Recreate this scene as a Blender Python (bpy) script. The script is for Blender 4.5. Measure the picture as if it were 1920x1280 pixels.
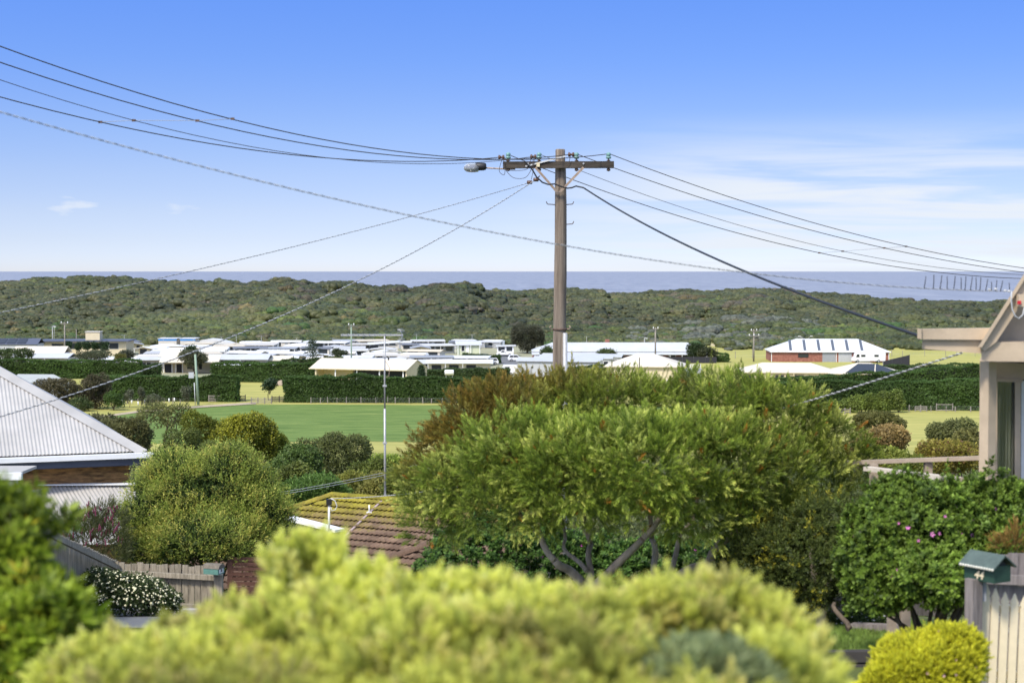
import bpy, math, random
import numpy as np
from mathutils import Vector, Matrix, Euler

for o in list(bpy.data.objects):
    bpy.data.objects.remove(o)
SC = bpy.context.scene
COL = SC.collection
R = math.radians
RNG = np.random.default_rng(11)
random.seed(5)

# ------------------------------------------------------------------ camera
F = 3200.0                       # focal length in pixels of a 1920 px wide frame
CAMZ = 28.0
PITCH = math.atan(132.0 / F)
cam_d = bpy.data.cameras.new('camera')
cam = bpy.data.objects.new('camera', cam_d)
COL.objects.link(cam)
cam.location = (0, 0, CAMZ)
cam.rotation_euler = (R(90) - PITCH, 0, 0)
cam_d.sensor_width = 36
cam_d.lens = F / 1920 * 36
cam_d.clip_start = 0.1
cam_d.clip_end = 200000
cam_d.dof.use_dof = True
cam_d.dof.focus_distance = 70
cam_d.dof.aperture_fstop = 2.7
SC.camera = cam

# ------------------------------------------------------------------ sky and sun
SUN_EL, SUN_AZ = R(50), R(215)       # azimuth measured clockwise from +y (the view direction)
SKY_S = 0.15
w = bpy.data.worlds.new('World')
SC.world = w
w.use_nodes = True
nt = w.node_tree
nt.nodes.clear()
N = nt.nodes.new
L = nt.links.new


def wm(op, a, b=None, c=None):
    n = N('ShaderNodeMath'); n.operation = op
    for i, v in enumerate((a, b, c)):
        if v is None: continue
        if isinstance(v, (int, float)): n.inputs[i].default_value = v
        else: L(v, n.inputs[i])
    return n.outputs[0]


wout = N('ShaderNodeOutputWorld'); wbg = N('ShaderNodeBackground')
tc = N('ShaderNodeTexCoord')
sep = N('ShaderNodeSeparateXYZ'); L(tc.outputs['Generated'], sep.inputs[0])
zc = wm('MAXIMUM', sep.outputs['Z'], 0.0)
zs = wm('ADD', wm('MULTIPLY', zc, 3.2), 0.035)
cmb = N('ShaderNodeCombineXYZ'); L(sep.outputs['X'], cmb.inputs[0]); L(sep.outputs['Y'], cmb.inputs[1]); L(zs, cmb.inputs[2])
nrm = N('ShaderNodeVectorMath'); nrm.operation = 'NORMALIZE'; L(cmb.outputs[0], nrm.inputs[0])
sky = N('ShaderNodeTexSky'); sky.sky_type = 'NISHITA'
sky.sun_disc = False
sky.sun_elevation = SUN_EL
sky.sun_rotation = SUN_AZ
sky.altitude = 30; sky.air_density = 1.0; sky.dust_density = 0.6; sky.ozone_density = 2.0
L(nrm.outputs[0], sky.inputs[0])
ramp = N('ShaderNodeValToRGB')            # clear-air colour grade low down; overhead brightened as added fill for the shadows
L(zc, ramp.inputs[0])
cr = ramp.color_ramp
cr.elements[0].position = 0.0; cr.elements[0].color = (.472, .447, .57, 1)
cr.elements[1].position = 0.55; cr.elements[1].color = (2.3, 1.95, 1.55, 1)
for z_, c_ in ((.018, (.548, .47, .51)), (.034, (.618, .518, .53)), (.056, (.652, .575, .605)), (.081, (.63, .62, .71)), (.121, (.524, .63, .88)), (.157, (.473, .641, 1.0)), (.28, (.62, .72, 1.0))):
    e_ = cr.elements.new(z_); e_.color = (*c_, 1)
SKY_RAMP = ramp
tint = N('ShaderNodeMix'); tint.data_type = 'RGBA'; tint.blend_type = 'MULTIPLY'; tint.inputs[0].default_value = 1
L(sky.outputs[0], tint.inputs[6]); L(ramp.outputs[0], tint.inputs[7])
# thin cirrus towards the west (+x), drawn out along the horizon
den = wm('ADD', zc, 0.06)
px_ = wm('DIVIDE', sep.outputs['X'], den); py_ = wm('DIVIDE', sep.outputs['Y'], den)
cv = N('ShaderNodeCombineXYZ'); L(px_, cv.inputs[0]); L(wm('MULTIPLY', py_, 1.6), cv.inputs[1])
no = N('ShaderNodeTexNoise'); no.inputs['Scale'].default_value = 0.55; no.inputs['Detail'].default_value = 7
no.inputs['Roughness'].default_value = 0.55; no.inputs['Distortion'].default_value = 0.5
L(cv.outputs[0], no.inputs['Vector'])
mr = N('ShaderNodeMapRange'); mr.inputs[1].default_value = 0.36; mr.inputs[2].default_value = 0.60
mr.interpolation_type = 'SMOOTHSTEP'
L(no.outputs[0], mr.inputs[0])
mx = N('ShaderNodeMapRange'); mx.inputs[1].default_value = -0.03; mx.inputs[2].default_value = 0.15; mx.interpolation_type = 'SMOOTHSTEP'
L(sep.outputs['X'], mx.inputs[0])
mz = N('ShaderNodeMapRange'); mz.inputs[1].default_value = 0.095; mz.inputs[2].default_value = 0.042; mz.interpolation_type = 'SMOOTHSTEP'
L(zc, mz.inputs[0])
cl = wm('MULTIPLY', wm('MULTIPLY', mr.outputs[0], mx.outputs[0]), mz.outputs[0])
# a few little fair-weather puffs far out to the south-east (-x)
no2 = N('ShaderNodeTexNoise'); no2.inputs['Scale'].default_value = 34; no2.inputs['Detail'].default_value = 4
cv2 = N('ShaderNodeCombineXYZ'); L(sep.outputs['X'], cv2.inputs[0]); L(wm('MULTIPLY', sep.outputs['Z'], 3.5), cv2.inputs[1])
L(cv2.outputs[0], no2.inputs['Vector'])
mr2 = N('ShaderNodeMapRange'); mr2.inputs[1].default_value = 0.60; mr2.inputs[2].default_value = 0.72
L(no2.outputs[0], mr2.inputs[0])
band = wm('MULTIPLY', wm('LESS_THAN', wm('ABSOLUTE', wm('SUBTRACT', zc, 0.037)), 0.006), wm('LESS_THAN', sep.outputs['X'], -0.14))
cl2 = wm('MULTIPLY', wm('MULTIPLY', mr2.outputs[0], band), 0.6)
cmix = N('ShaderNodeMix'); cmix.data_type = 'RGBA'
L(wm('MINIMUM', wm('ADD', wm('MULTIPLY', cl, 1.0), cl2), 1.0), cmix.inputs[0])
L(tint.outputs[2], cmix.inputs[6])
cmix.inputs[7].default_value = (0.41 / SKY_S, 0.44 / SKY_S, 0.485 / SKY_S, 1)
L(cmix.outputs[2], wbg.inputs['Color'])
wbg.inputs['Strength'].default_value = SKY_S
L(wbg.outputs[0], wout.inputs[0])

sd = bpy.data.lights.new('sun', 'SUN')
sd.energy = 2.35
sd.angle = R(9)
sd.color = (1.0, 0.93, 0.82)
sun = bpy.data.objects.new('sun', sd); COL.objects.link(sun)
sv = Vector((math.sin(SUN_AZ) * math.cos(SUN_EL), math.cos(SUN_AZ) * math.cos(SUN_EL), math.sin(SUN_EL)))
sun.rotation_euler = sv.to_track_quat('Z', 'Y').to_euler()
sun.location = (0, -20, 60)

SC.view_settings.view_transform = 'Standard'
SC.view_settings.look = 'None'
SC.view_settings.gamma = 1
SC.view_settings.use_curve_mapping = False
SC.view_settings.exposure = 1.0
SC.render.engine = 'CYCLES'
SC.cycles.max_bounces = 6
SC.cycles.transparent_max_bounces = 8
SC.cycles.use_denoising = True
SC.cycles.sample_clamp_indirect = 6

# ------------------------------------------------------------------ pixel <-> world helpers
CP, SP = math.cos(PITCH), math.sin(PITCH)


def ray(px, py):
    u, v = (px - 960) / F, (640 - py) / F
    return Vector((u, CP + v * SP, -SP + v * CP))


def P(px, py, D):                 # the point seen at (px, py) at depth y = D
    r = ray(px, py)
    return Vector((0, 0, CAMZ)) + r * (D / r.y)


def Gz(px, py, z):                # the point seen at (px, py) at height z
    r = ray(px, py)
    return Vector((0, 0, CAMZ)) + r * ((z - CAMZ) / r.z)


def sstep(a, b, x):
    t = np.clip((x - a) / (b - a), 0, 1)
    return t * t * (3 - 2 * t)


def snoise(p, freq, seed, octs=3):
    """cheap smooth noise from rotated sines, about -1..1; p is (N,3)"""
    r = np.random.default_rng(seed)
    out = np.zeros(len(p)); amp = 1.0; tot = 0
    for _ in range(octs):
        for _k in range(4):
            d = r.normal(size=3); d /= np.linalg.norm(d)
            out += amp * np.sin(p @ d * freq * r.uniform(.8, 1.25) + r.uniform(0, 6.28)) / 2.2
        tot += amp
        amp *= 0.55; freq *= 2.1
    return np.clip(out / tot, -1, 1)


# ------------------------------------------------------------------ terrain heights
_gy = [-80, 0, 6, 14, 17, 20, 22, 25, 27, 31, 38, 46, 60, 80, 100, 130, 170, 220, 250, 5000]
_gz = [27, 25.2, 24.9, 24.4, 24.1, 23.75, 23.4, 22.9, 22.5, 21.5, 19.4, 17.6, 15.2, 12.4, 10.2, 7.7, 5.2, 3.4, 3.0, 3.0]
_cx = [-900, 0, 100, 170, 240, 300, 400, 420, 480, 530, 600, 640, 700, 740, 760, 830, 880, 905, 960, 1000, 1100, 1150, 1280, 1340, 1430, 1500, 1600, 1680, 1800, 1840, 1900, 2800]
_cy = [526, 527, 521, 517, 518, 526, 529, 526, 531, 523, 534, 529, 538, 535, 546, 531, 529, 541, 546, 543, 541, 549, 541, 546, 541, 549, 556, 561, 566, 566, 561, 555]
VEG = 3.2


def crest_D(px):
    return 880 + 60 * np.sin(px * 0.006 + 1.0) + 30 * np.sin(px * 0.021)


def ground(x, y):
    x = np.asarray(x, float); y = np.asarray(y, float)
    z = np.interp(y, _gy, _gz)
    z = z + np.where((y > 16) & (y < 60), 0, 0)
    px = 960 + x / np.maximum(y, 1) * F
    Dc = crest_D(px)
    zc_ = CAMZ - (np.interp(px, _cx, _cy) - 508) / F * Dc - VEG
    t = np.clip((y - 610) / (Dc - 610), 0, 1)
    t = 0.45 * t + 0.55 * t * t * (3 - 2 * t)
    up = 3 + (zc_ - 3) * t
    dn = zc_ + (-4 - zc_) * sstep(0, 1, (y - Dc) / 260)
    d = np.where(y > Dc, dn, up)
    p = np.stack([x, y, 0 * x], -1).reshape(-1, 3)
    hum = (snoise(p, 0.05, 3, 2) * 1.5 + snoise(p, 0.13, 4, 1) * 0.6).reshape(x.shape)
    hum = hum * sstep(620, 680, y) * (1 - 0.75 * sstep(Dc - 90, Dc - 20, y))
    return np.where(y > 610, d + hum, z)


def gh(x, y):
    return float(ground(np.array([x]), np.array([y]))[0])


# ------------------------------------------------------------------ materials
def mat(name, col, rough=0.7, metal=0.0, var=0.0, vscale=3.0, bump=0.0, bscale=30.0, stretch=(1, 1, 1), col2=None, spec=0.4, coords='Object'):
    m = bpy.data.materials.new(name); m.use_nodes = True
    t = m.node_tree; b = t.nodes['Principled BSDF']
    b.inputs['Base Color'].default_value = (*col, 1)
    b.inputs['Roughness'].default_value = rough
    b.inputs['Metallic'].default_value = metal
    b.inputs['Specular IOR Level'].default_value = spec
    if var or bump or col2:
        tc_ = t.nodes.new('ShaderNodeTexCoord'); mp = t.nodes.new('ShaderNodeMapping')
        mp.inputs['Scale'].default_value = stretch
        if coords == 'World':
            g_ = t.nodes.new('ShaderNodeNewGeometry'); t.links.new(g_.outputs['Position'], mp.inputs[0])
        else:
            t.links.new(tc_.outputs[coords], mp.inputs[0])
    if var or col2:
        n_ = t.nodes.new('ShaderNodeTexNoise'); n_.inputs['Scale'].default_value = vscale
        n_.inputs['Detail'].default_value = 6; n_.inputs['Roughness'].default_value = 0.65
        t.links.new(mp.outputs[0], n_.inputs['Vector'])
        r_ = t.nodes.new('ShaderNodeValToRGB')
        c2 = col2 if col2 else tuple(c * (1 + var) for c in col)
        c1 = col if col2 else tuple(c * (1 - var) for c in col)
        r_.color_ramp.elements[0].position = 0.32; r_.color_ramp.elements[0].color = (*c1, 1)
        r_.color_ramp.elements[1].position = 0.68; r_.color_ramp.elements[1].color = (*c2, 1)
        t.links.new(n_.outputs[0], r_.inputs[0]); t.links.new(r_.outputs[0], b.inputs['Base Color'])
    if bump:
        n2 = t.nodes.new('ShaderNodeTexNoise'); n2.inputs['Scale'].default_value = bscale; n2.inputs['Detail'].default_value = 5
        t.links.new(mp.outputs[0], n2.inputs['Vector'])
        bm_ = t.nodes.new('ShaderNodeBump'); bm_.inputs['Strength'].default_value = bump; bm_.inputs['Distance'].default_value = 0.02
        t.links.new(n2.outputs[0], bm_.inputs['Height']); t.links.new(bm_.outputs[0], b.inputs['Normal'])
    return m


def leaf_material(name='leaf', instancer=False, trans=0.48):
    m = bpy.data.materials.new(name); m.use_nodes = True
    t = m.node_tree; b = t.nodes['Principled BSDF']; out = t.nodes['Material Output']
    a = t.nodes.new('ShaderNodeAttribute'); a.attribute_name = 'col'
    c = a.outputs['Color']
    if instancer:
        a2 = t.nodes.new('ShaderNodeAttribute'); a2.attribute_name = 'tint'; a2.attribute_type = 'INSTANCER'
        mx_ = t.nodes.new('ShaderNodeMix'); mx_.data_type = 'RGBA'; mx_.blend_type = 'MULTIPLY'; mx_.inputs[0].default_value = 1
        t.links.new(c, mx_.inputs[6]); t.links.new(a2.outputs['Color'], mx_.inputs[7]); c = mx_.outputs[2]
    t.links.new(c, b.inputs['Base Color'])
    b.inputs['Roughness'].default_value = 0.5; b.inputs['Specular IOR Level'].default_value = 0.3
    tr = t.nodes.new('ShaderNodeBsdfTranslucent'); t.links.new(c, tr.inputs['Color'])
    ms = t.nodes.new('ShaderNodeMixShader'); ms.inputs[0].default_value = trans
    t.links.new(b.outputs[0], ms.inputs[1]); t.links.new(tr.outputs[0], ms.inputs[2]); t.links.new(ms.outputs[0], out.inputs['Surface'])
    return m


LEAF = leaf_material()
LEAF_I = leaf_material('leaf_scrub', True, 0.2)
M = {}
M['bark'] = mat('bark', (0.10, 0.075, 0.05), 0.9, var=0.5, vscale=6, bump=0.8, bscale=25, stretch=(1, 1, 0.25))
M['greybark'] = mat('grey_bark', (0.34, 0.28, 0.21), 0.9, var=0.4, vscale=6, bump=0.8, bscale=25, stretch=(1, 1, 0.25))
M['pole'] = mat('weathered_pole_timber', (0.065, 0.046, 0.034), 0.85, vscale=7, col2=(0.29, 0.235, 0.175), bump=0.7, bscale=20, stretch=(1.4, 1.4, 0.07))
M['arm'] = mat('crossarm_timber', (0.014, 0.012, 0.010), 0.9, vscale=5, col2=(0.085, 0.068, 0.05), bump=0.5, bscale=20, stretch=(0.25, 2, 2))
M['galv'] = mat('galvanised_steel', (0.42, 0.42, 0.41), 0.5, 0.3, var=0.15, vscale=12)
M['rust'] = mat('rusty_fitting', (0.12, 0.08, 0.06), 0.8, 0.2, var=0.4, vscale=20)
M['wire'] = mat('bare_wire', (0.075, 0.06, 0.05), 0.6, 0.2)
M['blackcable'] = mat('black_cable', (0.015, 0.015, 0.017), 0.5)
M['greystrand'] = mat('pale_cable_sheath', (0.55, 0.55, 0.53), 0.6)
M['darkstrand'] = mat('dark_cable_sheath', (0.13, 0.125, 0.12), 0.6)
M['glaze'] = mat('green_glass_insulator', (0.16, 0.30, 0.27), 0.25)
M['brownglaze'] = mat('brown_porcelain', (0.10, 0.055, 0.035), 0.3)
M['brace'] = mat('brace_steel', (0.36, 0.27, 0.20), 0.7, 0.1, var=0.25, vscale=14)
M['white'] = mat('white_paint', (0.78, 0.78, 0.76), 0.55, var=0.05, vscale=5)
M['black'] = mat('black_plastic', (0.02, 0.02, 0.022), 0.5)
M['grey'] = mat('grey_paint', (0.30, 0.31, 0.32), 0.6, var=0.08)
M['colorbond'] = mat('white_corrugated_steel', (0.37, 0.352, 0.325), 0.5, 0.0, var=0.15, vscale=0.9, spec=0.5)
M['roofwhite'] = mat('white_roof_sheet', (0.56, 0.56, 0.55), 0.5, var=0.06, vscale=0.4)
M['roofcream'] = mat('cream_roof_sheet', (0.60, 0.53, 0.41), 0.5, var=0.05, vscale=0.4)
M['roofgrey'] = mat('pale_grey_roof_sheet', (0.46, 0.47, 0.48), 0.5, var=0.07, vscale=0.4)
M['slate'] = mat('slate_blue_paint', (0.075, 0.085, 0.12), 0.6, var=0.1)
M['cream'] = mat('cream_wall', (0.62, 0.53, 0.34), 0.7, var=0.06, vscale=1)
M['beige'] = mat('beige_wall', (0.55, 0.51, 0.44), 0.7, var=0.06, vscale=1)
M['palegrey'] = mat('pale_grey_wall', (0.45, 0.46, 0.46), 0.7, var=0.06, vscale=1)
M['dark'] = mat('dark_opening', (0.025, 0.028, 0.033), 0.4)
M['glassdark'] = mat('dark_window_glass', (0.03, 0.035, 0.04), 0.12, spec=0.6)
M['blue'] = mat('blue_trim', (0.05, 0.25, 0.62), 0.5)
M['tan'] = mat('tan_house_paint', (0.47, 0.37, 0.255), 0.65, var=0.13, vscale=3, bump=0.1, bscale=60)
M['paling'] = mat('weathered_paling', (0.15, 0.13, 0.095), 0.95, vscale=8, col2=(0.42, 0.365, 0.275), bump=0.6, bscale=30, stretch=(3, 3, 0.25), coords='World')
M['greypaling'] = mat('grey_paling', (0.13, 0.11, 0.10), 0.95, vscale=8, col2=(0.27, 0.235, 0.215), bump=0.6, bscale=30, stretch=(3, 3, 0.25), coords='World')
M['picket'] = mat('cream_picket_paint', (0.74, 0.63, 0.42), 0.6, var=0.05, vscale=10, bump=0.1, bscale=80)
M['mailgreen'] = mat('dark_green_letterbox_paint', (0.024, 0.058, 0.040), 0.45, var=0.15, vscale=15)
M['mailroof'] = mat('faded_green_letterbox_roof', (0.07, 0.095, 0.078), 0.5, var=0.22, vscale=15)
M['tealbox'] = mat('teal_letterbox_paint', (0.10, 0.22, 0.18), 0.5, var=0.15, vscale=15)
M['merbau'] = mat('red_brown_slat', (0.10, 0.045, 0.03), 0.7, var=0.25, vscale=6, stretch=(0.4, 4, 4))
M['weatherboard'] = mat('stained_timber_board', (0.07, 0.038, 0.018), 0.8, vscale=3.0, col2=(0.60, 0.31, 0.11), bump=0.4, bscale=20, stretch=(0.5, 3, 6), coords='World')
M['railtimber'] = mat('railing_timber', (0.36, 0.29, 0.22), 0.8, var=0.2, vscale=6)
M['solar'] = mat('dark_solar_mat', (0.022, 0.024, 0.032), 0.4, var=0.2, vscale=1)
M['skylight'] = mat('grey_roof_strip', (0.08, 0.09, 0.11), 0.4)
M['asphalt'] = mat('asphalt', (0.13, 0.13, 0.13), 0.9, var=0.2, vscale=6)
M['concrete'] = mat('concrete', (0.40, 0.37, 0.34), 0.9, var=0.15, vscale=3)
M['farfence'] = mat('weathered_fence_timber', (0.24, 0.215, 0.18), 0.9, var=0.3, vscale=2)
M['darkfence'] = mat('dark_fence_timber', (0.045, 0.04, 0.036), 0.9, var=0.3, vscale=2)
M['tyre'] = mat('tyre_rubber', (0.02, 0.02, 0.02), 0.8)
M['carwhite'] = mat('white_car_paint', (0.75, 0.75, 0.75), 0.3)
M['greenpole'] = mat('green_tinted_pole', (0.25, 0.33, 0.24), 0.8, var=0.15)
M['greenhouse'] = mat('pale_teal_sheeting', (0.36, 0.37, 0.34), 0.5, var=0.08, vscale=0.5)
M['netting'] = mat('black_mesh_screen', (0.03, 0.03, 0.035), 0.9)
M['curtain'] = mat('grey_curtain', (0.42, 0.42, 0.37), 0.8)
M['red'] = mat('red_label', (0.5, 0.02, 0.03), 0.5)
M['orange'] = mat('orange_plastic', (0.55, 0.12, 0.03), 0.5)

_c = bpy.data.materials.new('cabin_roof_sheet'); _c.use_nodes = True
_t = _c.node_tree; _p = _t.nodes['Principled BSDF']; _p.inputs['Roughness'].default_value = .5
_o = _t.nodes.new('ShaderNodeObjectInfo'); _r = _t.nodes.new('ShaderNodeValToRGB'); _r.color_ramp.interpolation = 'CONSTANT'; _e = _r.color_ramp.elements
_e[0].position = 0; _e[0].color = (.52, .51, .48, 1); _e[1].position = .25; _e[1].color = (.40, .40, .40, 1)
for _q, _k in ((.4, (.54, .47, .35)), (.55, (.60, .60, .59)), (.72, (.27, .28, .29)), (.8, (.46, .43, .38)), (.92, (.13, .135, .15))):
    _x = _e.new(_q); _x.color = (*_k, 1)
_t.links.new(_o.outputs['Random'], _r.inputs[0]); _t.links.new(_r.outputs[0], _p.inputs['Base Color'])
M['cabinroof'] = _c
# brick
_b = bpy.data.materials.new('red_brick'); _b.use_nodes = True
_t = _b.node_tree; _p = _t.nodes['Principled BSDF']; _p.inputs['Roughness'].default_value = 0.9
_n = _t.nodes.new('ShaderNodeTexNoise'); _n.inputs['Scale'].default_value = 1.6; _n.inputs['Detail'].default_value = 8; _n.inputs['Roughness'].default_value = 0.8
_r = _t.nodes.new('ShaderNodeValToRGB'); _r.color_ramp.elements[0].position = .35; _r.color_ramp.elements[0].color = (.17, .05, .035, 1)
_r.color_ramp.elements[1].position = .72; _r.color_ramp.elements[1].color = (.42, .2, .14, 1)
_g = _t.nodes.new('ShaderNodeTexCoord'); _t.links.new(_g.outputs['Object'], _n.inputs['Vector'])
_t.links.new(_n.outputs[0], _r.inputs[0]); _t.links.new(_r.outputs[0], _p.inputs['Base Color'])
M['brick'] = _b


# ------------------------------------------------------------------ mesh builder
class MB:
    def __init__(s):
        s.v = []; s.f = []; s.sm = []

    def face(s, pts, smooth=False):
        i = len(s.v); s.v += [tuple(p) for p in pts]; s.f.append(tuple(range(i, i + len(pts)))); s.sm.append(smooth)
        return s

    def box(s, c, size, mtx=None):
        hx, hy, hz = (a / 2 for a in size)
        i = len(s.v); c = Vector(c)
        for dx in (-hx, hx):
            for dy in (-hy, hy):
                for dz in (-hz, hz):
                    p = Vector((dx, dy, dz))
                    if mtx is not None: p = mtx @ p
                    s.v.append(tuple(c + p))
        for q in ((0, 1, 3, 2), (4, 6, 7, 5), (0, 4, 5, 1), (2, 3, 7, 6), (0, 2, 6, 4), (1, 5, 7, 3)):
            s.f.append(tuple(i + k for k in q)); s.sm.append(False)
        return s

    def bar(s, a, b, wdt, hgt, up=(0, 0, 1)):
        a = Vector(a); b = Vector(b); d = (b - a); ln = d.length; d = d / ln
        u = Vector(up); x = d.cross(u)
        if x.length < 1e-4: x = d.cross(Vector((0, 1, 0)))
        x.normalize(); u = x.cross(d).normalized()
        m = Matrix((x, d, u)).transposed()
        return s.box((a + b) / 2, (wdt, ln, hgt), m)

    def tube(s, pts, rad, n=6, cap=True, smooth=True):
        pts = [Vector(p) for p in pts]
        if isinstance(rad, (int, float)): rad = [rad] * len(pts)
        base = len(s.v); prev = None
        for k, p in enumerate(pts):
            d = (pts[min(k + 1, len(pts) - 1)] - pts[max(k - 1, 0)]).normalized()
            if prev is None:
                x = d.cross(Vector((0, 0, 1)))
                if x.length < 1e-3: x = Vector((1, 0, 0))
            else:
                x = prev - d * prev.dot(d)
            x.normalize(); prev = x; y = d.cross(x)
            for j in range(n):
                a = 2 * math.pi * j / n
                s.v.append(tuple(p + (x * math.cos(a) + y * math.sin(a)) * rad[k]))
        for k in range(len(pts) - 1):
            for j in range(n):
                a = base + k * n + j; b = base + k * n + (j + 1) % n
                s.f.append((a, b, b + n, a + n)); s.sm.append(smooth)
        if cap:
            s.f.append(tuple(base + j for j in range(n))[::-1]); s.sm.append(False)
            e = base + (len(pts) - 1) * n
            s.f.append(tuple(e + j for j in range(n))); s.sm.append(False)
        return s

    def lathe(s, c, prof, n=10, axis='Z'):
        pts = []
        base = len(s.v); c = Vector(c)
        for r_, h in prof:
            for j in range(n):
                a = 2 * math.pi * j / n
                q = (r_ * math.cos(a), r_ * math.sin(a), h)
                if axis == 'X': q = (h, q[0], q[1])
                if axis == 'Y': q = (q[0], h, q[1])
                s.v.append(tuple(c + Vector(q)))
        for k in range(len(prof) - 1):
            for j in range(n):
                a = base + k * n + j; b = base + k * n + (j + 1) % n
                s.f.append((a, b, b + n, a + n)); s.sm.append(True)
        s.f.append(tuple(base + j for j in range(n))[::-1]); s.sm.append(False)
        e = base + (len(prof) - 1) * n
        s.f.append(tuple(e + j for j in range(n))); s.sm.append(False)
        return s

    def prism(s, poly, a, b):
        """extrude polygon: poly is list of 2-vectors mapped through functions a(p), b(p) to the two end caps"""
        n = len(poly); i = len(s.v)
        s.v += [tuple(a(p)) for p in poly] + [tuple(b(p)) for p in poly]
        s.f.append(tuple(range(i, i + n))); s.sm.append(False)
        s.f.append(tuple(range(i + n, i + 2 * n))[::-1]); s.sm.append(False)
        for k in range(n):
            k2 = (k + 1) % n
            s.f.append((i + k, i + k2, i + n + k2, i + n + k)[::-1]); s.sm.append(False)
        return s

    def slab(s, quad, th):
        """a sheet of thickness th under the given top polygon"""
        q = [Vector(p) for p in quad]
        nn = (q[1] - q[0]).cross(q[2] - q[0]).normalized()
        if nn.z < 0: nn = -nn; q = q[::-1]
        lo = [p - nn * th for p in q]; n = len(q); i = len(s.v)
        s.v += [tuple(p) for p in q] + [tuple(p) for p in lo]
        s.f.append(tuple(range(i, i + n))); s.sm.append(False)
        s.f.append(tuple(range(i + n, i + 2 * n))[::-1]); s.sm.append(False)
        for k in range(n):
            k2 = (k + 1) % n
            s.f.append((i + k, i + n + k, i + n + k2, i + k2)); s.sm.append(False)
        return s

    def mesh(s, name, m):
        me = bpy.data.meshes.new(name)
        me.from_pydata(s.v, [], s.f)
        me.polygons.foreach_set('use_smooth', s.sm)
        if m: me.materials.append(m)
        me.update()
        return me

    def build(s, name, m, parent=None, loc=None):
        o = bpy.data.objects.new(name, s.mesh(name, m)); COL.objects.link(o)
        if parent: o.parent = parent
        if loc is not None: o.location = loc
        return o


def tag(o, label=None, cat=None, group=None, kind=None):
    if label: o['label'] = label
    if cat: o['category'] = cat
    if group: o['group'] = group
    if kind: o['kind'] = kind
    return o


def thing(name, label, cat, loc=(0, 0, 0), rz=0, group=None):
    o = bpy.data.objects.new(name, None); COL.objects.link(o)
    o.location = loc; o.rotation_euler = (0, 0, rz); o.empty_display_size = 0.2
    return tag(o, label, cat, group)


def dup(root, loc=None, rz=None, label=None, scale=None):
    def cp(o, par):
        c = o.copy(); COL.objects.link(c)
        if par: c.parent = par
        for ch in list(KIDS.get(o.name, [])): cp(ch, c)
        return c
    r = cp(root, None)
    if loc is not None: r.location = loc
    if rz is not None: r.rotation_euler = (0, 0, rz)
    if label: r['label'] = label
    if scale is not None: r.scale = scale
    return r


KIDS = {}


def index_kids():
    KIDS.clear()
    for o in bpy.data.objects:
        if o.parent: KIDS.setdefault(o.parent.name, []).append(o)


def struct(name, mb, m):
    return tag(mb.build(name, m), kind='structure')


# ------------------------------------------------------------------ foliage
def np_mesh(name, V, Q, C=None, m=None, smooth=False):
    me = bpy.data.meshes.new(name)
    me.vertices.add(len(V)); me.vertices.foreach_set('co', np.ascontiguousarray(V, np.float32).ravel())
    k = Q.shape[1]
    me.loops.add(Q.size); me.loops.foreach_set('vertex_index', np.ascontiguousarray(Q, np.int32).ravel())
    me.polygons.add(len(Q)); me.polygons.foreach_set('loop_start', np.arange(0, Q.size, k, dtype=np.int32))
    if smooth: me.polygons.foreach_set('use_smooth', np.ones(len(Q), bool))
    if C is not None:
        a = me.color_attributes.new('col', 'FLOAT_COLOR', 'POINT')
        a.data.foreach_set('color', np.concatenate([C, np.ones((len(C), 1))], 1).astype(np.float32).ravel())
    if m: me.materials.append(m)
    me.update(calc_edges=True)
    return me


def leafq(base, d, side, ln, wd, bend=None, mid=0.45):
    base = np.asarray(base, float); d = np.asarray(d, float); side = np.asarray(side, float)
    tip = base + d * ln
    if bend is not None: tip = tip + bend
    c = base + d * ln * mid
    return np.array([base, c - side * wd / 2, tip, c + side * wd / 2])


def _perp(d, r):
    s_ = np.cross(d, r.normal(size=3)); return s_ / np.linalg.norm(s_)


def proto_spray(n, stem, ln, wd, ang=40, seed=1, up=0.25, start=0.1, stemw=0.0):
    """narrow leaves up a stem, the newest at the tip: returns quads (n,4,3) and tip weight (n,4)"""
    r = np.random.default_rng(seed); q = []; wt = []
    for i in range(n):
        t = start + (1 - start) * (i + .5) / n
        phi = i * 2.399 + r.uniform(-.3, .3)
        th = R(ang) * (1.15 - 0.75 * t) * r.uniform(.8, 1.2)
        d = np.array([math.sin(th) * math.cos(phi), math.sin(th) * math.sin(phi), math.cos(th)])
        l_ = ln * r.uniform(.75, 1.15) * (1 - .25 * t)
        q.append(leafq((0, 0, t * stem), d, _perp(d, r), l_, wd * r.uniform(.8, 1.2), np.array([0, 0, up * l_])))
        wt.append([t * .75, t * .85 + .05, min(1, t + .15), t * .85 + .05])
    return np.array(q), np.array(wt)


def proto_whorl(n, ln, wd, seed=1, lo=25, hi=95, stem=0.6):
    r = np.random.default_rng(seed); q = []; wt = []
    for i in range(n):
        t = (i + .5) / n
        phi = i * 2.399 + r.uniform(-.4, .4)
        th = R(hi + (lo - hi) * t) * r.uniform(.85, 1.15)
        d = np.array([math.sin(th) * math.cos(phi), math.sin(th) * math.sin(phi), math.cos(th)])
        s_ = np.cross(d, [0, 0, 1]); s_ = s_ / (np.linalg.norm(s_) + 1e-6)
        q.append(leafq((0, 0, t * stem * ln), d, s_, ln * r.uniform(.7, 1.1), wd * r.uniform(.8, 1.15), np.array([0, 0, -.12 * ln * r.uniform(-.5, 1.5)])))
        wt.append([t * .8, t, t, t])
    return np.array(q), np.array(wt)


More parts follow.
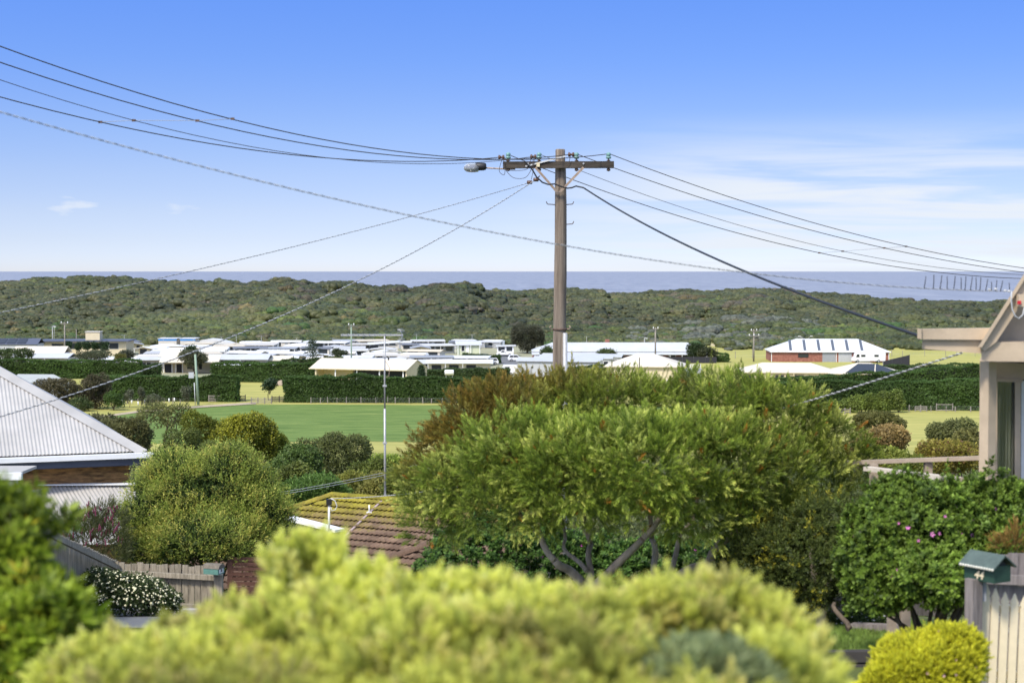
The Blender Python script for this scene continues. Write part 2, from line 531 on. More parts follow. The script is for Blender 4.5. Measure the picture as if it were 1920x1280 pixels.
def proto_fan(nf, ln, leafs, ll, lw, seed=1, lo=20, hi=75, curl=.5):
    """a tuft of up-curved fingers, each feathered with short leaves"""
    r = np.random.default_rng(seed); q = []; wt = []
    for f in range(nf):
        phi = f * 6.283 / nf + r.uniform(-.4, .4); th = R(lo + (hi - lo) * r.random()); L_ = ln * r.uniform(.7, 1.15)
        p = np.zeros(3)
        for i in range(leafs):
            t = (i + .5) / leafs; a = th * (1 - curl * t)
            d = np.array([math.sin(a) * math.cos(phi), math.sin(a) * math.sin(phi), math.cos(a)]); p = p + d * L_ / leafs
            g_ = i * 2.4 + r.uniform(-.3, .3); x = np.cross(d, [0.3, .2, 1]); x /= np.linalg.norm(x); y = np.cross(d, x)
            ld = d + (x * math.cos(g_) + y * math.sin(g_)) * .75; ld /= np.linalg.norm(ld)
            q.append(leafq(p, ld, _perp(ld, r), ll * r.uniform(.8, 1.2), lw)); w_ = .25 + .75 * t; wt.append([w_ * .85, w_, min(1, w_ + .1), w_])
    return np.array(q), np.array(wt)


def proto_tuft(n, rad, size, seed=1, flat=0.6):
    """a loose tuft of small leaf faces"""
    r = np.random.default_rng(seed); q = []; wt = []
    for i in range(n):
        p = r.normal(size=3); p /= np.linalg.norm(p); p *= rad * r.uniform(.2, 1) ** .5; p[2] *= flat
        d = p / (np.linalg.norm(p) + 1e-6) + r.normal(size=3) * .7 + np.array([0, 0, .35]); d /= np.linalg.norm(d)
        q.append(leafq(p, d, _perp(d, r), size * r.uniform(.7, 1.3), size * .5 * r.uniform(.7, 1.2)))
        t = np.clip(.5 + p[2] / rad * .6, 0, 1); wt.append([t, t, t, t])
    return np.array(q), np.array(wt)


def proto_scale(n, rad, size, seed=1, tilt=.55, flat=.5):
    """small leaf faces that mostly face outwards (along z), so a clump shades like a rounded mass"""
    r = np.random.default_rng(seed); q = []; wt = []
    for i in range(n):
        a_ = r.uniform(0, 6.28); rr_ = rad * math.sqrt(r.random()); p = np.array([rr_ * math.cos(a_), rr_ * math.sin(a_), rad * flat * r.uniform(-.6, .8)])
        nn = np.array([0, 0, 1.]) + r.normal(size=3) * tilt; nn /= np.linalg.norm(nn)
        d = _perp(nn, r); sd = np.cross(nn, d)
        q.append(leafq(p - d * size * .5, d, sd, size * r.uniform(.7, 1.3), size * .62 * r.uniform(.7, 1.2)))
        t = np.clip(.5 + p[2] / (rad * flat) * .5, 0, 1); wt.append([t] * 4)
    return np.array(q), np.array(wt)


def frames(d, r):
    """rotation matrices with z along d and a random roll"""
    d = d / np.linalg.norm(d, axis=1, keepdims=True)
    a = r.normal(size=d.shape); x = np.cross(d, a); x /= np.linalg.norm(x, axis=1, keepdims=True)
    y = np.cross(d, x)
    return np.stack([x, y, d], -1)


def foliage(pos, dirs, scale, base, tip, protos, r, jit=0.16):
    """instances protos at pos -> V, Q, C arrays; base/tip are (N,3) leaf colours"""
    Vs, Cs = [], []
    pick = r.integers(0, len(protos), len(pos)); fr = frames(dirs, r)
    for k, (q, wt) in enumerate(protos):
        s_ = np.where(pick == k)[0]
        if len(s_) == 0: continue
        v = np.einsum('nij,qkj->nqki', fr[s_], q) * scale[s_][:, None, None, None] + pos[s_][:, None, None, :]
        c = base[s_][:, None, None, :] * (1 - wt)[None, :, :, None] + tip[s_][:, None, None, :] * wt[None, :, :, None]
        c = c * (1 + r.normal(size=c.shape[:2])[:, :, None, None] * jit)
        Vs.append(v.reshape(-1, 3)); Cs.append(np.clip(c, 0.004, 0.9).reshape(-1, 3))
    V = np.concatenate(Vs); C = np.concatenate(Cs)
    return V, np.arange(len(V)).reshape(-1, 4), C


def crown(lobes, n, r, shell=(0.55, 1.0), up=0.45, spread=0.5, under=-0.55, gap=0.0, gfreq=2.0, power=0.45, rough=0.0):
    """points and outward directions over a union of ellipsoids (cx,cy,cz,rx,ry,rz)"""
    lb = np.asarray(lobes, float)
    wgt = (lb[:, 3] * lb[:, 5] + lb[:, 4] * lb[:, 5] + lb[:, 3] * lb[:, 4]); wgt = wgt / wgt.sum()
    Ps, Ds, Ts = [], [], []; got = 0
    for _ in range(40):
        m = int((n - got) * 2.2) + 50
        k = r.choice(len(lb), m, p=wgt)
        u = r.normal(size=(m, 3)); u /= np.linalg.norm(u, axis=1, keepdims=True)
        keep = u[:, 2] > under + r.normal(size=m) * .1
        k, u = k[keep], u[keep]
        rr = shell[0] + (shell[1] - shell[0]) * r.random(len(k)) ** power
        p = lb[k, :3] + u * lb[k, 3:] * rr[:, None]
        if rough: p = lb[k, :3] + u * lb[k, 3:] * (rr * (1 + rough * snoise(p, gfreq * 1.3, 78, 3)))[:, None]
        e = (p[:, None, :] - lb[None, :, :3]) / lb[None, :, 3:]
        e = np.sqrt((e ** 2).sum(-1)); e[np.arange(len(k)), k] = 9
        ok = e.min(1) > 0.72
        if gap > 0: ok &= snoise(p, gfreq, 77, 2) > -1 + gap
        nn = u / lb[k, 3:]; nn /= np.linalg.norm(nn, axis=1, keepdims=True)
        d = nn + np.array([0, 0, up]) + r.normal(size=nn.shape) * spread
        Ps.append(p[ok]); Ds.append(d[ok]); Ts.append(rr[ok]); got += ok.sum()
        if got >= n: break
    return np.concatenate(Ps)[:n], np.concatenate(Ds)[:n], np.concatenate(Ts)[:n]


def palette(p, r, base, tip, amt=0.3, freq=1.2, seed=9, alt=None, altw=0.0):
    """per-sprig leaf colours: natural drift over the plant, some sprigs of the alternative colour"""
    n = len(p); k = 1 + amt * snoise(p, freq, seed, 2) + r.normal(size=n) * .08
    b = np.asarray(base)[None] * k[:, None]; t = np.asarray(tip)[None] * k[:, None]
    if alt is not None:
        a = r.random(n) < altw
        t[a] = np.asarray(alt)[None] * k[a][:, None]
    return b, t


def add_foliage(name, parent, V, Q, C, m=None, kind='stuff'):
    o = bpy.data.objects.new(name, np_mesh(name, V, Q, C, m or LEAF)); COL.objects.link(o)
    if parent: o.parent = parent
    if kind: o['kind'] = kind
    return o


def limb(mb, a, b, r0, r1, r, wob=0.08, n=6, sides=7):
    a = Vector(a); b = Vector(b); ln = (b - a).length; pts = []; rad = []
    o1 = Vector(r.normal(size=3)) * wob * ln; o2 = Vector(r.normal(size=3)) * wob * ln * .6
    for i in range(n + 1):
        t = i / n
        pts.append(a.lerp(b, t) + o1 * math.sin(math.pi * t) + o2 * math.sin(2 * math.pi * t)); rad.append(r0 + (r1 - r0) * t)
    mb.tube(pts, rad, sides)
# ================================================================== ground, field, sea, dunes
ys = np.concatenate([np.linspace(-60, 12, 10), np.linspace(14, 60, 47), np.linspace(64, 250, 40), np.linspace(258, 600, 40), np.linspace(606, 1010, 100), np.linspace(1020, 1400, 20)])
us = np.linspace(-1, 1, 231)
HW = 45 + 0.47 * np.maximum(ys, 0)
X2 = us[None, :] * HW[:, None]; Y2 = np.repeat(ys[:, None], len(us), 1)
Z2 = ground(X2, Y2)
V = np.stack([X2, Y2, Z2], -1).reshape(-1, 3)
nr, nc = X2.shape
I = np.arange(nr * nc).reshape(nr, nc)
Q = np.stack([I[:-1, :-1], I[:-1, 1:], I[1:, 1:], I[1:, :-1]], -1).reshape(-1, 4)
yy = V[:, 1]


def mixc(c, d, k): return c * (1 - k[:, None]) + np.asarray(d)[None] * k[:, None]


C = np.tile(np.array([[0.10, 0.115, 0.04]]), (len(V), 1))
C = mixc(C, (0.085, 0.10, 0.035), sstep(55, 75, yy))
C = mixc(C, (0.35, 0.325, 0.115), sstep(200, 245, yy))
C = mixc(C, (0.30, 0.29, 0.22), sstep(396, 402, yy) * sstep(16, 8, V[:, 0]) * sstep(-140, -120, V[:, 0]))
C = mixc(C, (0.10, 0.10, 0.05), sstep(560, 616, yy))


def sand_mask(V):
    """bare sand blow-outs on the dune face (centre px, py, depth, half sizes)"""
    k = np.zeros(len(V))
    for px, D, wx, wy in ((612, 800, 4, 12), (640, 810, 3, 8), (738, 722, 5, 8), (768, 735, 5, 9), (845, 780, 4, 9), (132, 745, 3, 14), (60, 700, 4, 8), (172, 890, 3, 6), (1370, 580, 8, 9)):
        cx = (px - 960) / F * D
        e = ((V[:, 0] - cx) / wx) ** 2 + ((V[:, 1] - D) / wy) ** 2 + 0.6 * snoise(V, .4, 21, 2)
        k = np.maximum(k, sstep(1.25, .75, e))
    return k


C = mixc(C, (0.50, 0.40, 0.30), sand_mask(V))
gm = bpy.data.materials.new('ground_soil_and_grass'); gm.use_nodes = True
t = gm.node_tree; b = t.nodes['Principled BSDF']; b.inputs['Roughness'].default_value = 0.95; b.inputs['Specular IOR Level'].default_value = 0.1
at = t.nodes.new('ShaderNodeAttribute'); at.attribute_name = 'col'
ge = t.nodes.new('ShaderNodeNewGeometry')
mp = t.nodes.new('ShaderNodeMapping'); mp.inputs['Scale'].default_value = (0.06, 0.35, 0.3); t.links.new(ge.outputs['Position'], mp.inputs[0])
n1 = t.nodes.new('ShaderNodeTexNoise'); n1.inputs['Scale'].default_value = 1.0; n1.inputs['Detail'].default_value = 9; n1.inputs['Roughness'].default_value = .7
t.links.new(mp.outputs[0], n1.inputs['Vector'])
rr = t.nodes.new('ShaderNodeValToRGB'); rr.color_ramp.elements[0].position = .3; rr.color_ramp.elements[0].color = (.62, .70, .55, 1); rr.color_ramp.elements[1].position = .7; rr.color_ramp.elements[1].color = (1.28, 1.22, 1.1, 1)
t.links.new(n1.outputs[0], rr.inputs[0])
ml = t.nodes.new('ShaderNodeMix'); ml.data_type = 'RGBA'; ml.blend_type = 'MULTIPLY'; ml.inputs[0].default_value = 1
t.links.new(at.outputs[0], ml.inputs[6]); t.links.new(rr.outputs[0], ml.inputs[7]); t.links.new(ml.outputs[2], b.inputs['Base Color'])
g_o = bpy.data.objects.new('ground', np_mesh('ground', V, Q, C, gm, True)); COL.objects.link(g_o); tag(g_o, kind='structure')

# crop field: a sheet with slight tussocky relief
fp = [(-60, 800), (100, 786), (240, 776), (350, 766), (470, 758.5), (600, 758), (950, 760), (1350, 762), (1350, 832), (850, 829), (620, 826), (540, 828), (300, 845), (-60, 870)]
fpts = [Gz(px, py, 3.05) for px, py in fp]
fm = bpy.data.materials.new('green_crop'); fm.use_nodes = True
t = fm.node_tree; b = t.nodes['Principled BSDF']; b.inputs['Roughness'].default_value = 0.95; b.inputs['Specular IOR Level'].default_value = .1
ge = t.nodes.new('ShaderNodeNewGeometry'); mp = t.nodes.new('ShaderNodeMapping'); mp.inputs['Scale'].default_value = (0.07, 0.34, 1); t.links.new(ge.outputs['Position'], mp.inputs[0])
n1 = t.nodes.new('ShaderNodeTexNoise'); n1.inputs['Scale'].default_value = 1.3; n1.inputs['Detail'].default_value = 12; n1.inputs['Roughness'].default_value = .8
t.links.new(mp.outputs[0], n1.inputs['Vector'])
rr = t.nodes.new('ShaderNodeValToRGB'); e = rr.color_ramp.elements
e[0].position = .36; e[0].color = (.072, .122, .028, 1); e[1].position = .56; e[1].color = (.14, .20, .052, 1)
x = e.new(.63); x.color = (.20, .235, .07, 1); x = e.new(.73); x.color = (.34, .31, .12, 1)
t.links.new(n1.outputs[0], rr.inputs[0]); t.links.new(rr.outputs[0], b.inputs['Base Color'])
mb = MB(); mb.face(fpts); fo = struct('crop_field', mb, fm)
# gravel farm track along the far-left edge of the field
tr = [(-40, 806), (60, 796), (160, 785), (210, 778), (260, 771), (330, 765), (400, 760), (480, 755.2)]
up_ = [Gz(px, py - 1.7, 3.09) for px, py in tr]; lo_ = [Gz(px, py + 1.9, 3.09) for px, py in tr]
mb = MB()
for i in range(len(tr) - 1): mb.face([lo_[i], lo_[i + 1], up_[i + 1], up_[i]])
struct('farm_track', mb, mat('pale_gravel', (.36, .29, .20), .95, var=.2, vscale=.4, coords='World'))

# park road glimpsed between cabins
mb = MB(); a = [Gz(*q) for q in ((925, 682, 3.06), (975, 684, 3.06), (972, 669, 3.06), (938, 666, 3.06))]; mb.face(a)
struct('park_road', mb, M['asphalt'])
# street running past the bottom of the near gardens, with its kerb
mb = MB(); mb.face([(-14, 20.5, gh(0, 20.5) + .03), (1.5, 20.5, gh(0, 20.5) + .03), (-2.5, 26.3, gh(0, 26.3) + .05), (-14, 26.3, gh(0, 26.3) + .05)])
struct('street', mb, M['asphalt'])
mb = MB(); mb.bar((-14, 26.4, gh(0, 26.4) + .06), (-2.4, 26.4, gh(0, 26.4) + .06), .15, .13)
struct('kerb', mb, M['concrete'])

# sea
mb = MB(); S_ = 90000
mb.face([(-S_, 1150, 0), (S_, 1150, 0), (S_, S_, 0), (-S_, S_, 0)])
wm_ = bpy.data.materials.new('sea_water'); wm_.use_nodes = True
t = wm_.node_tree; b = t.nodes['Principled BSDF']; b.inputs['Roughness'].default_value = .35; b.inputs['IOR'].default_value = 1.33
b.inputs['Specular IOR Level'].default_value = .16
ge = t.nodes.new('ShaderNodeNewGeometry')
mp = t.nodes.new('ShaderNodeMapping'); mp.inputs['Scale'].default_value = (.03, .0045, 1); t.links.new(ge.outputs['Position'], mp.inputs[0])
n1 = t.nodes.new('ShaderNodeTexNoise'); n1.inputs['Scale'].default_value = 1; n1.inputs['Detail'].default_value = 9; n1.inputs['Roughness'].default_value = .75
t.links.new(mp.outputs[0], n1.inputs['Vector'])
rr = t.nodes.new('ShaderNodeValToRGB'); e = rr.color_ramp.elements
e[0].position = .3; e[0].color = (.15, .16, .182, 1); e[1].position = .7; e[1].color = (.325, .33, .35, 1)
t.links.new(n1.outputs[0], rr.inputs[0]); t.links.new(rr.outputs[0], b.inputs['Base Color'])
mp2 = t.nodes.new('ShaderNodeMapping'); mp2.inputs['Scale'].default_value = (.06, .02, 1); t.links.new(ge.outputs['Position'], mp2.inputs[0])
n2 = t.nodes.new('ShaderNodeTexNoise'); n2.inputs['Detail'].default_value = 6; n2.inputs['Scale'].default_value = 1; t.links.new(mp2.outputs[0], n2.inputs['Vector'])
bp = t.nodes.new('ShaderNodeBump'); bp.inputs['Strength'].default_value = 1; bp.inputs['Distance'].default_value = 4
t.links.new(n2.outputs[0], bp.inputs['Height']); t.links.new(bp.outputs[0], b.inputs['Normal'])
struct('sea', mb, wm_)

# ---------------------------------------------------------------- dune scrub (one far wood): instanced shrubs over the dune face
protoC = bpy.data.collections.new('scrub_kinds')
rp = np.random.default_rng(31)
for kx in range(8):
    r = np.random.default_rng(100 + kx)
    lob = [(0, 0, .12, .8, .8, .5)]
    for _ in range(5 + kx % 3):
        a_ = r.uniform(0, 6.28); d_ = r.uniform(.3, .8); s_ = r.uniform(.3, .52)
        lob.append((d_ * math.cos(a_), d_ * math.sin(a_), r.uniform(.08, .42), s_, s_, s_ * r.uniform(.6, .95)))
    Vs, Qs, Cs = [], [], []; nv = 0
    for q_, (lx, ly, lz, ra, rb, rc_) in enumerate(lob):          # lumpy canopy domes
        nu, nw = 20, 10; a_ = np.linspace(0, 2 * math.pi, nu, endpoint=False); h_ = np.linspace(-.35, 1, nw) * math.pi / 2
        A, Hh_ = np.meshgrid(a_, h_); v = np.stack([np.cos(A) * np.cos(Hh_), np.sin(A) * np.cos(Hh_), np.sin(Hh_)], -1).reshape(-1, 3)
        k_ = 1 + .17 * snoise(v * ra, 9, kx * 10 + q_, 3); v = np.array([lx, ly, lz]) + v * k_[:, None] * np.array([ra, rb, rc_])
        I_ = np.arange(nu * nw).reshape(nw, nu); I2 = np.roll(I_, -1, 1); Qs.append(np.stack([I_[:-1], I2[:-1], I2[1:], I_[1:]], -1).reshape(-1, 4) + nv)
        Vs.append(v); Cs.append(np.tile([[.8, .8, .8]], (len(v), 1)) * (1 + .3 * snoise(v, 14, kx, 2))[:, None]); nv += len(v)
    p, d, rr_ = crown(lob, 260, r, (.96, 1.07), .2, .3, -.35, gap=.1, gfreq=5)
    b1 = np.tile([[.85, .85, .85]], (len(p), 1)) * (1 + .3 * snoise(p, 6, kx, 2))[:, None]
    Vv, Qq, Cc = foliage(p, d, r.uniform(.6, 1.2, len(p)), b1, b1 * 1.1, [proto_scale(2, .05, .09, 5 + kx, .35)], r, .15)
    Vs.append(Vv); Qs.append(Qq + nv); Cs.append(Cc); Vv, Qq, Cc = np.concatenate(Vs), np.concatenate(Qs), np.concatenate(Cs)
    me = np_mesh('scrub_kind', Vv, Qq, Cc, LEAF_I, True)
    o = bpy.data.objects.new('scrub_kind', me); protoC.objects.link(o)

n = 30000
D = np.sqrt(RNG.uniform(535 ** 2, 1010 ** 2, n)); u = RNG.uniform(-300, 2250, n)
x = (u - 960) / F * D; y = D
p3 = np.stack([x, y, ground(x, y)], -1)
ok = (y < crest_D(u) + 50) & (RNG.random(n) > sand_mask(p3) * 1.3)
# open clearing of dry grass on the flat behind the cabins at the right
ok &= ~((u < 1010) & (y < 578)) & ~((u < 1345) & (y < 572)) & ~((u > 1345) & (u < 1700) & (y < 556) & (RNG.random(n) > .25)) & ~((u > 1420) & (y < 540))
p3 = p3[ok]; u = u[ok]
size = RNG.uniform(2.0, 4.2, len(p3)) * (1 + .4 * snoise(p3, .05, 8, 2)) * np.where(RNG.random(len(p3)) < .16, 1.5, 1)
size = np.clip(size * (1 - .22 * sstep(780, 640, p3[:, 1])), 1.2, 6.2)
# thin out: keep big shrubs first, reject neighbours too near (grid hash)
order = np.argsort(-size); cell = {}; keep = []
for i in order:
    cx, cy = int(p3[i, 0] // 6), int(p3[i, 1] // 6); bad = False
    for a_ in (-1, 0, 1):
        for c_ in (-1, 0, 1):
            for j in cell.get((cx + a_, cy + c_), ()):
                if (p3[i, 0] - p3[j, 0]) ** 2 + (p3[i, 1] - p3[j, 1]) ** 2 < (.62 * (size[i] + size[j]) * .62) ** 2: bad = True; break
            if bad: break
        if bad: break
    if not bad: cell.setdefault((cx, cy), []).append(i); keep.append(i)
keep = np.array(keep); p3 = p3[keep]; size = size[keep]; u = u[keep]; N_s = len(p3)
pal_ = np.array([(.060, .070, .032), (.074, .082, .038), (.052, .064, .032), (.088, .090, .044), (.095, .086, .064), (.084, .104, .036), (.060, .082, .030), (.115, .096, .048)])
wts = np.array([.29, .25, .20, .11, .04, .05, .04, .02])
tint_ = 1.3 * np.array([[1.0, .95, .76]]) * pal_[RNG.choice(8, N_s, p=wts)] * (1 + .22 * snoise(p3, .035, 15, 2))[:, None] * RNG.uniform(.76, 1.2, (N_s, 1))
low = sstep(720, 640, p3[:, 1])[:, None]; tint_ = tint_ * (1 - low) + low * tint_ * np.array([1.12, 1.2, .95])
gg = (u > 1180) & (u < 1560) & (p3[:, 1] < 690) & (RNG.random(N_s) < .35)
tint_[gg] = np.array([.15, .16, .115]) * RNG.uniform(.8, 1.2, (gg.sum(), 1))
bg_ = (p3[:, 1] < 680) & (RNG.random(N_s) < .05); tint_[bg_] = np.array([.075, .135, .03])
pm = bpy.data.meshes.new('dune_scrub'); pm.from_pydata([tuple(q) for q in p3], [], [])
for nm, ty, dat in (('size', 'FLOAT', size), ('roll', 'FLOAT', RNG.uniform(0, 6.28, N_s)), ('kind_no', 'INT', RNG.integers(0, 8, N_s))):
    a_ = pm.attributes.new(nm, ty, 'POINT'); a_.data.foreach_set('value', dat.astype(np.int32 if ty == 'INT' else np.float32))
a_ = pm.attributes.new('tint', 'FLOAT_COLOR', 'POINT'); a_.data.foreach_set('color', np.concatenate([tint_, np.ones((N_s, 1))], 1).astype(np.float32).ravel())
ds = bpy.data.objects.new('dune_scrub', pm); COL.objects.link(ds); tag(ds, kind='stuff')
ng = bpy.data.node_groups.new('scatter_scrub', 'GeometryNodeTree')
ng.interface.new_socket('Geometry', in_out='INPUT', socket_type='NodeSocketGeometry'); ng.interface.new_socket('Geometry', in_out='OUTPUT', socket_type='NodeSocketGeometry')
gi = ng.nodes.new('NodeGroupInput'); go = ng.nodes.new('NodeGroupOutput')
ci = ng.nodes.new('GeometryNodeCollectionInfo'); ci.inputs['Collection'].default_value = protoC; ci.inputs['Separate Children'].default_value = True; ci.inputs['Reset Children'].default_value = True
ip = ng.nodes.new('GeometryNodeInstanceOnPoints'); ip.inputs['Pick Instance'].default_value = True


def na(nm, ty):
    a_ = ng.nodes.new('GeometryNodeInputNamedAttribute'); a_.data_type = ty; a_.inputs['Name'].default_value = nm
    return [s for s in a_.outputs if s.enabled and s.name == 'Attribute'][0]


ng.links.new(gi.outputs[0], ip.inputs['Points']); ng.links.new(ci.outputs[0], ip.inputs['Instance'])
ng.links.new(na('kind_no', 'INT'), ip.inputs['Instance Index'])
cx_ = ng.nodes.new('ShaderNodeCombineXYZ'); ng.links.new(na('roll', 'FLOAT'), cx_.inputs[2]); ng.links.new(cx_.outputs[0], ip.inputs['Rotation'])
ng.links.new(na('size', 'FLOAT'), ip.inputs['Scale']); ng.links.new(ip.outputs[0], go.inputs[0])
md = ds.modifiers.new('scatter', 'NODES'); md.node_group = ng


ORD = ['first', 'second', 'third', 'fourth', 'fifth', 'sixth', 'seventh', 'eighth', 'ninth', 'tenth', 'eleventh', 'twelfth', 'thirteenth', 'fourteenth', 'fifteenth', 'sixteenth', 'seventeenth', 'eighteenth', 'nineteenth', 'twentieth', 'twenty first', 'twenty second', 'twenty third', 'twenty fourth', 'twenty fifth']
# ================================================================== far plants
def far_tree(name, label, cat, px, top, D, wpx, hpx, base, tip, seed, n=900, leaf=.3, nl=7, group=None, trunk=True, zg=None, depth=None, gap=.2, flat=.7, alt=None, altw=0, cone=0.0, kindtuft=4):
    """a tree or shrub whose crown spans wpx by hpx with its top at row 'top', standing on the ground at depth D"""
    r = np.random.default_rng(seed)
    pt = P(px, top, D); g = gh(pt.x, D) if zg is None else zg
    s_ = D / F; W = wpx * s_ / 2; Hc = hpx * s_; H = pt.z - g
    zb = max(H - Hc, 0); dp = depth or W * .9
    lob = []
    cz = (H + zb) / 2; rz = (H - zb) / 2
    lob.append((0, 0, cz - rz * .12, W * .62, dp * .62, rz * .72))
    for i in range(nl):
        a_ = i * 2.399 + r.uniform(-.4, .4); q = r.uniform(.45, .72); hz = r.uniform(-.55, .62) if zb > .3 else r.uniform(-.9, .62)
        wid = math.sqrt(max(.1, 1 - hz * hz)) * (1 - cone * (hz * .5 + .5))
        if zb <= .3 and hz < 0: wid = 1.0
        sr = r.uniform(.32, .48)
        lob.append((W * q * wid * math.cos(a_), dp * q * wid * math.sin(a_), cz + rz * hz * .72, W * sr, dp * sr, rz * sr * (1.0 if cone else .9)))
    zm = max(l_[2] + l_[5] for l_ in lob); lob = [(a, b, c * H / zm, d_, e_, f_ * H / zm) for a, b, c, d_, e_, f_ in lob]
    t_ = thing(name, label, cat, (pt.x, D, g), 0, group)
    p, d, q = crown(lob, n, r, (.70, 1.04), .25, .32, -.7, gap=gap, gfreq=3.2 / W, rough=.12)
    b_, tp_ = palette(p, r, base, tip, .28, 2.2 / W, seed, alt, altw)
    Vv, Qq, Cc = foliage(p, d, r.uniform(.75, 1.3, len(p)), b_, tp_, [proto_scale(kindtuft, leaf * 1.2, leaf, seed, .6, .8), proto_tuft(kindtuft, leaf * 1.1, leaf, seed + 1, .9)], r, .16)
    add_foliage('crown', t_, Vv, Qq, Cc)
    if trunk:
        m_ = MB(); rt = max(.06, W * .07)
        limb(m_, (0, 0, -.3), (r.normal() * W * .1, 0, zb + rz * .9), rt, rt * .5, r)
        for i in range(4):
            l_ = lob[1 + i % nl]; limb(m_, (0, 0, zb * .6 + .1 * i * rz), l_[:3], rt * .55, rt * .18, r)
        m_.build('trunk', M['bark'], t_)
    return t_


def hedge(label, pxa, pxb, topa, topb, Da, Db, seed, n, base=(.042, .080, .020), tip=(.105, .175, .040), th=2.2, leaf=.32, zg=3.0, group='clipped dark hedges on the flat', name='hedge', botcut=None):
    r = np.random.default_rng(seed)
    A, B = P(pxa, topa, Da), P(pxb, topb, Db)
    t_ = thing(name, label, 'hedge', ((A.x + B.x) / 2, (Da + Db) / 2, zg), 0, group)
    o0 = Vector(t_.location); a = Vector((A.x, Da, 0)) - Vector((o0.x, o0.y, 0)); b_ = Vector((B.x, Db, 0)) - Vector((o0.x, o0.y, 0))
    ha, hb = A.z - zg - .45, B.z - zg - .45
    dv = (b_ - a); ln = dv.length; dv /= ln; nv = Vector((dv.y, -dv.x, 0))      # towards the camera
    if nv.y > 0: nv = -nv
    # solid twiggy core
    nx = max(4, int(ln / 1.2)); nz = 5; m_ = MB()
    for s0, s1 in ((1, 0),):
        pass
    k = int(n * 1.5); ar_f, ar_t, ar_e = ln * (ha + hb) / 2, ln * th, th * (ha + hb)
    w_ = np.array([ar_f, ar_t * 1.3, ar_e]); w_ = w_ / w_.sum(); ty = r.choice(3, k, p=w_)
    uu = r.random(k); vv = r.random(k); ww = r.random(k)
    side = np.where(r.random(k) < .5, 0., 1.)
    U = np.where(ty == 2, side, uu); Hh = ha + (hb - ha) * U
    base_n = snoise(np.stack([U * ln, Hh * 0, 0 * U], -1), .45, seed, 2)
    hh = Hh * (1 + .05 * base_n) + .18 * snoise(np.stack([U * ln, 0 * U, 0 * U], -1), 1.6, seed + 5, 2)
    Zf = np.where(ty == 1, hh, vv * hh * .99)
    Wf = np.where(ty == 0, th / 2, (ww - .5) * th)
    # rounded shoulder
    rnd = np.clip((Zf / hh - .82) / .18, 0, 1); Wf = np.where(ty == 0, Wf * (1 - .30 * rnd ** 2), Wf)
    pos = np.array([a.x, a.y, 0])[None] + U[:, None] * ln * np.array(dv)[None] + Wf[:, None] * np.array(nv)[None]; pos[:, 2] = Zf
    bulge = snoise(np.stack([U * ln, Wf, Zf * 2.2], -1), .75, seed + 1, 3) * .38
    nrm_ = np.where((ty == 0)[:, None], np.array(nv)[None], np.where((ty == 1)[:, None], [[0, 0, 1.]], np.where(side[:, None] > 0, np.array(dv)[None], -np.array(dv)[None])))
    pos = pos + nrm_ * bulge[:, None]; pos[:, 2] = np.maximum(pos[:, 2], .05)
    dirs = nrm_ + np.array([0, 0, .35]) + r.normal(size=(k, 3)) * .45
    bb, tt = palette(pos, r, base, tip, .3, .35, seed)
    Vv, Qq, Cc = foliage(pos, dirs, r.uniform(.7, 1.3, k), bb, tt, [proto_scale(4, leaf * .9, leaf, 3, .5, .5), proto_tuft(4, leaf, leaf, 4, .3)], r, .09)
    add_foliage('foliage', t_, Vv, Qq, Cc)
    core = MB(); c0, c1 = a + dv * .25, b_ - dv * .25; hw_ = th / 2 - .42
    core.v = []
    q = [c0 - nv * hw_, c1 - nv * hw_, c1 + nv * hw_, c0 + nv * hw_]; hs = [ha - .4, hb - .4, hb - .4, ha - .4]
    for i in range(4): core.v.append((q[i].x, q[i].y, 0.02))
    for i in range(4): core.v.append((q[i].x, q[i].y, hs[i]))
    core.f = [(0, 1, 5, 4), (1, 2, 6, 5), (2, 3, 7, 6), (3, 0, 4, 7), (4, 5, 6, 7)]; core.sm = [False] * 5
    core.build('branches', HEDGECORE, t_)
    return t_


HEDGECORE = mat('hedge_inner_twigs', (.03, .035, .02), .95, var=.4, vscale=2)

hedge('long dark clipped hedge behind the gate, cabins rising above its far left end', -60, 264, 671, 674, 392, 400, 1, 5200)
hedge('dark clipped hedge ending at the farm gate, green power pole before it', 175, 446, 702, 703, 331, 327, 2, 5200, th=3)
hedge('tall dark hedge standing back behind the gap, left of the farm shed', 400, 590, 678, 677, 386, 384, 3, 3600, th=3)
hedge('bright topped low hedge above the dark one near the norfolk pine', 528, 642, 672, 669, 412, 412, 4, 1500, tip=(.11, .16, .04))
hedge('longest dark clipped hedge, in front of the cream farm shed and the crop', 536, 1120, 703, 708, 326, 322, 5, 12500, th=3)
hedge('loose mid green hedge with a white tank standing in it', 800, 955, 690, 688, 372, 372, 6, 2600, base=(.03, .06, .02), tip=(.10, .15, .045), th=2)
hedge('small green hedge between cabins below the cream verandah cabin', 868, 938, 662, 664, 462, 462, 7, 1100, base=(.03, .06, .02), tip=(.085, .14, .04), th=2)
hedge('green hedge running beside the grey sheds behind the big leafy tree', 1060, 1250, 686, 678, 395, 400, 8, 1900, base=(.03, .06, .02), tip=(.11, .16, .04), th=2)
hedge('tall dark hedge across the right paddock with a row of small conifers', 1440, 1900, 713, 711, 310, 306, 9, 9000, th=3, group='clipped dark hedges on the flat')
hedge('dark hedge stepped behind the tall paddock hedge, below the solar roof', 1380, 1900, 712, 678, 352, 366, 10, 6500, th=3)
hedge('hedge behind the solar roofed house beside the black screen', 1640, 1900, 681, 678, 402, 405, 11, 1900, tip=(.085, .13, .04), th=2)
hedge('small square clipped hedge at the end of the long motel', 1340, 1363, 661, 661, 470, 470, 12, 500, tip=(.10, .16, .04), th=5)
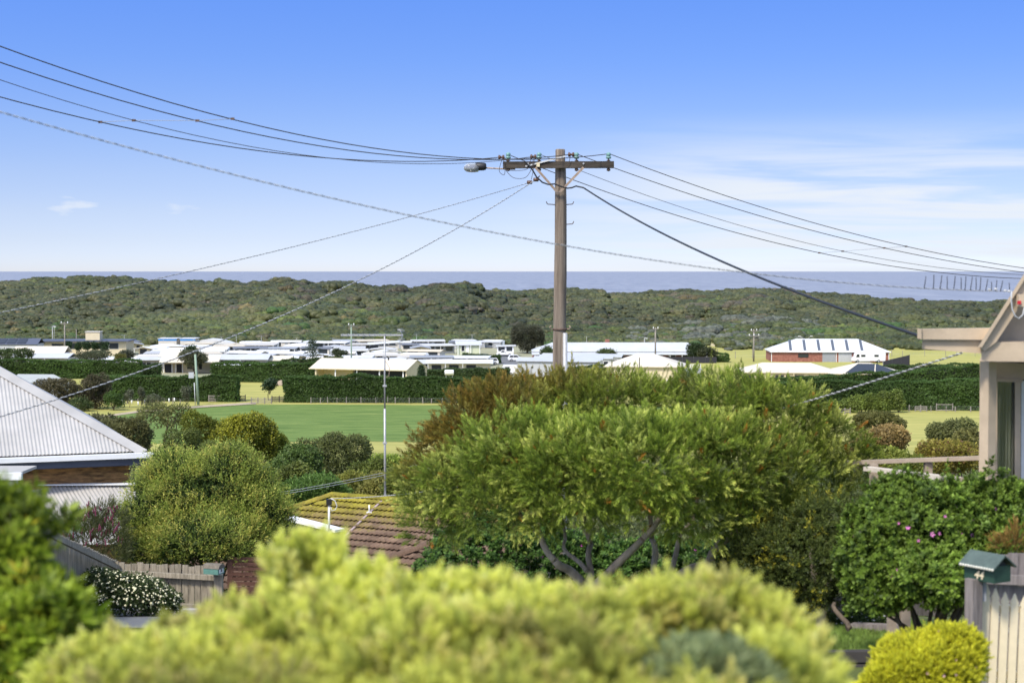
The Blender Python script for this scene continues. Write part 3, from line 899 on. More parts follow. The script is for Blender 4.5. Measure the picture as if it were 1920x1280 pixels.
hedge('short green hedge by the cream cottages at the hedge gap', 263, 300, 680, 680, 405, 405, 13, 600, tip=(.09, .15, .04), th=3)

# row of young conifers in front of the paddock hedge
cp = [(1566, 752, 26, 34), (1583, 747, 24, 32), (1598, 744, 24, 34), (1612, 741, 22, 36), (1628, 736, 24, 38), (1643, 738, 22, 36), (1656, 734, 24, 38), (1669, 732, 24, 40), (1684, 728, 26, 46)]
lab = ['shortest conifer at the near end of the row by the dark hump bush', 'second conifer from the short end of the conifer row', 'third conifer from the short end of the conifer row', 'fourth conifer from the short end of the conifer row', 'middle conifer of the row before the paddock hedge', 'fourth conifer from the tall end of the conifer row', 'third conifer from the tall end of the conifer row', 'conifer next to the tallest one at the row end', 'tallest conifer at the open paddock end of the row']
for i, (px, top, w_, h_) in enumerate(cp):
    far_tree('conifer', lab[i], 'conifer', px, top, 301, w_, h_ + 4, (.06, .095, .022), (.27, .33, .07), 300 + i, 420, .3, 8, 'young conifers in a row along the paddock hedge', gap=.1, cone=.75)

# casuarina and mixed bushes at the left end of the flat
far_tree('casuarina', 'wide brown green casuarina by the pale teal shed roof', 'tree', 108, 708, 312, 105, 62, (.055, .052, .026), (.125, .105, .05), 401, 2600, .32, 16)
far_tree('casuarina', 'tall rounded olive brown casuarina beside the bright green bush', 'tree', 176, 702, 309, 58, 66, (.05, .05, .026), (.115, .10, .05), 402, 2000, .3, 12)
far_tree('bush', 'bright green rounded bush at the foot of the casuarina', 'bush', 213, 734, 306, 38, 34, (.045, .085, .02), (.11, .18, .04), 403, 600, .28, 6)
far_tree('bush', 'low green bush under the wide casuarina near the white roof', 'bush', 150, 744, 304, 50, 28, (.05, .08, .024), (.12, .155, .05), 404, 600, .28, 6)
for i, (px, top, w_, h_, lb) in enumerate([(241, 731, 16, 22, 'slim grey green sapling nearest the bright green bush'), (265, 727, 10, 28, 'thin upright sapling among the tree guards'), (287, 738, 44, 24, 'broad grey green young shrub in front of the hedge'), (349, 725, 17, 28, 'pale young sapling beside the green power pole')]):
    far_tree('sapling', lb, 'sapling', px, top, 312, w_, h_, (.07, .08, .045), (.16, .17, .10), 420 + i, 260, .26, 5, 'saplings planted along the hedge')
for i, (px, py) in enumerate([(229, 757), (233, 758), (243, 752), (247, 757), (259, 760), (271, 758), (317, 754), (327, 753)]):
    b_ = Gz(px, py, 3.0); m_ = MB(); m_.tube([(0, 0, 0), (0, 0, .75)], .13, 6)
    o = m_.build('tree_guard', M['white'], None, (b_.x, b_.y, 3.0)); tag(o, 'small white plastic tree guard by the saplings, %s from the casuarina end' % ORD[i], 'tree guard', 'white tree guards by the saplings')

# trees in and around the park
far_tree('norfolk_pine', 'small dark norfolk pine on the lawn in the hedge gap', 'pine', 506, 711, 330, 27, 22, (.022, .045, .022), (.05, .085, .035), 430, 420, .36, 6, 'norfolk pines around the cabins', cone=.5)
far_tree('tree', 'wide crowned grey green tree in front of the cottage with white posts', 'tree', 362, 656, 414, 50, 36, (.05, .058, .03), (.13, .135, .07), 431, 900, .42, 8)
far_tree('tree', 'dark green tree standing behind the wide crowned cottage tree', 'tree', 357, 649, 424, 36, 40, (.025, .045, .018), (.055, .09, .03), 432, 700, .42, 7)
far_tree('tree', 'big grey olive tree beside the park road, tallest among the cabins', 'tree', 988, 608, 520, 62, 58, (.045, .05, .03), (.105, .105, .06), 433, 2800, .45, 15)
far_tree('bush', 'green bush between the big park tree and the motel', 'bush', 1026, 648, 470, 28, 24, (.03, .055, .02), (.085, .12, .035), 434, 500, .45, 6)
far_tree('tree', 'dark bushy tree at the motel end with a lighter top', 'tree', 1306, 645, 470, 36, 30, (.025, .045, .02), (.06, .09, .03), 435, 800, .45, 7)
far_tree('bush', 'olive bush below the dark tree at the motel end', 'bush', 1326, 652, 467, 34, 22, (.04, .05, .022), (.09, .10, .04), 436, 500, .45, 6)
far_tree('bush', 'leafy bush against the motel verandah', 'bush', 1137, 656, 474, 32, 16, (.035, .06, .02), (.12, .15, .045), 437, 420, .42, 6)
far_tree('bush', 'dark green bush over the hedge top at the far left', 'bush', 25, 655, 418, 66, 26, (.03, .05, .02), (.085, .115, .035), 438, 800, .45, 8)
far_tree('bush', 'wide low grey green bush above the long left hedge', 'bush', 176, 660, 408, 66, 18, (.045, .055, .028), (.11, .12, .06), 439, 800, .42, 8)
far_tree('bush', 'golden green bush at the right end of the left hedge', 'bush', 226, 665, 404, 22, 12, (.08, .085, .02), (.22, .20, .05), 440, 260, .36, 5)
far_tree('bush', 'grey shrub above the golden bush by the hedge end', 'bush', 234, 657, 412, 34, 20, (.05, .058, .035), (.13, .135, .08), 441, 400, .4, 6)
far_tree('bush', 'round green bush among the roofs behind the pines', 'bush', 637, 654, 452, 30, 18, (.04, .055, .025), (.10, .115, .05), 442, 400, .42, 6)
cyp = [128, 146.5, 162, 178.5, 196]
for i, px in enumerate(cyp):
    far_tree('cypress', ['columnar cypress nearest the grey power pole', 'second cypress along the cream block from the pole', 'middle cypress before the cream block', 'fourth cypress along the cream block from the pole', 'widest cypress at the far end of the cream block'][i], 'cypress', px, 641 + (i % 2), 478, [13, 11, 15, 13, 18][i], 19, (.02, .042, .018), (.05, .085, .03), 450 + i, 260, .4, 5, 'columnar cypresses in front of the long cream block', trunk=True, gap=0)


def norfolk(label, px, top, D, hpx, wpx, seed):
    r = np.random.default_rng(seed); pt = P(px, top, D); g = 3.0; H = pt.z - g; s_ = D / F
    t_ = thing('norfolk_pine', label, 'pine', (pt.x, D, g), 0, 'norfolk pines around the cabins')
    m_ = MB(); m_.tube([(0, 0, 0), (0, 0, H)], [.18, .04], 6); m_.build('trunk', M['bark'], t_)
    ps, ds = [], []
    nt_ = 6; z0 = H - hpx * s_
    for k in range(nt_):
        z = z0 + (H - z0) * (k + .3) / nt_; rad = wpx * s_ / 2 * (1 - (k / nt_) ** 1.3 * .8)
        for j in range(6):
            a_ = j * 1.047 + k * .5 + r.uniform(-.2, .2)
            for q in np.linspace(.15, 1, 7): ps.append((math.cos(a_) * rad * q, math.sin(a_) * rad * q, z + .35 * rad * q * q)); ds.append((math.cos(a_), math.sin(a_), .5))
    ps = np.array(ps); ds = np.array(ds)
    bb, tt = palette(ps, r, (.02, .042, .02), (.055, .085, .035), .2, 1, 3)
    Vv, Qq, Cc = foliage(ps, ds, r.uniform(.8, 1.2, len(ps)), bb, tt, [proto_tuft(4, .32, .4, 3, .5)], r)
    add_foliage('crown', t_, Vv, Qq, Cc)


norfolk('tall norfolk pine with open tiers among the caravan roofs', 586, 636, 428, 36, 40, 1)
norfolk('young norfolk pine in front of the cream shed gable end', 790, 686, 338, 22, 16, 2)
# ================================================================== buildings on the flat
def gable_roof(L, W, eave, rise, oh=.35, th=.10, x0=0, y0=0):
    """roof slabs of a gable roof whose ridge runs along local x"""
    m = MB(); k = rise / (W / 2); lo = eave - oh * k
    m.slab([(x0 - oh, y0 - oh, lo), (x0 + L + oh, y0 - oh, lo), (x0 + L + oh, y0 + W / 2, eave + rise), (x0 - oh, y0 + W / 2, eave + rise)], th)
    m.slab([(x0 - oh, y0 + W / 2, eave + rise + .003), (x0 + L + oh, y0 + W / 2, eave + rise + .003), (x0 + L + oh, y0 + W + oh, lo), (x0 - oh, y0 + W + oh, lo)], th)
    return m


def hip_roof(L, W, eave, rise, oh=.5, th=.12):
    m = MB(); a, b, c, d = (-oh, -oh, eave), (L + oh, -oh, eave), (L + oh, W + oh, eave), (-oh, W + oh, eave)
    i = min(W, L) / 2 + oh
    if L >= W: r0, r1 = (i - oh, W / 2, eave + rise), (L - i + oh, W / 2, eave + rise)
    else: r0, r1 = (L / 2, i - oh, eave + rise), (L / 2, W - i + oh, eave + rise)
    n = len(m.v); m.v += [a, b, c, d, r0, r1]
    m.v += [(p[0], p[1], eave - th) for p in (a, b, c, d)]
    fs = [(0, 1, 5, 4), (1, 2, 5), (2, 3, 4, 5), (3, 0, 4)] if L >= W else [(0, 1, 4), (1, 2, 5, 4), (2, 3, 5), (3, 0, 4, 5)]
    fs += [(9, 8, 7, 6), (0, 6, 7, 1), (1, 7, 8, 2), (2, 8, 9, 3), (3, 9, 6, 0)]
    m.f += fs; m.sm += [False] * len(fs)
    return m


def walls(L, W, h, gable=0, x0=0, y0=0):
    m = MB()
    if gable:
        poly = [(0, 0), (W, 0), (W, h), (W / 2, h + gable), (0, h)]
        m.prism(poly, lambda p: (x0, y0 + p[0], p[1]), lambda p: (x0 + L, y0 + p[0], p[1]))
    else:
        m.box((x0 + L / 2, y0 + W / 2, h / 2), (L, W, h))
    return m


def window(parent, x, z, wd, ht, face='front', y=0, m=None, frame=None, name='window'):
    """a framed pane standing 3 cm proud of the wall"""
    fm_ = MB(); t_ = .10
    if face == 'front':
        fm_.box((x, y - .03, z), (wd, .06, ht)); o = fm_.build(name, m or M['glassdark'], parent)
        if frame:
            f = MB()
            for q in ((x - wd / 2, z, t_, ht + t_), (x + wd / 2, z, t_, ht + t_)): f.box((q[0], y - .05, q[1]), (q[2], .10, q[3]))
            for q in ((x, z - ht / 2, wd - t_, t_), (x, z + ht / 2, wd - t_, t_)): f.box((q[0], y - .045, q[1]), (q[2], .09, q[3]))
            f.build('frame', frame, o)
    else:
        fm_.box((y + .03, x, z), (.06, wd, ht)); o = fm_.build(name, m or M['glassdark'], parent)
    return o


def post(parent, x, y, h, m, w_=.12, z0=0, name='post'):
    return MB().box((x, y, z0 + h / 2), (w_, w_, h)).build(name, m, parent)


def site(px, D, z=3.0):
    p = P(px, 640, D); return (p.x, D, z)


def ez(py, D): return P(960, py, D).z - 3.0     # height above the flat of a row at depth D


# --- long open-front farm shed
rz = R(-20)
s = P(582, 689, 348); t_ = thing('farm_shed', 'long cream farm shed with dark open bays behind the longest hedge', 'shed', (s.x, 348, 3), rz)
Ls, Ws, eh = 21.4, 10.4, ez(689, 348)
gable_roof(Ls - .4, Ws, eh, 1.75, .35, .14, .2).build('roof', M['roofcream'], t_)
MB().bar((-.15, -.42, eh - .16), (Ls + .15, -.42, eh - .16), .16, .18).build('gutter', M['cream'], t_)
m = MB(); m.prism([(0, 0), (Ws, 0), (Ws, eh - .05), (Ws / 2, eh + 1.5), (0, eh - .05)], lambda p: (Ls - .25, p[0], p[1]), lambda p: (Ls, p[0], p[1]))
m.box((Ls / 2, Ws - .1, eh / 2 - .1), (Ls - .6, .15, eh - .3)); m.build('wall', M['cream'], t_)
MB().box((4.4, 3.6, eh / 2 - .1), (7, .15, eh - .3)).build('partition_wall', M['cream'], t_)
MB().box((1.2, 2.6, eh / 2 - .1), (.18, 4, eh - .3)).build('side_wall', M['cream'], t_)
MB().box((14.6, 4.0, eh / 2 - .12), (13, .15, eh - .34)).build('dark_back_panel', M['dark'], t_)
for x in (5.6, 10.4, 15.4, 20.6): post(t_, x, .12, eh - .25, M['white'], .22)
post(t_, 1.2, .12, eh - .25, M['cream'], .3)

# --- cream square house with a pyramid hip roof
s = P(1137, 685, 356); D_ = 356; eh = ez(686, D_)
t_ = thing('hip_roofed_house', 'square cream house with a big pale hip roof behind the tree top', 'house', (s.x, D_, 3), R(-8))
hip_roof(15.6, 12, eh, 2.35, .55, .2).build('roof', M['roofcream'], t_)
walls(15.6, 12, eh - .05).build('wall', M['cream'], t_)
post(t_, 10.7, -.05, eh - .2, M['cream'], .12, name='downpipe')
window(t_, 13.4, 1.7, 1.6, 1.4, frame=M['white']); window(t_, 5, 1.7, 1.8, 1.4, frame=M['white'])

# --- low cream house with solar matting
D_ = 388; s = P(1385, 700, D_); eh = ez(698, D_)
t_ = thing('long_cream_house', 'long low cream house with dark solar matting on one roof end', 'house', (s.x, D_, 3), R(-6))
sc_ = F / D_
hip_roof(22, 11, eh + .1, 1.9, .5, .18).build('roof', M['roofcream'], t_)
r2 = hip_roof(16, 13, eh + .02, 2.1, .5, .18).build('roof_wing', M['roofcream'], t_, (20.5, -2.0, 0))
m = MB()
def rp(u, v):    # on the right wing's front slope: u along the eave, v up the slope
    k = 2.1 / 7.0
    return Vector((20.5 + u, -2.5 + v, eh + .02 + v * k + .05))
m.slab([rp(3.2, .35), rp(9.6, .35), rp(10.4, 6.3), rp(6.6, 6.3)], .04); m.build('solar_mat', M['solar'], t_)
m = MB(); m.slab([rp(9.9, .35), rp(15.7, .35), rp(10.9, 6.1), rp(10.6, 6.3)], .04); m.build('solar_mat', M['solar'], t_)
walls(22, 11, eh - .05).build('wall', M['cream'], t_)
walls(16, 12.6, eh - .1, 0, 20.6, -1.6).build('wing_wall', M['cream'], t_)
for x, wd, ht in ((8.6, .9, 2.0), (9.8, .9, 2.0), (11, .8, 2.0), (13.6, 2.2, 1.5), (2.2, 2.6, 1.5)): window(t_, x, eh - .45 - ht / 2, wd, ht, frame=M['cream'])
for x in (.3, 4.6, 12.4): post(t_, x, -.3, eh - .1, M['cream'], .22)

# --- red brick hall with white hip roof and roof-light strips
D_ = 470; s = P(1446, 658, D_); eh = ez(658.5, D_)
t_ = thing('brick_hall', 'red brick hall with white hip roof and six dark roof strips', 'hall', (s.x, D_, 3), R(-3))
Lb, Wb = 32.2, 15; rise = 3.2
hip_roof(Lb, Wb, eh, rise, .4, .18).build('roof', M['roofwhite'], t_)
walls(Lb, Wb, eh - .08).build('wall', M['brick'], t_)
k = rise / (Wb / 2 + .4)
for i in range(6):
    x = 5.0 + i * 3.9; sk = .9
    m = MB(); m.slab([(x, .2, eh + .6 * k + .03), (x + .75, .2, eh + .6 * k + .03), (x + .75 + sk * .4, 6.9, eh + 7.3 * k + .03), (x + sk * .4, 6.9, eh + 7.3 * k + .03)], .05)
    m.build('roof_light', M['skylight'], t_)
for x, wd, m_ in ((15.8, 3.6, M['grey']), (20.2, 3.6, M['palegrey']), (25.2, 3.6, M['palegrey'])):
    o = MB().box((x, -.04, 1.35), (wd, .08, 2.7)).build('roller_door', m_, t_)
    f = MB()
    for q in range(8): f.box((x, -.09, .25 + q * .33), (wd - .1, .03, .05))
    f.build('slat', M['grey'], o)
window(t_, 8.8, 1.75, 2.7, .95, frame=M['black'])
for x in (.1, 17.8, Lb - .1, 29.6): MB().box((x, -.08, eh / 2 - .1), (.16, .12, eh - .25)).build('downpipe', M['white'], t_)
MB().bar((-.4, -.48, eh - .12), (Lb + .4, -.48, eh - .12), .16, .18).build('gutter', M['white'], t_)

# --- long white roofed motel
D_ = 481; s = P(1000, 664, D_); eh = ez(660, D_)
t_ = thing('motel_block', 'long white roofed brick motel with a verandah and one brick chimney', 'motel', (s.x, D_, 3), R(1))
Lm, Wm = 49.5, 11
hip_roof(Lm, Wm, eh + .2, 2.3, .3, .15).build('roof', M['roofgrey'], t_)
walls(Lm, Wm, eh).build('wall', M['brick'], t_)
m = MB(); m.slab([(-.5, -2.9, eh - .55), (Lm + 1.5, -2.9, eh - .55), (Lm + 1.5, .1, eh), (-.5, .1, eh)], .14); m.build('verandah_roof', M['roofgrey'], t_)
MB().box((21.3, 6.0, eh + 2.5), (1.2, .9, 1.7)).build('chimney', M['brick'], t_)
for i in range(15): post(t_, .4 + i * 3.45, -2.7, eh - .7, M['white'], .16)
for i in range(13): window(t_, 2.2 + i * 3.7, 1.25, 2.0, 1.3, frame=M['white'])

# --- grey flat sheds in a staggered row
gs = [(970, 667, 676, 405, 28, 'nearest long pale grey flat roofed shed beside the parked boat'), (1000, 664, 673, 425, 17.5, 'second grey flat roofed shed, stepped behind the nearest'), (1010, 661, 671, 444, 20.5, 'third grey flat roofed shed in the stepped row'), (1015, 658, 668, 462, 24, 'rearmost grey flat roofed shed in the stepped row')]
for i, (px, y0, y1, D_, L_, lb) in enumerate(gs):
    s = P(px, y0, D_); h = ez(y0 + 9, D_)
    t_ = thing('grey_shed', lb, 'shed', (s.x, D_, 3), R(-5 - i), 'grey flat roofed sheds in a stepped row')
    L_ = [19.5, 17, 19, 21.5][i]
    m = MB(); m.slab([(-.3, -.4, h), (L_ + .3, -.4, h - .15), (L_ + .3, 6.4, h + .35), (-.3, 6.4, h + .5)], .18); m.build('roof', M['roofgrey'], t_)
    MB().box((L_ / 2, 3, (h - .35) / 2), (L_, 6, h - .35)).build('wall', M['palegrey'], t_)
    if i:
        for q in range(3): window(t_, L_ - 1.5 - q * 2.3, h - 1.5, 1.3, 1.3, frame=M['white'])
        MB().box((L_ - 8.5, -.03, 1.1), (.9, .06, 2.1)).build('door', M['grey'], t_)
    else:
        window(t_, 3.5, h - 1.6, .5, .3); MB().box((13, -.03, 1), (8, .06, 1.9)).build('dark_slat_panel', M['dark'], t_)

# --- long cream block with flat roof and a tower room, far left
D_ = 505; s = P(76, 650, D_); h = ez(640.5, D_)
t_ = thing('cream_block', 'long flat roofed cream block with a square tower room', 'building', (s.x, D_, 3), R(2))
MB().box((12.6, 6, h / 2), (25.2, 12, h)).build('wall', M['cream'], t_)
MB().box((12.2, 5.6, h + .16), (27.6, 14, .32)).build('roof', M['slate'], t_)
MB().box((14.7, 5, h + 1.55), (4.2, 4, 2.4)).build('tower_room', M['cream'], t_)
MB().box((14.7, 5, h + 2.83), (4.6, 4.4, .16)).build('tower_roof', M['beige'], t_)
MB().box((5, -.03, h - 1.6), (3.4, .06, 2.0)).build('window', M['glassdark'], t_)
for x, wd in ((9.4, 3.6), (18.5, 3), (21.6, 2.6)):
    window(t_, x, h - 1.3, wd, 1.7, frame=M['grey'])
MB().box((3, -.05, .7), (3.2, .06, .6)).build('red_sign', M['orange'], t_)

# --- dark roofed building with solar panels at the far left edge
D_ = 490; s = P(-30, 650, D_); h = ez(645, D_)
t_ = thing('dark_roofed_building', 'dark roofed building with a solar array at the far left', 'building', (s.x, D_, 3), R(2))
walls(15, 9, h).build('wall', M['palegrey'], t_)
gable_roof(15, 9, h, 1.5, .3, .15).build('roof', M['slate'], t_)
for i in range(3): MB().slab([(3.4 + i * 2.9, .3, h + .25), (5.9 + i * 2.9, .3, h + .25), (5.9 + i * 2.9, 3.9, h + 1.45), (3.4 + i * 2.9, 3.9, h + 1.45)], .05).build('solar_panel', M['solar'], t_)
for x in (4, 7, 10): window(t_, x, h - 1.5, 1.4, .7)

# --- two white boxes with blue parapets
for i, (pa, pb, lb, wx) in enumerate(((297, 331, 'squarer white box cabin with a blue parapet stripe', 330), (338, 366, 'narrower white box cabin with blue parapet stripe and wide window', 358))):
    D_ = 548; s = P(pa, 640, D_); w_ = (pb - pa) * D_ / F; h = ez(634.5, D_)
    t_ = thing('blue_trimmed_cabin', lb, 'cabin', (s.x, D_, 3), 0, 'white box cabins with blue parapets')
    MB().box((w_ / 2, 3.5, h / 2 - .25), (w_, 7, h - .5)).build('wall', M['beige'], t_)
    MB().box((w_ / 2, -.05, h - .4), (w_ + .1, .1, .55)).build('blue_stripe', M['blue'], t_)
    MB().box((w_ / 2, 3.5, h - .02), (w_ + .5, 7.5, .16)).build('roof', M['roofwhite'], t_)
    window(t_, w_ * (.72 if i == 0 else .62), h - 2.3, 1.2 if i == 0 else 2.3, 1.1, frame=M['white'])
s = P(368, 640, 552); t_ = thing('curved_roof_cabin', 'long white cabin with a curved roof beside the blue trimmed boxes', 'cabin', (s.x, 552, 3), R(-4)); h = ez(641, 552)
m = MB(); m.prism([(0, h - .3), (1.5, h + .6), (4, h + 1.05), (7, h + .8), (10, h + .1), (12, h - .6), (12, h - .75), (0, h - .45)], lambda p: (p[0], -.3, p[1]), lambda p: (p[0], 6, p[1])); m.build('roof', M['roofwhite'], t_)
MB().box((5.5, 3, h / 2 - .25), (10.5, 5, h - .6)).build('wall', M['beige'], t_); window(t_, 6.6, h - 1.1, 4.6, .9, y=.5)

# --- raised white cabin and the pale green cottage
D_ = 520; s = P(692, 655, D_); h = ez(643.5, D_)
t_ = thing('skillion_cabin', 'tall white cabin with a one way roof above the caravan roofs', 'cabin', (s.x, D_, 3), R(6))
m = MB(); m.slab([(-.4, -.6, h - .35), (9.6, -.6, h + .35), (9.6, 6.5, h + .55), (-.4, 6.5, h)], .16); m.build('roof', M['roofwhite'], t_)
MB().box((4.5, 3, h / 2 - .35), (8.6, 6, h - .7)).build('wall', M['beige'], t_)
MB().box((1.4, -.05, h - 1.8), (2.6, .1, 2.2)).build('dark_side_panel', M['dark'], t_)
window(t_, 5.0, h - 1.7, 2.0, .9, frame=M['white']); MB().box((7.6, -.04, h - 2.2), (.9, .08, 2)).build('door', M['grey'], t_)
D_ = 508; s = P(858, 655, D_); h = ez(645.5, D_)
t_ = thing('green_cottage', 'pale green cottage with a low gable and verandah among cabins', 'cottage', (s.x, D_, 3), R(4))
gable_roof(6.6, 6.5, h, .95, .6, .14).build('roof', M['roofgrey'], t_)
walls(6.6, 6.5, h, .85).build('wall', mat('pale_green_wall', (.52, .55, .38), .7, var=.05), t_)
window(t_, 1.6, h - 1.2, 1.0, 1.7, frame=M['white']); MB().box((3.0, -.04, h - 1.3), (.9, .08, 2)).build('door', M['white'], t_)
for x in (.1, 3.9, 6.6): post(t_, x, -.5, h - .1, M['white'], .16)
D_ = 500; s = P(932, 655, D_); h = ez(648, D_)
t_ = thing('verandah_cabin', 'white flat roofed cabin with two dark windows beside the ute', 'cabin', (s.x, D_, 3), R(2))
MB().box((2.5, 2.5, h / 2 - .1), (4.8, 5, h - .2)).build('wall', M['white'], t_)
m = MB(); m.slab([(-.3, -.5, h - .1), (5.6, -.5, h + .05), (5.6, 5.5, h + .05), (-.3, 5.5, h - .1)], .16); m.build('roof', M['roofwhite'], t_)
window(t_, 1.3, h - .95, 1.9, 1.2); window(t_, 3.6, h - .95, 1.7, 1.2)

# --- cottage with white posts in the hedge gap and its neighbours
D_ = 418; s = P(303, 690, D_); h = ez(678, D_)
t_ = thing('white_post_cottage', 'cream cottage with white verandah posts and dark screens in the hedge gap', 'cottage', (s.x, D_, 3), R(3))
walls(13.2, 7, h - .1, 0, .4, 1.6).build('wall', M['cream'], t_)
m = MB(); m.slab([(-.5, -1.2, h - .1), (14, -1.2, h - .1), (14, 5, h + 1.3), (-.5, 5, h + 1.3)], .15); m.build('roof', M['roofcream'], t_)
for x in (.4, 2.4, 3.3, 5): post(t_, x, .9, h - .2, M['white'], .16)
for x, wd in ((1.4, 1.7), (4.1, 1.2)): MB().box((x, 1.2, h / 2 - .3), (wd, .05, h - .8)).build('mesh_screen', M['netting'], t_)
MB().box((6.6, 1.55, h - 1.3), (1.2, .06, 1.2)).build('window', M['glassdark'], t_)
MB().box((9.2, 1.55, h - 1.2), (.8, .06, 1.5)).build('window', M['glassdark'], t_)
MB().box((12.4, 1.55, 1.1), (.8, .06, 2.0)).build('door', M['grey'], t_)
D_ = 446; s = P(300, 680, D_); h = ez(667, D_)
t_ = thing('cream_cottage', 'cream cottage with two tall dark openings above the white post cottage', 'cottage', (s.x, D_, 3), 0)
gable_roof(9, 8, h, 1.3, .4, .15).build('roof', M['roofcream'], t_); walls(9, 8, h - .1).build('wall', M['cream'], t_)
MB().box((1.9, -.03, h - 1.4), (1.5, .06, 2.2)).build('opening', M['dark'], t_); MB().box((3.7, -.03, h - 1.2), (1.5, .06, 1.8)).build('opening', M['dark'], t_)

# --- greenhouse roof at the left, and dark screens
D_ = 322; s = P(18, 714, D_); h = ez(716, D_)
t_ = thing('teal_roofed_shed', 'low shed with a pale teal roof behind the corrugated house roof', 'shed', (s.x, D_, 3), R(-8))
m = MB(); m.slab([(0, 0, h), (7.5, 0, h - .1), (6.2, 6, h + 1.15), (-1, 6, h + 1.15)], .1); m.slab([(7.5, 0, h - .1), (12.4, 1.5, h - .55), (6.2, 6, h + 1.15)], .1); m.build('roof', M['greenhouse'], t_)
MB().box((5, 4, h / 2 - .3), (8, 5, h - .6)).build('wall', M['palegrey'], t_)


def screen(label, pxa, pxb, ya, yb, D_, hgt):
    a, b = P(pxa, ya, D_), P(pxb, yb, D_)
    t_ = thing('screen_fence', label, 'fence', (a.x, D_, 3), 0, 'black shade cloth screens')
    n = max(3, int((b.x - a.x) / 3)); ha, hb = a.z - 3, b.z - 3
    for i in range(n):
        u0, u1 = i / n, (i + 1) / n; h0, h1 = ha + (hb - ha) * u0, ha + (hb - ha) * u1; x0, x1 = (b.x - a.x) * u0, (b.x - a.x) * u1
        m = MB(); m.prism([(x0 + .02, 0), (x1 - .02, 0), (x1 - .02, h1), (x0 + .02, h0)], lambda p: (p[0], -.03, p[1]), lambda p: (p[0], .03, p[1])); m.build('screen_panel', M['netting'], t_)
        post(t_, x0, .08, h0 + .1, M['grey'], .1)


screen('long black screen fence between the motel and the square cream house', 1150, 1344, 668, 669, 463, 2)
screen('black screen rising to a tall end beside the brick hall', 1656, 1706, 677, 665, 420, 2)
screen('black screen fence by the park road behind the grey sheds', 974, 1062, 669, 669, 500, 2)

# white balustrade and white sign rail
s = P(1288, 690, 400); t_ = thing('balustrade', 'white deck balustrade showing over the tree top', 'railing', (s.x, 400, 3), 0)
MB().box((1.6, 0, ez(690.5, 400)), (3.4, .1, .12)).build('bottom_rail', M['white'], t_); MB().box((1.6, 0, ez(683, 400)), (3.4, .1, .12)).build('top_rail', M['white'], t_)
for i in range(9): MB().box((.1 + i * .38, -.02, ez(687, 400)), (.16, .06, 1.0)).build('baluster', M['white'], t_)
MB().box((1.6, 1.5, ez(692, 400) / 2), (4.2, 3, ez(692, 400))).build('deck', M['grey'], t_)
s = P(1357, 660, 560); t_ = thing('sign_rail', 'long white sign board on posts beyond the dry grass', 'sign', (s.x, 560, 3), 0)
MB().box((2.0, 0, ez(657.3, 560)), (4, .1, .45)).build('board', M['white'], t_)
for x in (.2, 3.8): post(t_, x, .1, ez(657.3, 560), M['farfence'], .12)

# water tank on the hedge, sand heap
s = P(843, 699, 362); t_ = thing('water_tank', 'white horizontal water tank on legs in the loose hedge', 'tank', (s.x, 360, 3), 0)
zt = ez(698, 360); m = MB(); m.lathe((0, 0, zt), [(.05, -.98), (.5, -.95), (.56, -.8), (.56, .8), (.5, .95), (.05, .98)], 12, 'X'); m.build('drum', M['white'], t_)
for x in (-.7, .7): post(t_, x, 0, zt - .45, M['galv'], .12, name='leg')
s = Gz(527, 722, 3); m = MB(); m.lathe((0, 0, 0), [(1.9, -.1), (1.3, .45), (.6, .9), (.08, 1.15)], 14)
o = m.build('sand_heap', mat('heap_sand', (.30, .23, .16), .95, var=.2, vscale=2), None, (s.x, s.y, 3)); tag(o, 'cone of sandy soil heaped at the hedge gap', 'soil heap')


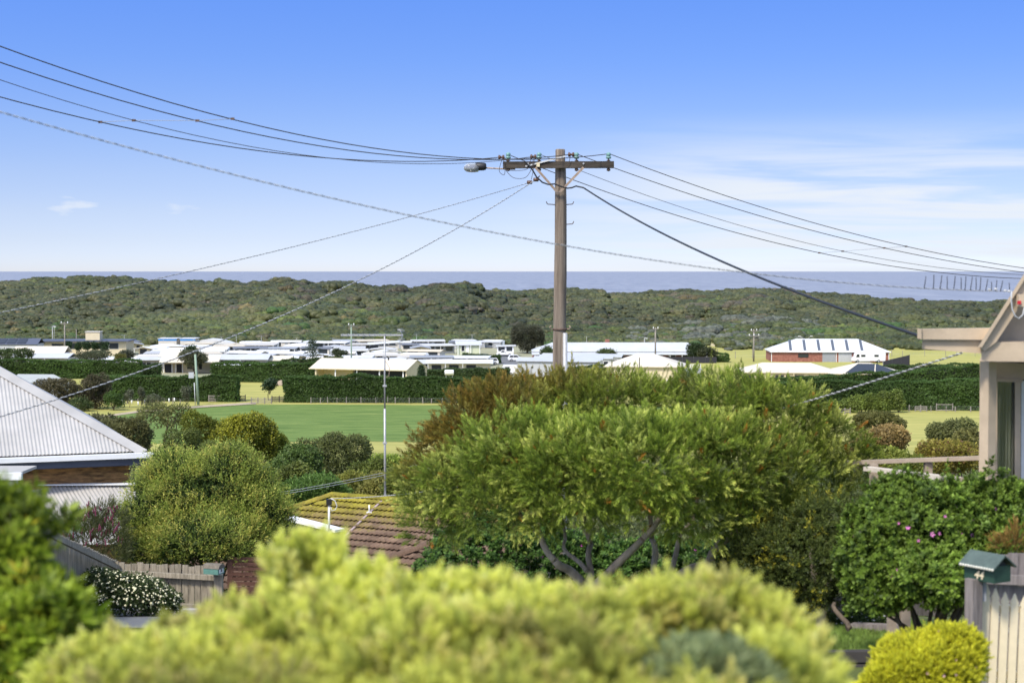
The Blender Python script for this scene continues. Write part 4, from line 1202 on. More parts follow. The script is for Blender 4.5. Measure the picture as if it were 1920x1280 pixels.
# ---------------------------------------------------------------- caravan park cabins
def cabin_kind(k, label, group):
    nm, cat = [('gable_cabin', 'cabin'), ('flat_roofed_cabin', 'cabin'), ('annexe_cabin', 'cabin'), ('end_gable_cabin', 'cabin'), ('caravan', 'caravan'), ('hip_cabin', 'cabin')][k]
    t_ = thing(nm, label, cat, (0, 0, 0), 0, group)
    if k == 0:
        gable_roof(9, 5, 2.4, .5, .35, .12, -4.5, -2.5).build('roof', M['cabinroof'], t_)
        walls(9, 5, 2.35, .4, -4.5, -2.5).build('wall', M['beige'], t_)
        for x in (-2.8, 2.6): window(t_, x, 1.55, 2.6, 1.4, y=-2.5)
        MB().box((.2, -2.54, 1.05), (.85, .08, 2.0)).build('door', M['grey'], t_)
    if k == 1:
        m = MB(); m.slab([(-5.2, -3, 2.55), (5.2, -3, 2.6), (5.2, 3, 2.95), (-5.2, 3, 2.9)], .2); m.build('roof', M['cabinroof'], t_)
        MB().box((0, .3, 1.25), (9.4, 4.6, 2.5)).build('wall', M['grey'], t_)
        for x in (-3, 0, 3): window(t_, x, 1.6, 2.3, 1.5, y=-2.0)
        for x in (-4.9, 0, 4.9): post(t_, x, -2.85, 2.4, M['white'], .12)
    if k == 2:
        m = MB(); m.slab([(-4.6, -3.6, 2.2), (4.6, -3.6, 2.2), (4.6, -.6, 2.75), (-4.6, -.6, 2.75)], .12); m.build('annexe_roof', M['cabinroof'], t_)
        m = MB(); m.prism([(-4.2, 2.3), (-4.0, 2.75), (-3, 2.95), (3, 2.95), (4.0, 2.75), (4.2, 2.3)], lambda p: (p[0], -.4, p[1]), lambda p: (p[0], 2.2, p[1])); m.build('roof', M['white'], t_)
        MB().box((0, .9, 1.2), (8.2, 2.4, 2.2)).build('wall', M['white'], t_)
        for x in (-3.1, 3.1): MB().box((x, -3.3, 1.1), (2.4, .06, 2.1)).build('annexe_wall', M['grey'], t_)
        window(t_, 0, 1.5, 2.6, 1.0, y=-.31)
        for x in (-4.5, -1.7, 1.7, 4.5): post(t_, x, -3.45, 2.15, M['white'], .1)
    if k == 3:
        m = MB()
        for sx in (-1, 1): m.slab([(0, -4.6, 2.85), (sx * 3.6, -4.6, 2.3), (sx * 3.6, 4.2, 2.3), (0, 4.2, 2.85)], .14)
        m.build('roof', M['cabinroof'], t_)
        m = MB(); m.prism([(-3, 0), (3, 0), (3, 2.3), (0, 2.7), (-3, 2.3)], lambda p: (p[0], -3, p[1]), lambda p: (p[0], 4, p[1])); m.build('wall', M['cream'], t_)
        MB().box((-1.2, -3.03, 1.2), (2.4, .06, 1.8)).build('opening', M['dark'], t_); window(t_, 1.7, 1.4, 1.0, 1.0, y=-3)
        for x in (-3.4, 3.4): post(t_, x, -4.4, 2.25, M['white'], .12)
    if k == 4:
        m = MB(); m.prism([(-3, .45), (-3.1, 1.6), (-2.7, 2.6), (2.6, 2.65), (3.05, 1.7), (2.9, .45)], lambda p: (p[0], -1.2, p[1]), lambda p: (p[0], 1.2, p[1])); m.build('body', M['carwhite'], t_)
        MB().box((0, 0, 2.7), (1.2, .8, .2)).build('roof_hatch', M['white'], t_)
        for x in (-1.9, 1.8): window(t_, x, 1.75, 1.1, .6, y=-1.2)
        MB().box((.1, -1.23, 1.45), (.7, .06, 1.8)).build('door', M['grey'], t_)
        for x in (-.4, .4):
            MB().lathe((x, -1.05, .33), [(.33, -.1), (.33, .1)], 10, 'Y').build('wheel', M['tyre'], t_)
        m = MB(); m.slab([(-2.7, -3.3, 2.15), (2.4, -3.3, 2.15), (2.4, -1.2, 2.5), (-2.7, -1.2, 2.5)], .06); m.build('awning', M['beige'], t_)
        for x in (-2.6, 2.3): post(t_, x, -3.2, 2.1, M['galv'], .06)
    if k == 5:
        o = hip_roof(8.4, 6, 2.4, .65, .4, .14).build('roof', M['cabinroof'], t_, (-4.2, -3, 0))
        MB().box((0, 0, 1.2), (8.4, 6, 2.4)).build('wall', M['cream'], t_)
        for x in (-2.6, 2.4): window(t_, x, 1.45, 1.6, 1.1, y=-3, frame=M['white'])
        MB().box((0, -3.04, 1.05), (.9, .08, 2.0)).build('door', M['dark'], t_)
    return t_


kinds = [('long white cabin with a low gable roof in the crowded park', 'low gabled white cabins packed in the park'), ('flat white roofed cabin with thin posts in the crowded park', 'flat roofed cabins packed in the park'),
         ('white caravan joined to a grey walled annexe in the park', 'caravans with annexes packed in the park'), ('cream cabin with its gable end facing out of the park', 'end gabled cabins packed in the park'),
         ('bare white caravan with an open awning in the park', 'caravans with awnings in the park'), ('cream cabin with a small hipped roof in the park', 'hipped cream cabins packed in the park')]
protos = [cabin_kind(i, *kinds[i]) for i in range(6)]
index_kids()
spots = []
rc = np.random.default_rng(77)
row = 0
for D_ in (421, 434, 447, 461, 475, 490, 505, 521, 538, 553):
    x = P(-10 if D_ > 440 else 262, 640, D_).x + rc.uniform(0, 4); xe = P(955 if D_ > 500 else 920, 640, D_).x
    row += 1
    while x < xe:
        spots.append((x, D_ + rc.uniform(-4, 4), row)); x += rc.uniform(8.2, 11.8)
no_go = [(60, 255, 452, 530), (-60, 60, 470, 515), (290, 445, 535, 570), (685, 765, 505, 545), (845, 985, 455, 545), (895, 985, 400, 545), (290, 400, 404, 462), (570, 605, 420, 436), (555, 660, 402, 440), (620, 655, 444, 460), (340, 385, 385, 404)]
cnt = [0] * 6
rowcnt = {}
for x, D_, row in spots:
    px = 960 + x / D_ * F
    if any(a < px + 8 and px - 8 < b and c < D_ < d for a, b, c, d in no_go): continue
    k = int(rc.choice(6, p=[.27, .22, .22, .13, .06, .10])); z = 3.0; rz = R(rc.normal(0, 11)); sc_ = (rc.uniform(.75, 1.15), rc.uniform(.8, 1.1), rc.uniform(.78, 1.0))
    o = protos[k] if cnt[k] == 0 else dup(protos[k])
    o.location = (x, D_, z); o.rotation_euler = (0, 0, rz); o.scale = sc_; cnt[k] += 1
    rowcnt[row] = rowcnt.get(row, 0) + 1
    o['label'] = '%s, %s from the left in the park\'s %s' % (['long white cabin with low gable', 'flat white roofed cabin', 'white caravan with grey annexe', 'end gabled cream cabin', 'white caravan with open awning', 'cream cabin with hipped roof'][k], ORD[rowcnt[row] - 1], ['', 'front row', 'second row', 'third row', 'fourth row', 'fifth row', 'sixth row', 'seventh row', 'eighth row', 'ninth row', 'tenth row', 'eleventh row', 'rearmost row'][row])
# big pale roofs at the hedge line, far left and centre-left
for px, py, D_, L_, W_, rise, lb, mk in ((22, 664, 425, 14, 9, .9, 'wide grey white shed roof showing above the long left hedge', 'roofgrey'), (24, 655, 440, 13, 8, 1.5, 'cream gabled cabin beside the bush at the far left', 'roofcream'), (388, 667, 425, 15, 9, 1.0, 'wide white annexe roof beside the wide crowned tree', 'roofgrey'), (440, 669, 428, 14, 9, .9, 'wide cream white roof just above the set back hedge', 'roofcream'), (655, 671, 402, 13, 8, .6, 'wide white roof directly behind the cream farm shed', 'roofgrey'), (800, 674, 392, 15, 7, .6, 'long thin carport roof beside the white four wheel drive', 'roofwhite'), (256, 668, 428, 7, 6, .5, 'pale grey annexe over the small square hedges', 'roofgrey')):
    s = P(px, py, D_); h = ez(py + 6, D_)
    t_ = thing('wide_roofed_cabin', lb, 'cabin', (s.x, D_, 3), R(rc.normal(0, 2)), 'wide pale roofs along the hedge line')
    gable_roof(L_, W_, h, rise, .3, .15).build('roof', M[mk], t_); MB().box((L_ / 2, W_ / 2 + .6, h / 2 - .06), (L_ - .6, W_ - 1.4, h - .12)).build('wall', M['beige'], t_)
    for q in range(int(L_ / 4)):
        MB().box((2.2 + q * 4, 1.26, h - 1.3), (2.2, .08, 1.5)).build('opening', M['dark'], t_); post(t_, .3 + q * 4, -.1, h - .15, M['white'], .12)

# television aerials over the park
ta = [(177, 622, 645), (233, 628, 642), (306, 632, 648), (443, 627, 645), (490, 630, 646), (556, 634, 647), (513, 638, 650), (528, 637, 652), (624, 634, 650), (626, 638, 652), (665, 639, 650), (781, 627, 648), (802, 637, 650), (885, 627, 640), (944, 638, 648), (1100, 631, 645), (1209, 632, 646), (102, 610, 642), (99, 613, 640), (190, 631, 642), (363, 636, 650), (415, 632, 650), (582, 642, 652), (742, 642, 655)]
tproto = None; ta.sort()
for i, (px, y0, y1) in enumerate(ta):
    D_ = 540; s = P(px, y0, D_)
    if tproto is None:
        tproto = thing('aerial', 'thin television aerial on a mast over the cabin roofs', 'aerial', (0, 0, 0), 0, 'television aerials over the caravan park')
        MB().tube([(0, 0, 0), (0, 0, 6.2)], .05, 5).build('mast', M['galv'], tproto)
        m = MB(); m.bar((-.9, 0, 6.15), (.9, 0, 6.15), .05, .05)
        for q in range(5): m.bar((-.8 + q * .4, -.55, 6.15), (-.8 + q * .4, .55, 6.15), .03, .03)
        m.build('boom', M['galv'], tproto); index_kids(); o = tproto
    else: o = dup(tproto)
    o.location = (s.x, D_, s.z - 6.15); o.rotation_euler = (0, 0, R(rc.uniform(-60, 60))); o['label'] = 'thin television aerial over the cabin roofs, %s from the left' % ORD[i]


# ---------------------------------------------------------------- vehicles
def vehicle(name, label, cat, px, py, D_, rz, prof, cab, wheels, hgt=.33, tray=None, group=None, wdt=1.75):
    p = Gz(px, py, 3.05); D_ = p.y
    t_ = thing(name, label, cat, (p.x, p.y, 3.05), R(rz), group)
    ext = lambda poly, y0, y1: MB().prism(poly, lambda q: (q[0], y0, q[1]), lambda q: (q[0], y1, q[1]))
    ext(prof, -wdt / 2, wdt / 2).build('body', M['carwhite'], t_)
    for poly in cab:
        ext(poly, -wdt / 2 - .015, wdt / 2 + .015).build('window', M['glassdark'], t_)
    for x in wheels:
        for sy in (-1, 1):
            wh = MB().lathe((x, sy * (wdt / 2 - .1), hgt), [(hgt, -.12), (hgt, .12)], 12, 'Y').build('wheel', M['tyre'], t_)
            MB().lathe((x, sy * (wdt / 2 + .03), hgt), [(hgt * .55, -.01), (hgt * .55, .01)], 8, 'Y').build('rim', M['galv'], wh)
    return t_


suv = [(-2.3, .4), (-2.35, .9), (-2.2, 1.1), (-1.9, 1.75), (.2, 1.8), (.95, 1.12), (2.2, 1.0), (2.35, .75), (2.3, .4)]
suvw = [[(-1.95, 1.12), (-1.8, 1.62), (-.9, 1.66), (-.9, 1.12)], [(-.8, 1.12), (-.8, 1.66), (.15, 1.66), (.65, 1.14)]]
vehicle('four_wheel_drive', 'white four wheel drive with canopy beside the long carport roof', 'car', 918, 683.5, 0, 188, suv, suvw, (-1.4, 1.45), .4)
t_ = vehicle('utility_truck', 'white tray back ute parked before the verandah cabin', 'ute', 946, 668, 0, 180, [(-2.6, .55), (-2.6, 1.0), (-.2, 1.0), (-.1, 1.85), (.8, 1.85), (1.35, 1.2), (2.3, 1.1), (2.4, .55)], [[(.0, 1.25), (.05, 1.7), (.7, 1.7), (1.1, 1.25)]], (-1.5, 1.6), .42)
MB().box((-1.5, 0, 1.25), (2.1, 1.8, .5)).build('tray_load', M['white'], t_); MB().box((-2.62, -.6, .95), (.06, .35, .2)).build('tail_light', M['red'], t_)
vehicle('station_wagon', 'white station wagon parked on the asphalt below the big park tree', 'car', 968, 677, 0, 5, suv, suvw, (-1.4, 1.45), .36)
t_ = vehicle('motorhome', 'long white motorhome parked in front of the brick hall', 'motorhome', 1628, 679.5, 0, 180, [(-4.4, .5), (-4.5, 2.6), (-4.2, 2.95), (2.2, 2.95), (3.6, 2.6), (3.9, 1.6), (4.4, 1.3), (4.5, .5)], [[(2.6, 1.5), (2.7, 2.3), (3.3, 2.3), (3.6, 1.5)], [(1.0, 1.6), (1.0, 2.2), (2.2, 2.2), (2.2, 1.6)], [(-2.6, 1.6), (-2.6, 2.2), (-1.4, 2.2), (-1.4, 1.6)]], (-2.6, 3.1), .42, wdt=2.3)
MB().box((-.4, -1.18, 1.5), (.8, .05, 1.9)).build('door', M['palegrey'], t_); MB().box((-2, 0, 3.05), (1.2, .9, .22)).build('roof_unit', M['white'], t_)
t_ = vehicle('caravan', 'cream caravan parked by the boat below the grey shed', 'caravan', 958, 703, 0, 0, [(-2.0, .5), (-2.1, 1.8), (-1.8, 2.5), (1.4, 2.5), (1.9, 1.9), (1.9, .5)], [[(-1.4, 1.5), (-1.4, 2.05), (-.3, 2.05), (-.3, 1.5)]], (0,), .35, wdt=2.1)
t_ = vehicle('caravan', 'small white caravan half hidden behind the power pole', 'caravan', 1033, 700, 0, 0, [(-1.6, .5), (-1.8, 1.5), (-1.4, 2.2), (1.4, 2.25), (1.7, .5)], [[(-.8, 1.4), (-.8, 1.9), (.6, 1.9), (.6, 1.4)]], (0,), .35, wdt=2.1)
p = Gz(986, 702, 3.05); t_ = thing('boat', 'white open boat on a trailer tilted beside the cream caravan', 'boat', (p.x, p.y, 3.05), R(-18))
m = MB(); secs = []
for x, b, zk, zt_ in ((-2.4, .85, .75, 1.75), (-1, .95, .62, 1.7), (.8, .85, .6, 1.75), (2.0, .45, .75, 1.9), (2.7, .05, 1.2, 2.0)):
    secs.append([(x, -b, zt_), (x, -b * .85, (zk + zt_) / 2), (x, 0, zk), (x, b * .85, (zk + zt_) / 2), (x, b, zt_)])
for a, b in zip(secs, secs[1:]):
    for i in range(4): m.face([a[i], b[i], b[i + 1], a[i + 1]])
m.face(secs[0]); m.build('hull', M['carwhite'], t_)
MB().box((.2, 0, 2.0), (.9, 1.1, .5)).build('windscreen', M['glassdark'], t_)
m = MB(); m.bar((-2.2, 0, .5), (3.6, 0, .5), .12, .12); m.build('trailer', M['galv'], t_)
for sy in (-1, 1): MB().lathe((-.6, sy * .85, .3), [(.3, -.1), (.3, .1)], 10, 'Y').build('wheel', M['tyre'], t_)


# ---------------------------------------------------------------- poles, lamps and lines on the flat
def far_pole(label, px, y0, D_, arms, m, rad=.16, group='power poles out on the flat', lean=0):
    s = P(px, y0, D_); h = s.z - 3
    t_ = thing('power_pole', label, 'power pole', (s.x, D_, 3), R(8), group)
    MB().tube([(lean, 0, 0), (0, 0, h)], [rad * 1.25, rad], 8).build('post', m, t_)
    for z, wd, ni in arms:
        o = MB().box((0, -.2, h - z), (wd, .16, .18)).build('crossarm', M['farfence'], t_)
        for q in range(ni):
            x = -wd / 2 + .15 + q * (wd - .3) / max(1, ni - 1)
            MB().lathe((x, -.2, h - z + .1), [(.05, 0), (.14, .12), (.14, .3), (.05, .5)], 7).build('insulator', M['white'], t_)
    return t_, Vector((s.x, D_, s.z))


pA = far_pole('grey power pole rising in front of the long cream block', 121, 604, 470, [(.35, 2.0, 2)], M['farfence'])
far_pole('thin bare pole rising behind the cream block roof', 143, 617, 520, [], M['farfence'], .11)
pB = far_pole('tall pale green pole among the middle caravan roofs', 658.5, 608, 440, [(.3, 1.6, 2)], M['greenpole'])
pC = far_pole('single brown power pole standing before the long motel', 1229, 614, 466, [(.4, 1.6, 2)], M['farfence'], .2)
pD = far_pole('power pole with a wide lower crossarm beside the dry grass', 1413.5, 617, 470, [(.5, 1.8, 2), (1.9, 3.0, 3)], M['farfence'], .2)
tg, pE = far_pole('green stained power pole with a transformer before the hedge', 366, 664, 318, [], M['greenpole'], .2, lean=.5)
MB().box((-.75, -.1, pE.z - 3 - 3.9), (.95, .7, 1.05)).build('transformer', M['palegrey'], tg); MB().box((-.3, 0, pE.z - 3 - 4.0), (.4, .1, .1)).build('bracket', M['galv'], tg)
MB().tube([(-.05, -.25, 0), (-.2, -.25, 4.2)], .09, 6).build('conduit', M['palegrey'], tg)
far_pole('short dark post with a small light poking through the tree top', 1199, 670, 330, [], M['darkfence'], .09)
far_pole('short rusty post standing before the black screen fence', 1313, 657, 470, [], M['rust'], .12)


def lamp(label, px, y0, D_, double):
    s = P(px, y0, D_); h = s.z - 3
    t_ = thing('lamp_post', label, 'lamp post', (s.x, D_, 3), 0)
    MB().tube([(0, 0, 0), (0, 0, h)], [.12, .07], 7).build('post', M['galv'], t_)
    for sx in ((-1, 1) if double else (1,)):
        m = MB(); m.tube([(0, 0, h - .1), (sx * .8, 0, h + .9), (sx * 1.5, 0, h + 1.5)] if double else [(0, 0, h), (sx * .35, 0, h + .25), (sx * .7, 0, h)], .06, 6); m.build('arm', M['galv'], t_)
        MB().box((sx * 1.85, 0, h + 1.62) if double else (sx * .75, 0, h - .05), (.7, .3, .16)).build('lamp_head', M['white'], t_)


lamp('double armed lamp post rising behind the brick hall', 1510, 640, 520, True)
lamp('white hooked lamp post beside the stepped grey sheds', 1013, 656, 470, False)
lamp('small lamp post on the skyline of the motel roof', 1208, 634, 560, False)
lamp('curved lamp post behind the long cream block', 98, 612, 530, False)


def cable(name, label, pts, rad, m, group=None, cat='cable', n=5):
    mb = MB(); mb.tube(pts, rad, n, False)
    o = mb.build(name, m); return tag(o, label, cat, group)


def sag(a, b, s_, n=24):
    a, b = Vector(a), Vector(b)
    return [a.lerp(b, i / n) - Vector((0, 0, s_ * 4 * (i / n) * (1 - i / n))) for i in range(n + 1)]


def vec(v): return Vector((v[1].x, v[1].y, v[1].z))


fa = [Vector(q[1]) - Vector((0, 0, .25)) for q in (pA, pB, pC, pD)]
cable('power_line', 'thin distant line strung between the cream block pole and the green pole', sag(fa[0], fa[1], .6), .022, M['wire'], 'distant lines across the flat')
cable('power_line', 'thin distant line strung between the green pole and the motel pole', sag(fa[1], fa[2], .8), .022, M['wire'], 'distant lines across the flat')
cable('power_line', 'thin distant line strung between the motel pole and the wide armed pole', sag(fa[2], fa[3], .3), .022, M['wire'], 'distant lines across the flat')
cable('power_line', 'thin distant line running on from the wide armed pole behind the tan house', sag(fa[3], P(2000, 628, 440), .6), .022, M['wire'], 'distant lines across the flat')


# ---------------------------------------------------------------- paddock fences
def rail_fence(label, pxa, pxb, py, nposts, rails, hgt, m, name='rail_fence', group='timber rail fences along the crop', rot=0):
    a, b = Gz(pxa, py, 3), Gz(pxb, py, 3)
    t_ = thing(name, label, 'fence' if 'gate' not in name else 'gate', (a.x, a.y, 3), R(rot), group); L_ = b.x - a.x
    for i in range(nposts): MB().box((L_ * i / (nposts - 1), 0, hgt / 2 + .05), (.16, .16, hgt + .1)).build('post', m, t_)
    for z in rails: MB().box((L_ / 2, -.1, z), (L_ - .02, .05, .14)).build('rail', m, t_)


rail_fence('weathered rail fence nearest the green power pole', 355, 391, 752, 4, (.35, .7, 1.05), 1.15, M['farfence'])
rail_fence('pale metal framed gate in the rail fence', 391.5, 419, 753, 3, (.2, .5, .8, 1.15), 1.2, M['farfence'], 'farm_gate', None)
rail_fence('dark boarded fence between the metal gate and the hedge end', 420, 460, 752.5, 4, (.25, .5, .75, 1.05), 1.2, M['darkfence'])
rail_fence('pale rail fence just right of the lawn gap', 471, 509, 757, 4, (.3, .65, 1.0), 1.15, M['farfence'])
rail_fence('dark boarded fence at the corner of the longest hedge', 510, 551, 754, 4, (.25, .5, .75, 1.0), 1.15, M['darkfence'])
rail_fence('single pale top rail against the longest hedge', 553, 580, 753.5, 2, (1.0,), 1.05, M['farfence'])


def wire_fence(label, pxa, pxb, py, step, seed, hgt=1.1):
    r = np.random.default_rng(seed); a, b = Gz(pxa, py, 3), Gz(pxb, py, 3); L_ = b.x - a.x
    t_ = thing('wire_fence', label, 'fence', (a.x, a.y, 3), 0, 'post and wire fences round the paddocks'); x = 0
    while x < L_:
        h = hgt * r.uniform(.8, 1.25); w_ = r.uniform(.09, .17)
        m = MB(); m.bar((x, 0, 0), (x + r.normal() * .05, r.normal() * .05, h), w_, w_, (0, 1, 0)); m.build('post', M['farfence'], t_); x += step * r.uniform(.6, 1.3)
    for z in (.3, .55, .8, 1.0): MB().box((L_ / 2, -.09, z), (L_, .012, .012)).build('wire', M['galv'], t_)


wire_fence('leaning post and wire fence at the foot of the longest hedge', 583, 1120, 756, 2.2, 1)
wire_fence('post and wire fence in front of the casuarinas and tree guards', 140, 345, 757, 1.9, 2, 1.0)
wire_fence('post and wire fence along the foot of the paddock hedge', 1540, 1880, 772, 2.2, 3)
wire_fence('chain fence along the dry grass beside the wide armed pole', 1345, 1446, 672, 5, 4, 2.2)
wire_fence('far fence across the dry grass beyond the brick hall', 1672, 1880, 668, 5, 5, 1.8)
rail_fence('pale framed farm gate in the paddock hedge fence', 1756, 1786, 770, 2, (.15, 1.15), 1.25, M['farfence'], 'paddock_gate', None)
rail_fence('broken pale rail fence piece lying by the paddock hedge', 1716, 1737, 771, 3, (.3, .6, .9), .8, M['farfence'], group=None, rot=-4)
rail_fence('grey rail fence beside the conifer row, half behind the hump bush', 1574, 1594, 776, 3, (.4, .8), 1.0, M['farfence'], group=None)
# ================================================================== street pole, lamp and lines
PD = 37.0
pxm = F / PD
top = P(1050.5, 280, PD); gz = gh(top.x, PD)
pole = thing('utility_pole', 'weathered timber pole with a crossarm, standing behind the big tree', 'power pole', (top.x, PD, gz))
O = Vector((top.x, PD, gz))


def lp(px, py, dd=0.0): return P(px, py, PD + dd) - O


zt = top.z - gz
m = MB(); rp_ = np.random.default_rng(4); pts, rad = [], []
for i in range(15):
    u = i / 14; z = -0.3 + (zt - .42 + .3) * u
    pts.append((.016 * math.sin(u * 9) - .03 * (1 - u), .01 * math.cos(u * 7), z)); rad.append(.165 - .042 * u + .004 * rp_.normal())
pts += [(0, 0, zt - .40), (0, 0, zt - .02), (0, 0, zt)]; rad += [.108, .104, .095]
m.tube(pts, rad, 18); m.build('post', M['pole'], pole)
a, b = lp(943, 309.5, -.2), lp(1151, 309, -.2)
MB().bar(a, b, .115, .145).build('crossarm', M['arm'], pole)
for x0 in (1004, 1094): MB().bar(lp(x0, 314, -.27), lp(1047, 363, -.18), .05, .012, (0, 1, 0)).build('brace', M['brace'], pole)
ins = [(953, 292), (1011, 291), (1081, 291), (1141, 290)]
for px, py in ins:
    q = lp(px, 302, -.2); h = .055
    o = MB().lathe(q, [(.014, -.22), (.045, -.20), (.02, -.13), (.02, 0), (.05, .0), (.015, .03), (.012, h)], 8).build('pin', M['rust'], pole)
    MB().lathe(q + Vector((0, 0, h)), [(.028, -.01), (.055, 0), (.058, .035), (.032, .05), (.05, .06), (.05, .1), (.03, .125)], 10).build('insulator', M['glaze'], o)
lstr = [(938, 295), (998, 294), (1069, 290), (1139, 290)]
for px, py in lstr[:3]:
    q = lp(px + 2, py, -.1); m = MB()
    m.lathe(q, [(.015, -.07), (.05, -.06), (.05, -.025), (.025, -.015), (.025, .015), (.05, .025), (.05, .06), (.015, .07)], 9, 'X'); m.build('strain_insulator', M['brownglaze'], pole)
    MB().bar(q + Vector((.05, 0, 0)), lp(px + 14, 303, -.2), .02, .02).build('strap', M['rust'], pole)
for px, py in ((1008, 309),): MB().box(lp(px + 1, py, -.28), (.07, .05, .09)).build('fuse_box', M['cream'], pole)
for px in (990, 1094): MB().lathe(lp(px, 307, -.26), [(.02, -.02), (.02, .02)], 8, 'Y').build('bolt', M['galv'], pole)
for sx, py in ((-1, 384), (1, 384), (1, 421)):
    e = lp(1050, py); x1 = sx * .28
    m = MB(); m.tube([(e.x + sx * .08, 0, e.z), (e.x + x1 * .92, -.01, e.z + .012), (e.x + x1, -.01, e.z + .025), (e.x + x1 + sx * .015, -.01, e.z + .07)], .011, 6); m.build('step_peg', M['rust'], pole)
z_ = lp(1049, 617).z; MB().lathe((0, 0, z_), [(.158, -.022), (.162, -.02), (.162, .02), (.158, .022)], 18).build('steel_band', M['rust'], pole)
for sx in (-1, 1): MB().tube([(sx * .15, -.05, z_), (sx * .19, -.07, z_ + .01), (sx * .23, -.09, z_ + .05), (sx * .19, -.09, z_ + .07)], .014, 6).build('hook', M['brace'], pole)
a = lp(1059.5, 624, -.13); MB().tube([(a.x, -.13, .2), (a.x, -.13, a.z)], .05, 10).build('conduit', M['galv'], pole)
MB().bar(lp(985, 312, -.28), lp(1060, 293, -.28), .02, .03).build('earth_strap', M['greystrand'], pole)
# loose jumper loops under the arm
for k, q in enumerate(([(942, 297), (936, 320), (945, 328), (947, 316), (944, 300)], [(946, 316), (962, 333), (985, 333), (997, 315), (1000, 296)], [(945, 318), (968, 320), (990, 316), (995, 296)], [(1002, 295), (1000, 318), (996, 337)], [(1060, 311), (1066, 305), (1070, 292)])):
    pts = [lp(x, y, -.3) for x, y in q]; sm = []
    for i in range(len(pts) - 1):
        p0 = pts[max(i - 1, 0)]; p1 = pts[i]; p2 = pts[i + 1]; p3_ = pts[min(i + 2, len(pts) - 1)]
        for j in range(5):
            t = j / 5; sm.append(.5 * ((2 * p1) + (p2 - p0) * t + (2 * p0 - 5 * p1 + 4 * p2 - p3_) * t * t + (3 * p1 - p0 - 3 * p2 + p3_) * t ** 3))
    sm.append(pts[-1]); MB().tube(sm, .006, 5).build('jumper_wire', M['wire'], pole)

# street lamp
l0 = P(912, 315, PD - .2); sl = thing('street_lamp', 'street lamp with a clear bowl on a short arm by the crossarm end', 'street lamp', tuple(l0))
MB().tube([(0, 0, 0), (.36, 0, -.02), (.62, 0, -.025)], .016, 7).build('arm', M['brace'], sl)
m = MB(); m.lathe((0, 0, .03), [(.035, 0), (.07, -.012), (.085, -.06), (.088, -.22), (.06, -.25)], 12, 'X'); m.build('housing', M['black'], sl)
gl = bpy.data.materials.new('clear_bowl'); gl.use_nodes = True
b_ = gl.node_tree.nodes['Principled BSDF']; b_.inputs['Base Color'].default_value = (.42, .43, .44, 1); b_.inputs['Roughness'].default_value = .12; b_.inputs['Transmission Weight'].default_value = .55; b_.inputs['IOR'].default_value = 1.2
m = MB(); m.lathe((-.19, 0, .005), [(.088, .02), (.10, -.06), (.10, -.16), (.085, -.24), (.05, -.285), (.012, -.30)], 14, 'X'); m.build('lens', gl, sl)


def plan_line(p0, d, pix, t_end, n=40):
    """wire hung over a straight plan line from p0 along d, fitted to what is seen at pix[(px, py)...] as a parabola"""
    T, Zs = [], []
    for px, py in pix:
        r_ = ray(px, py); q = r_.x / r_.y; den = d[0] - q * d[1]
        t = (q * p0[1] - p0[0]) / den; y = p0[1] + d[1] * t
        T.append(t); Zs.append(CAMZ + y * r_.z / r_.y)
    c = np.polyfit(T, Zs, 2)
    return [Vector((p0[0] + d[0] * t, p0[1] + d[1] * t, np.polyval(c, t))) for t in np.linspace(T[0], t_end, n)]


def tpx(px, D): return P(px, 508, D).x


gW = 'bare aluminium wires from the pole up to the left'
lefts = [((938, 295), (188, 229), (0, 182), 'lowest of four bare wires rising left from the street pole'), ((998, 294), (251, 226), (0, 150), 'thin third wire from the top, rising left from the pole'), ((1069, 290), (370, 227), (0, 117), 'second highest bare wire rising left from the street pole'), ((1139, 289), (432, 223), (0, 87), 'topmost bare wire rising left from the street pole')]
wl = []
for i, (a, b, c, lb) in enumerate(lefts):
    pts = plan_line((tpx(a[0], PD), PD), (-6.4, -10), (a, b, c), 2.3); wl.append(pts)
    cable('overhead_wire', lb, pts, .009 if i != 1 else .006, M['wire'], gW, 'wire')
rights = [((953, 290), (1536, 474), (1910, 522), 'lowest of four bare wires falling right towards the sea'), ((1011, 289), (1580, 471), (1915, 515), 'thin third wire from the top, falling right towards the sea'), ((1081, 289), (1658, 465), (1915, 510), 'second highest bare wire falling right towards the sea'), ((1141, 288), (1699, 462), (1915, 502), 'topmost bare wire falling right towards the sea')]
for i, (a, b, c, lb) in enumerate(rights):
    pts = plan_line((tpx(a[0], PD), PD), (7.62, 5), (a, b, c), 2.4)
    cable('overhead_wire', lb, pts, .009 if i != 1 else .006, M['wire'], 'bare aluminium wires from the pole down to the right', 'wire')
for lb, sp, D0 in (('wire spreader bar across the four wires at the upper left', [(188, 229), (251, 226), (370, 226.5), (436, 223)], (27.2, 27.1, 27.0, 26.8)), ('wire spreader bar across the four wires over the sea', [(1536, 474), (1580, 471), (1658, 465), (1699, 462)], (42, 42, 42, 42))):
    c0 = P(*sp[0], D0[0]); t_ = thing('wire_spreader', lb, 'spreader', tuple(c0))
    q = [P(*s_, d_) - c0 for s_, d_ in zip(sp, D0)]
    MB().tube(q, .0045, 5).build('rod', M['grey'], t_)
    for k in q: MB().box(k, (.06, .03, .035)).build('clamp', M['rust'], t_)


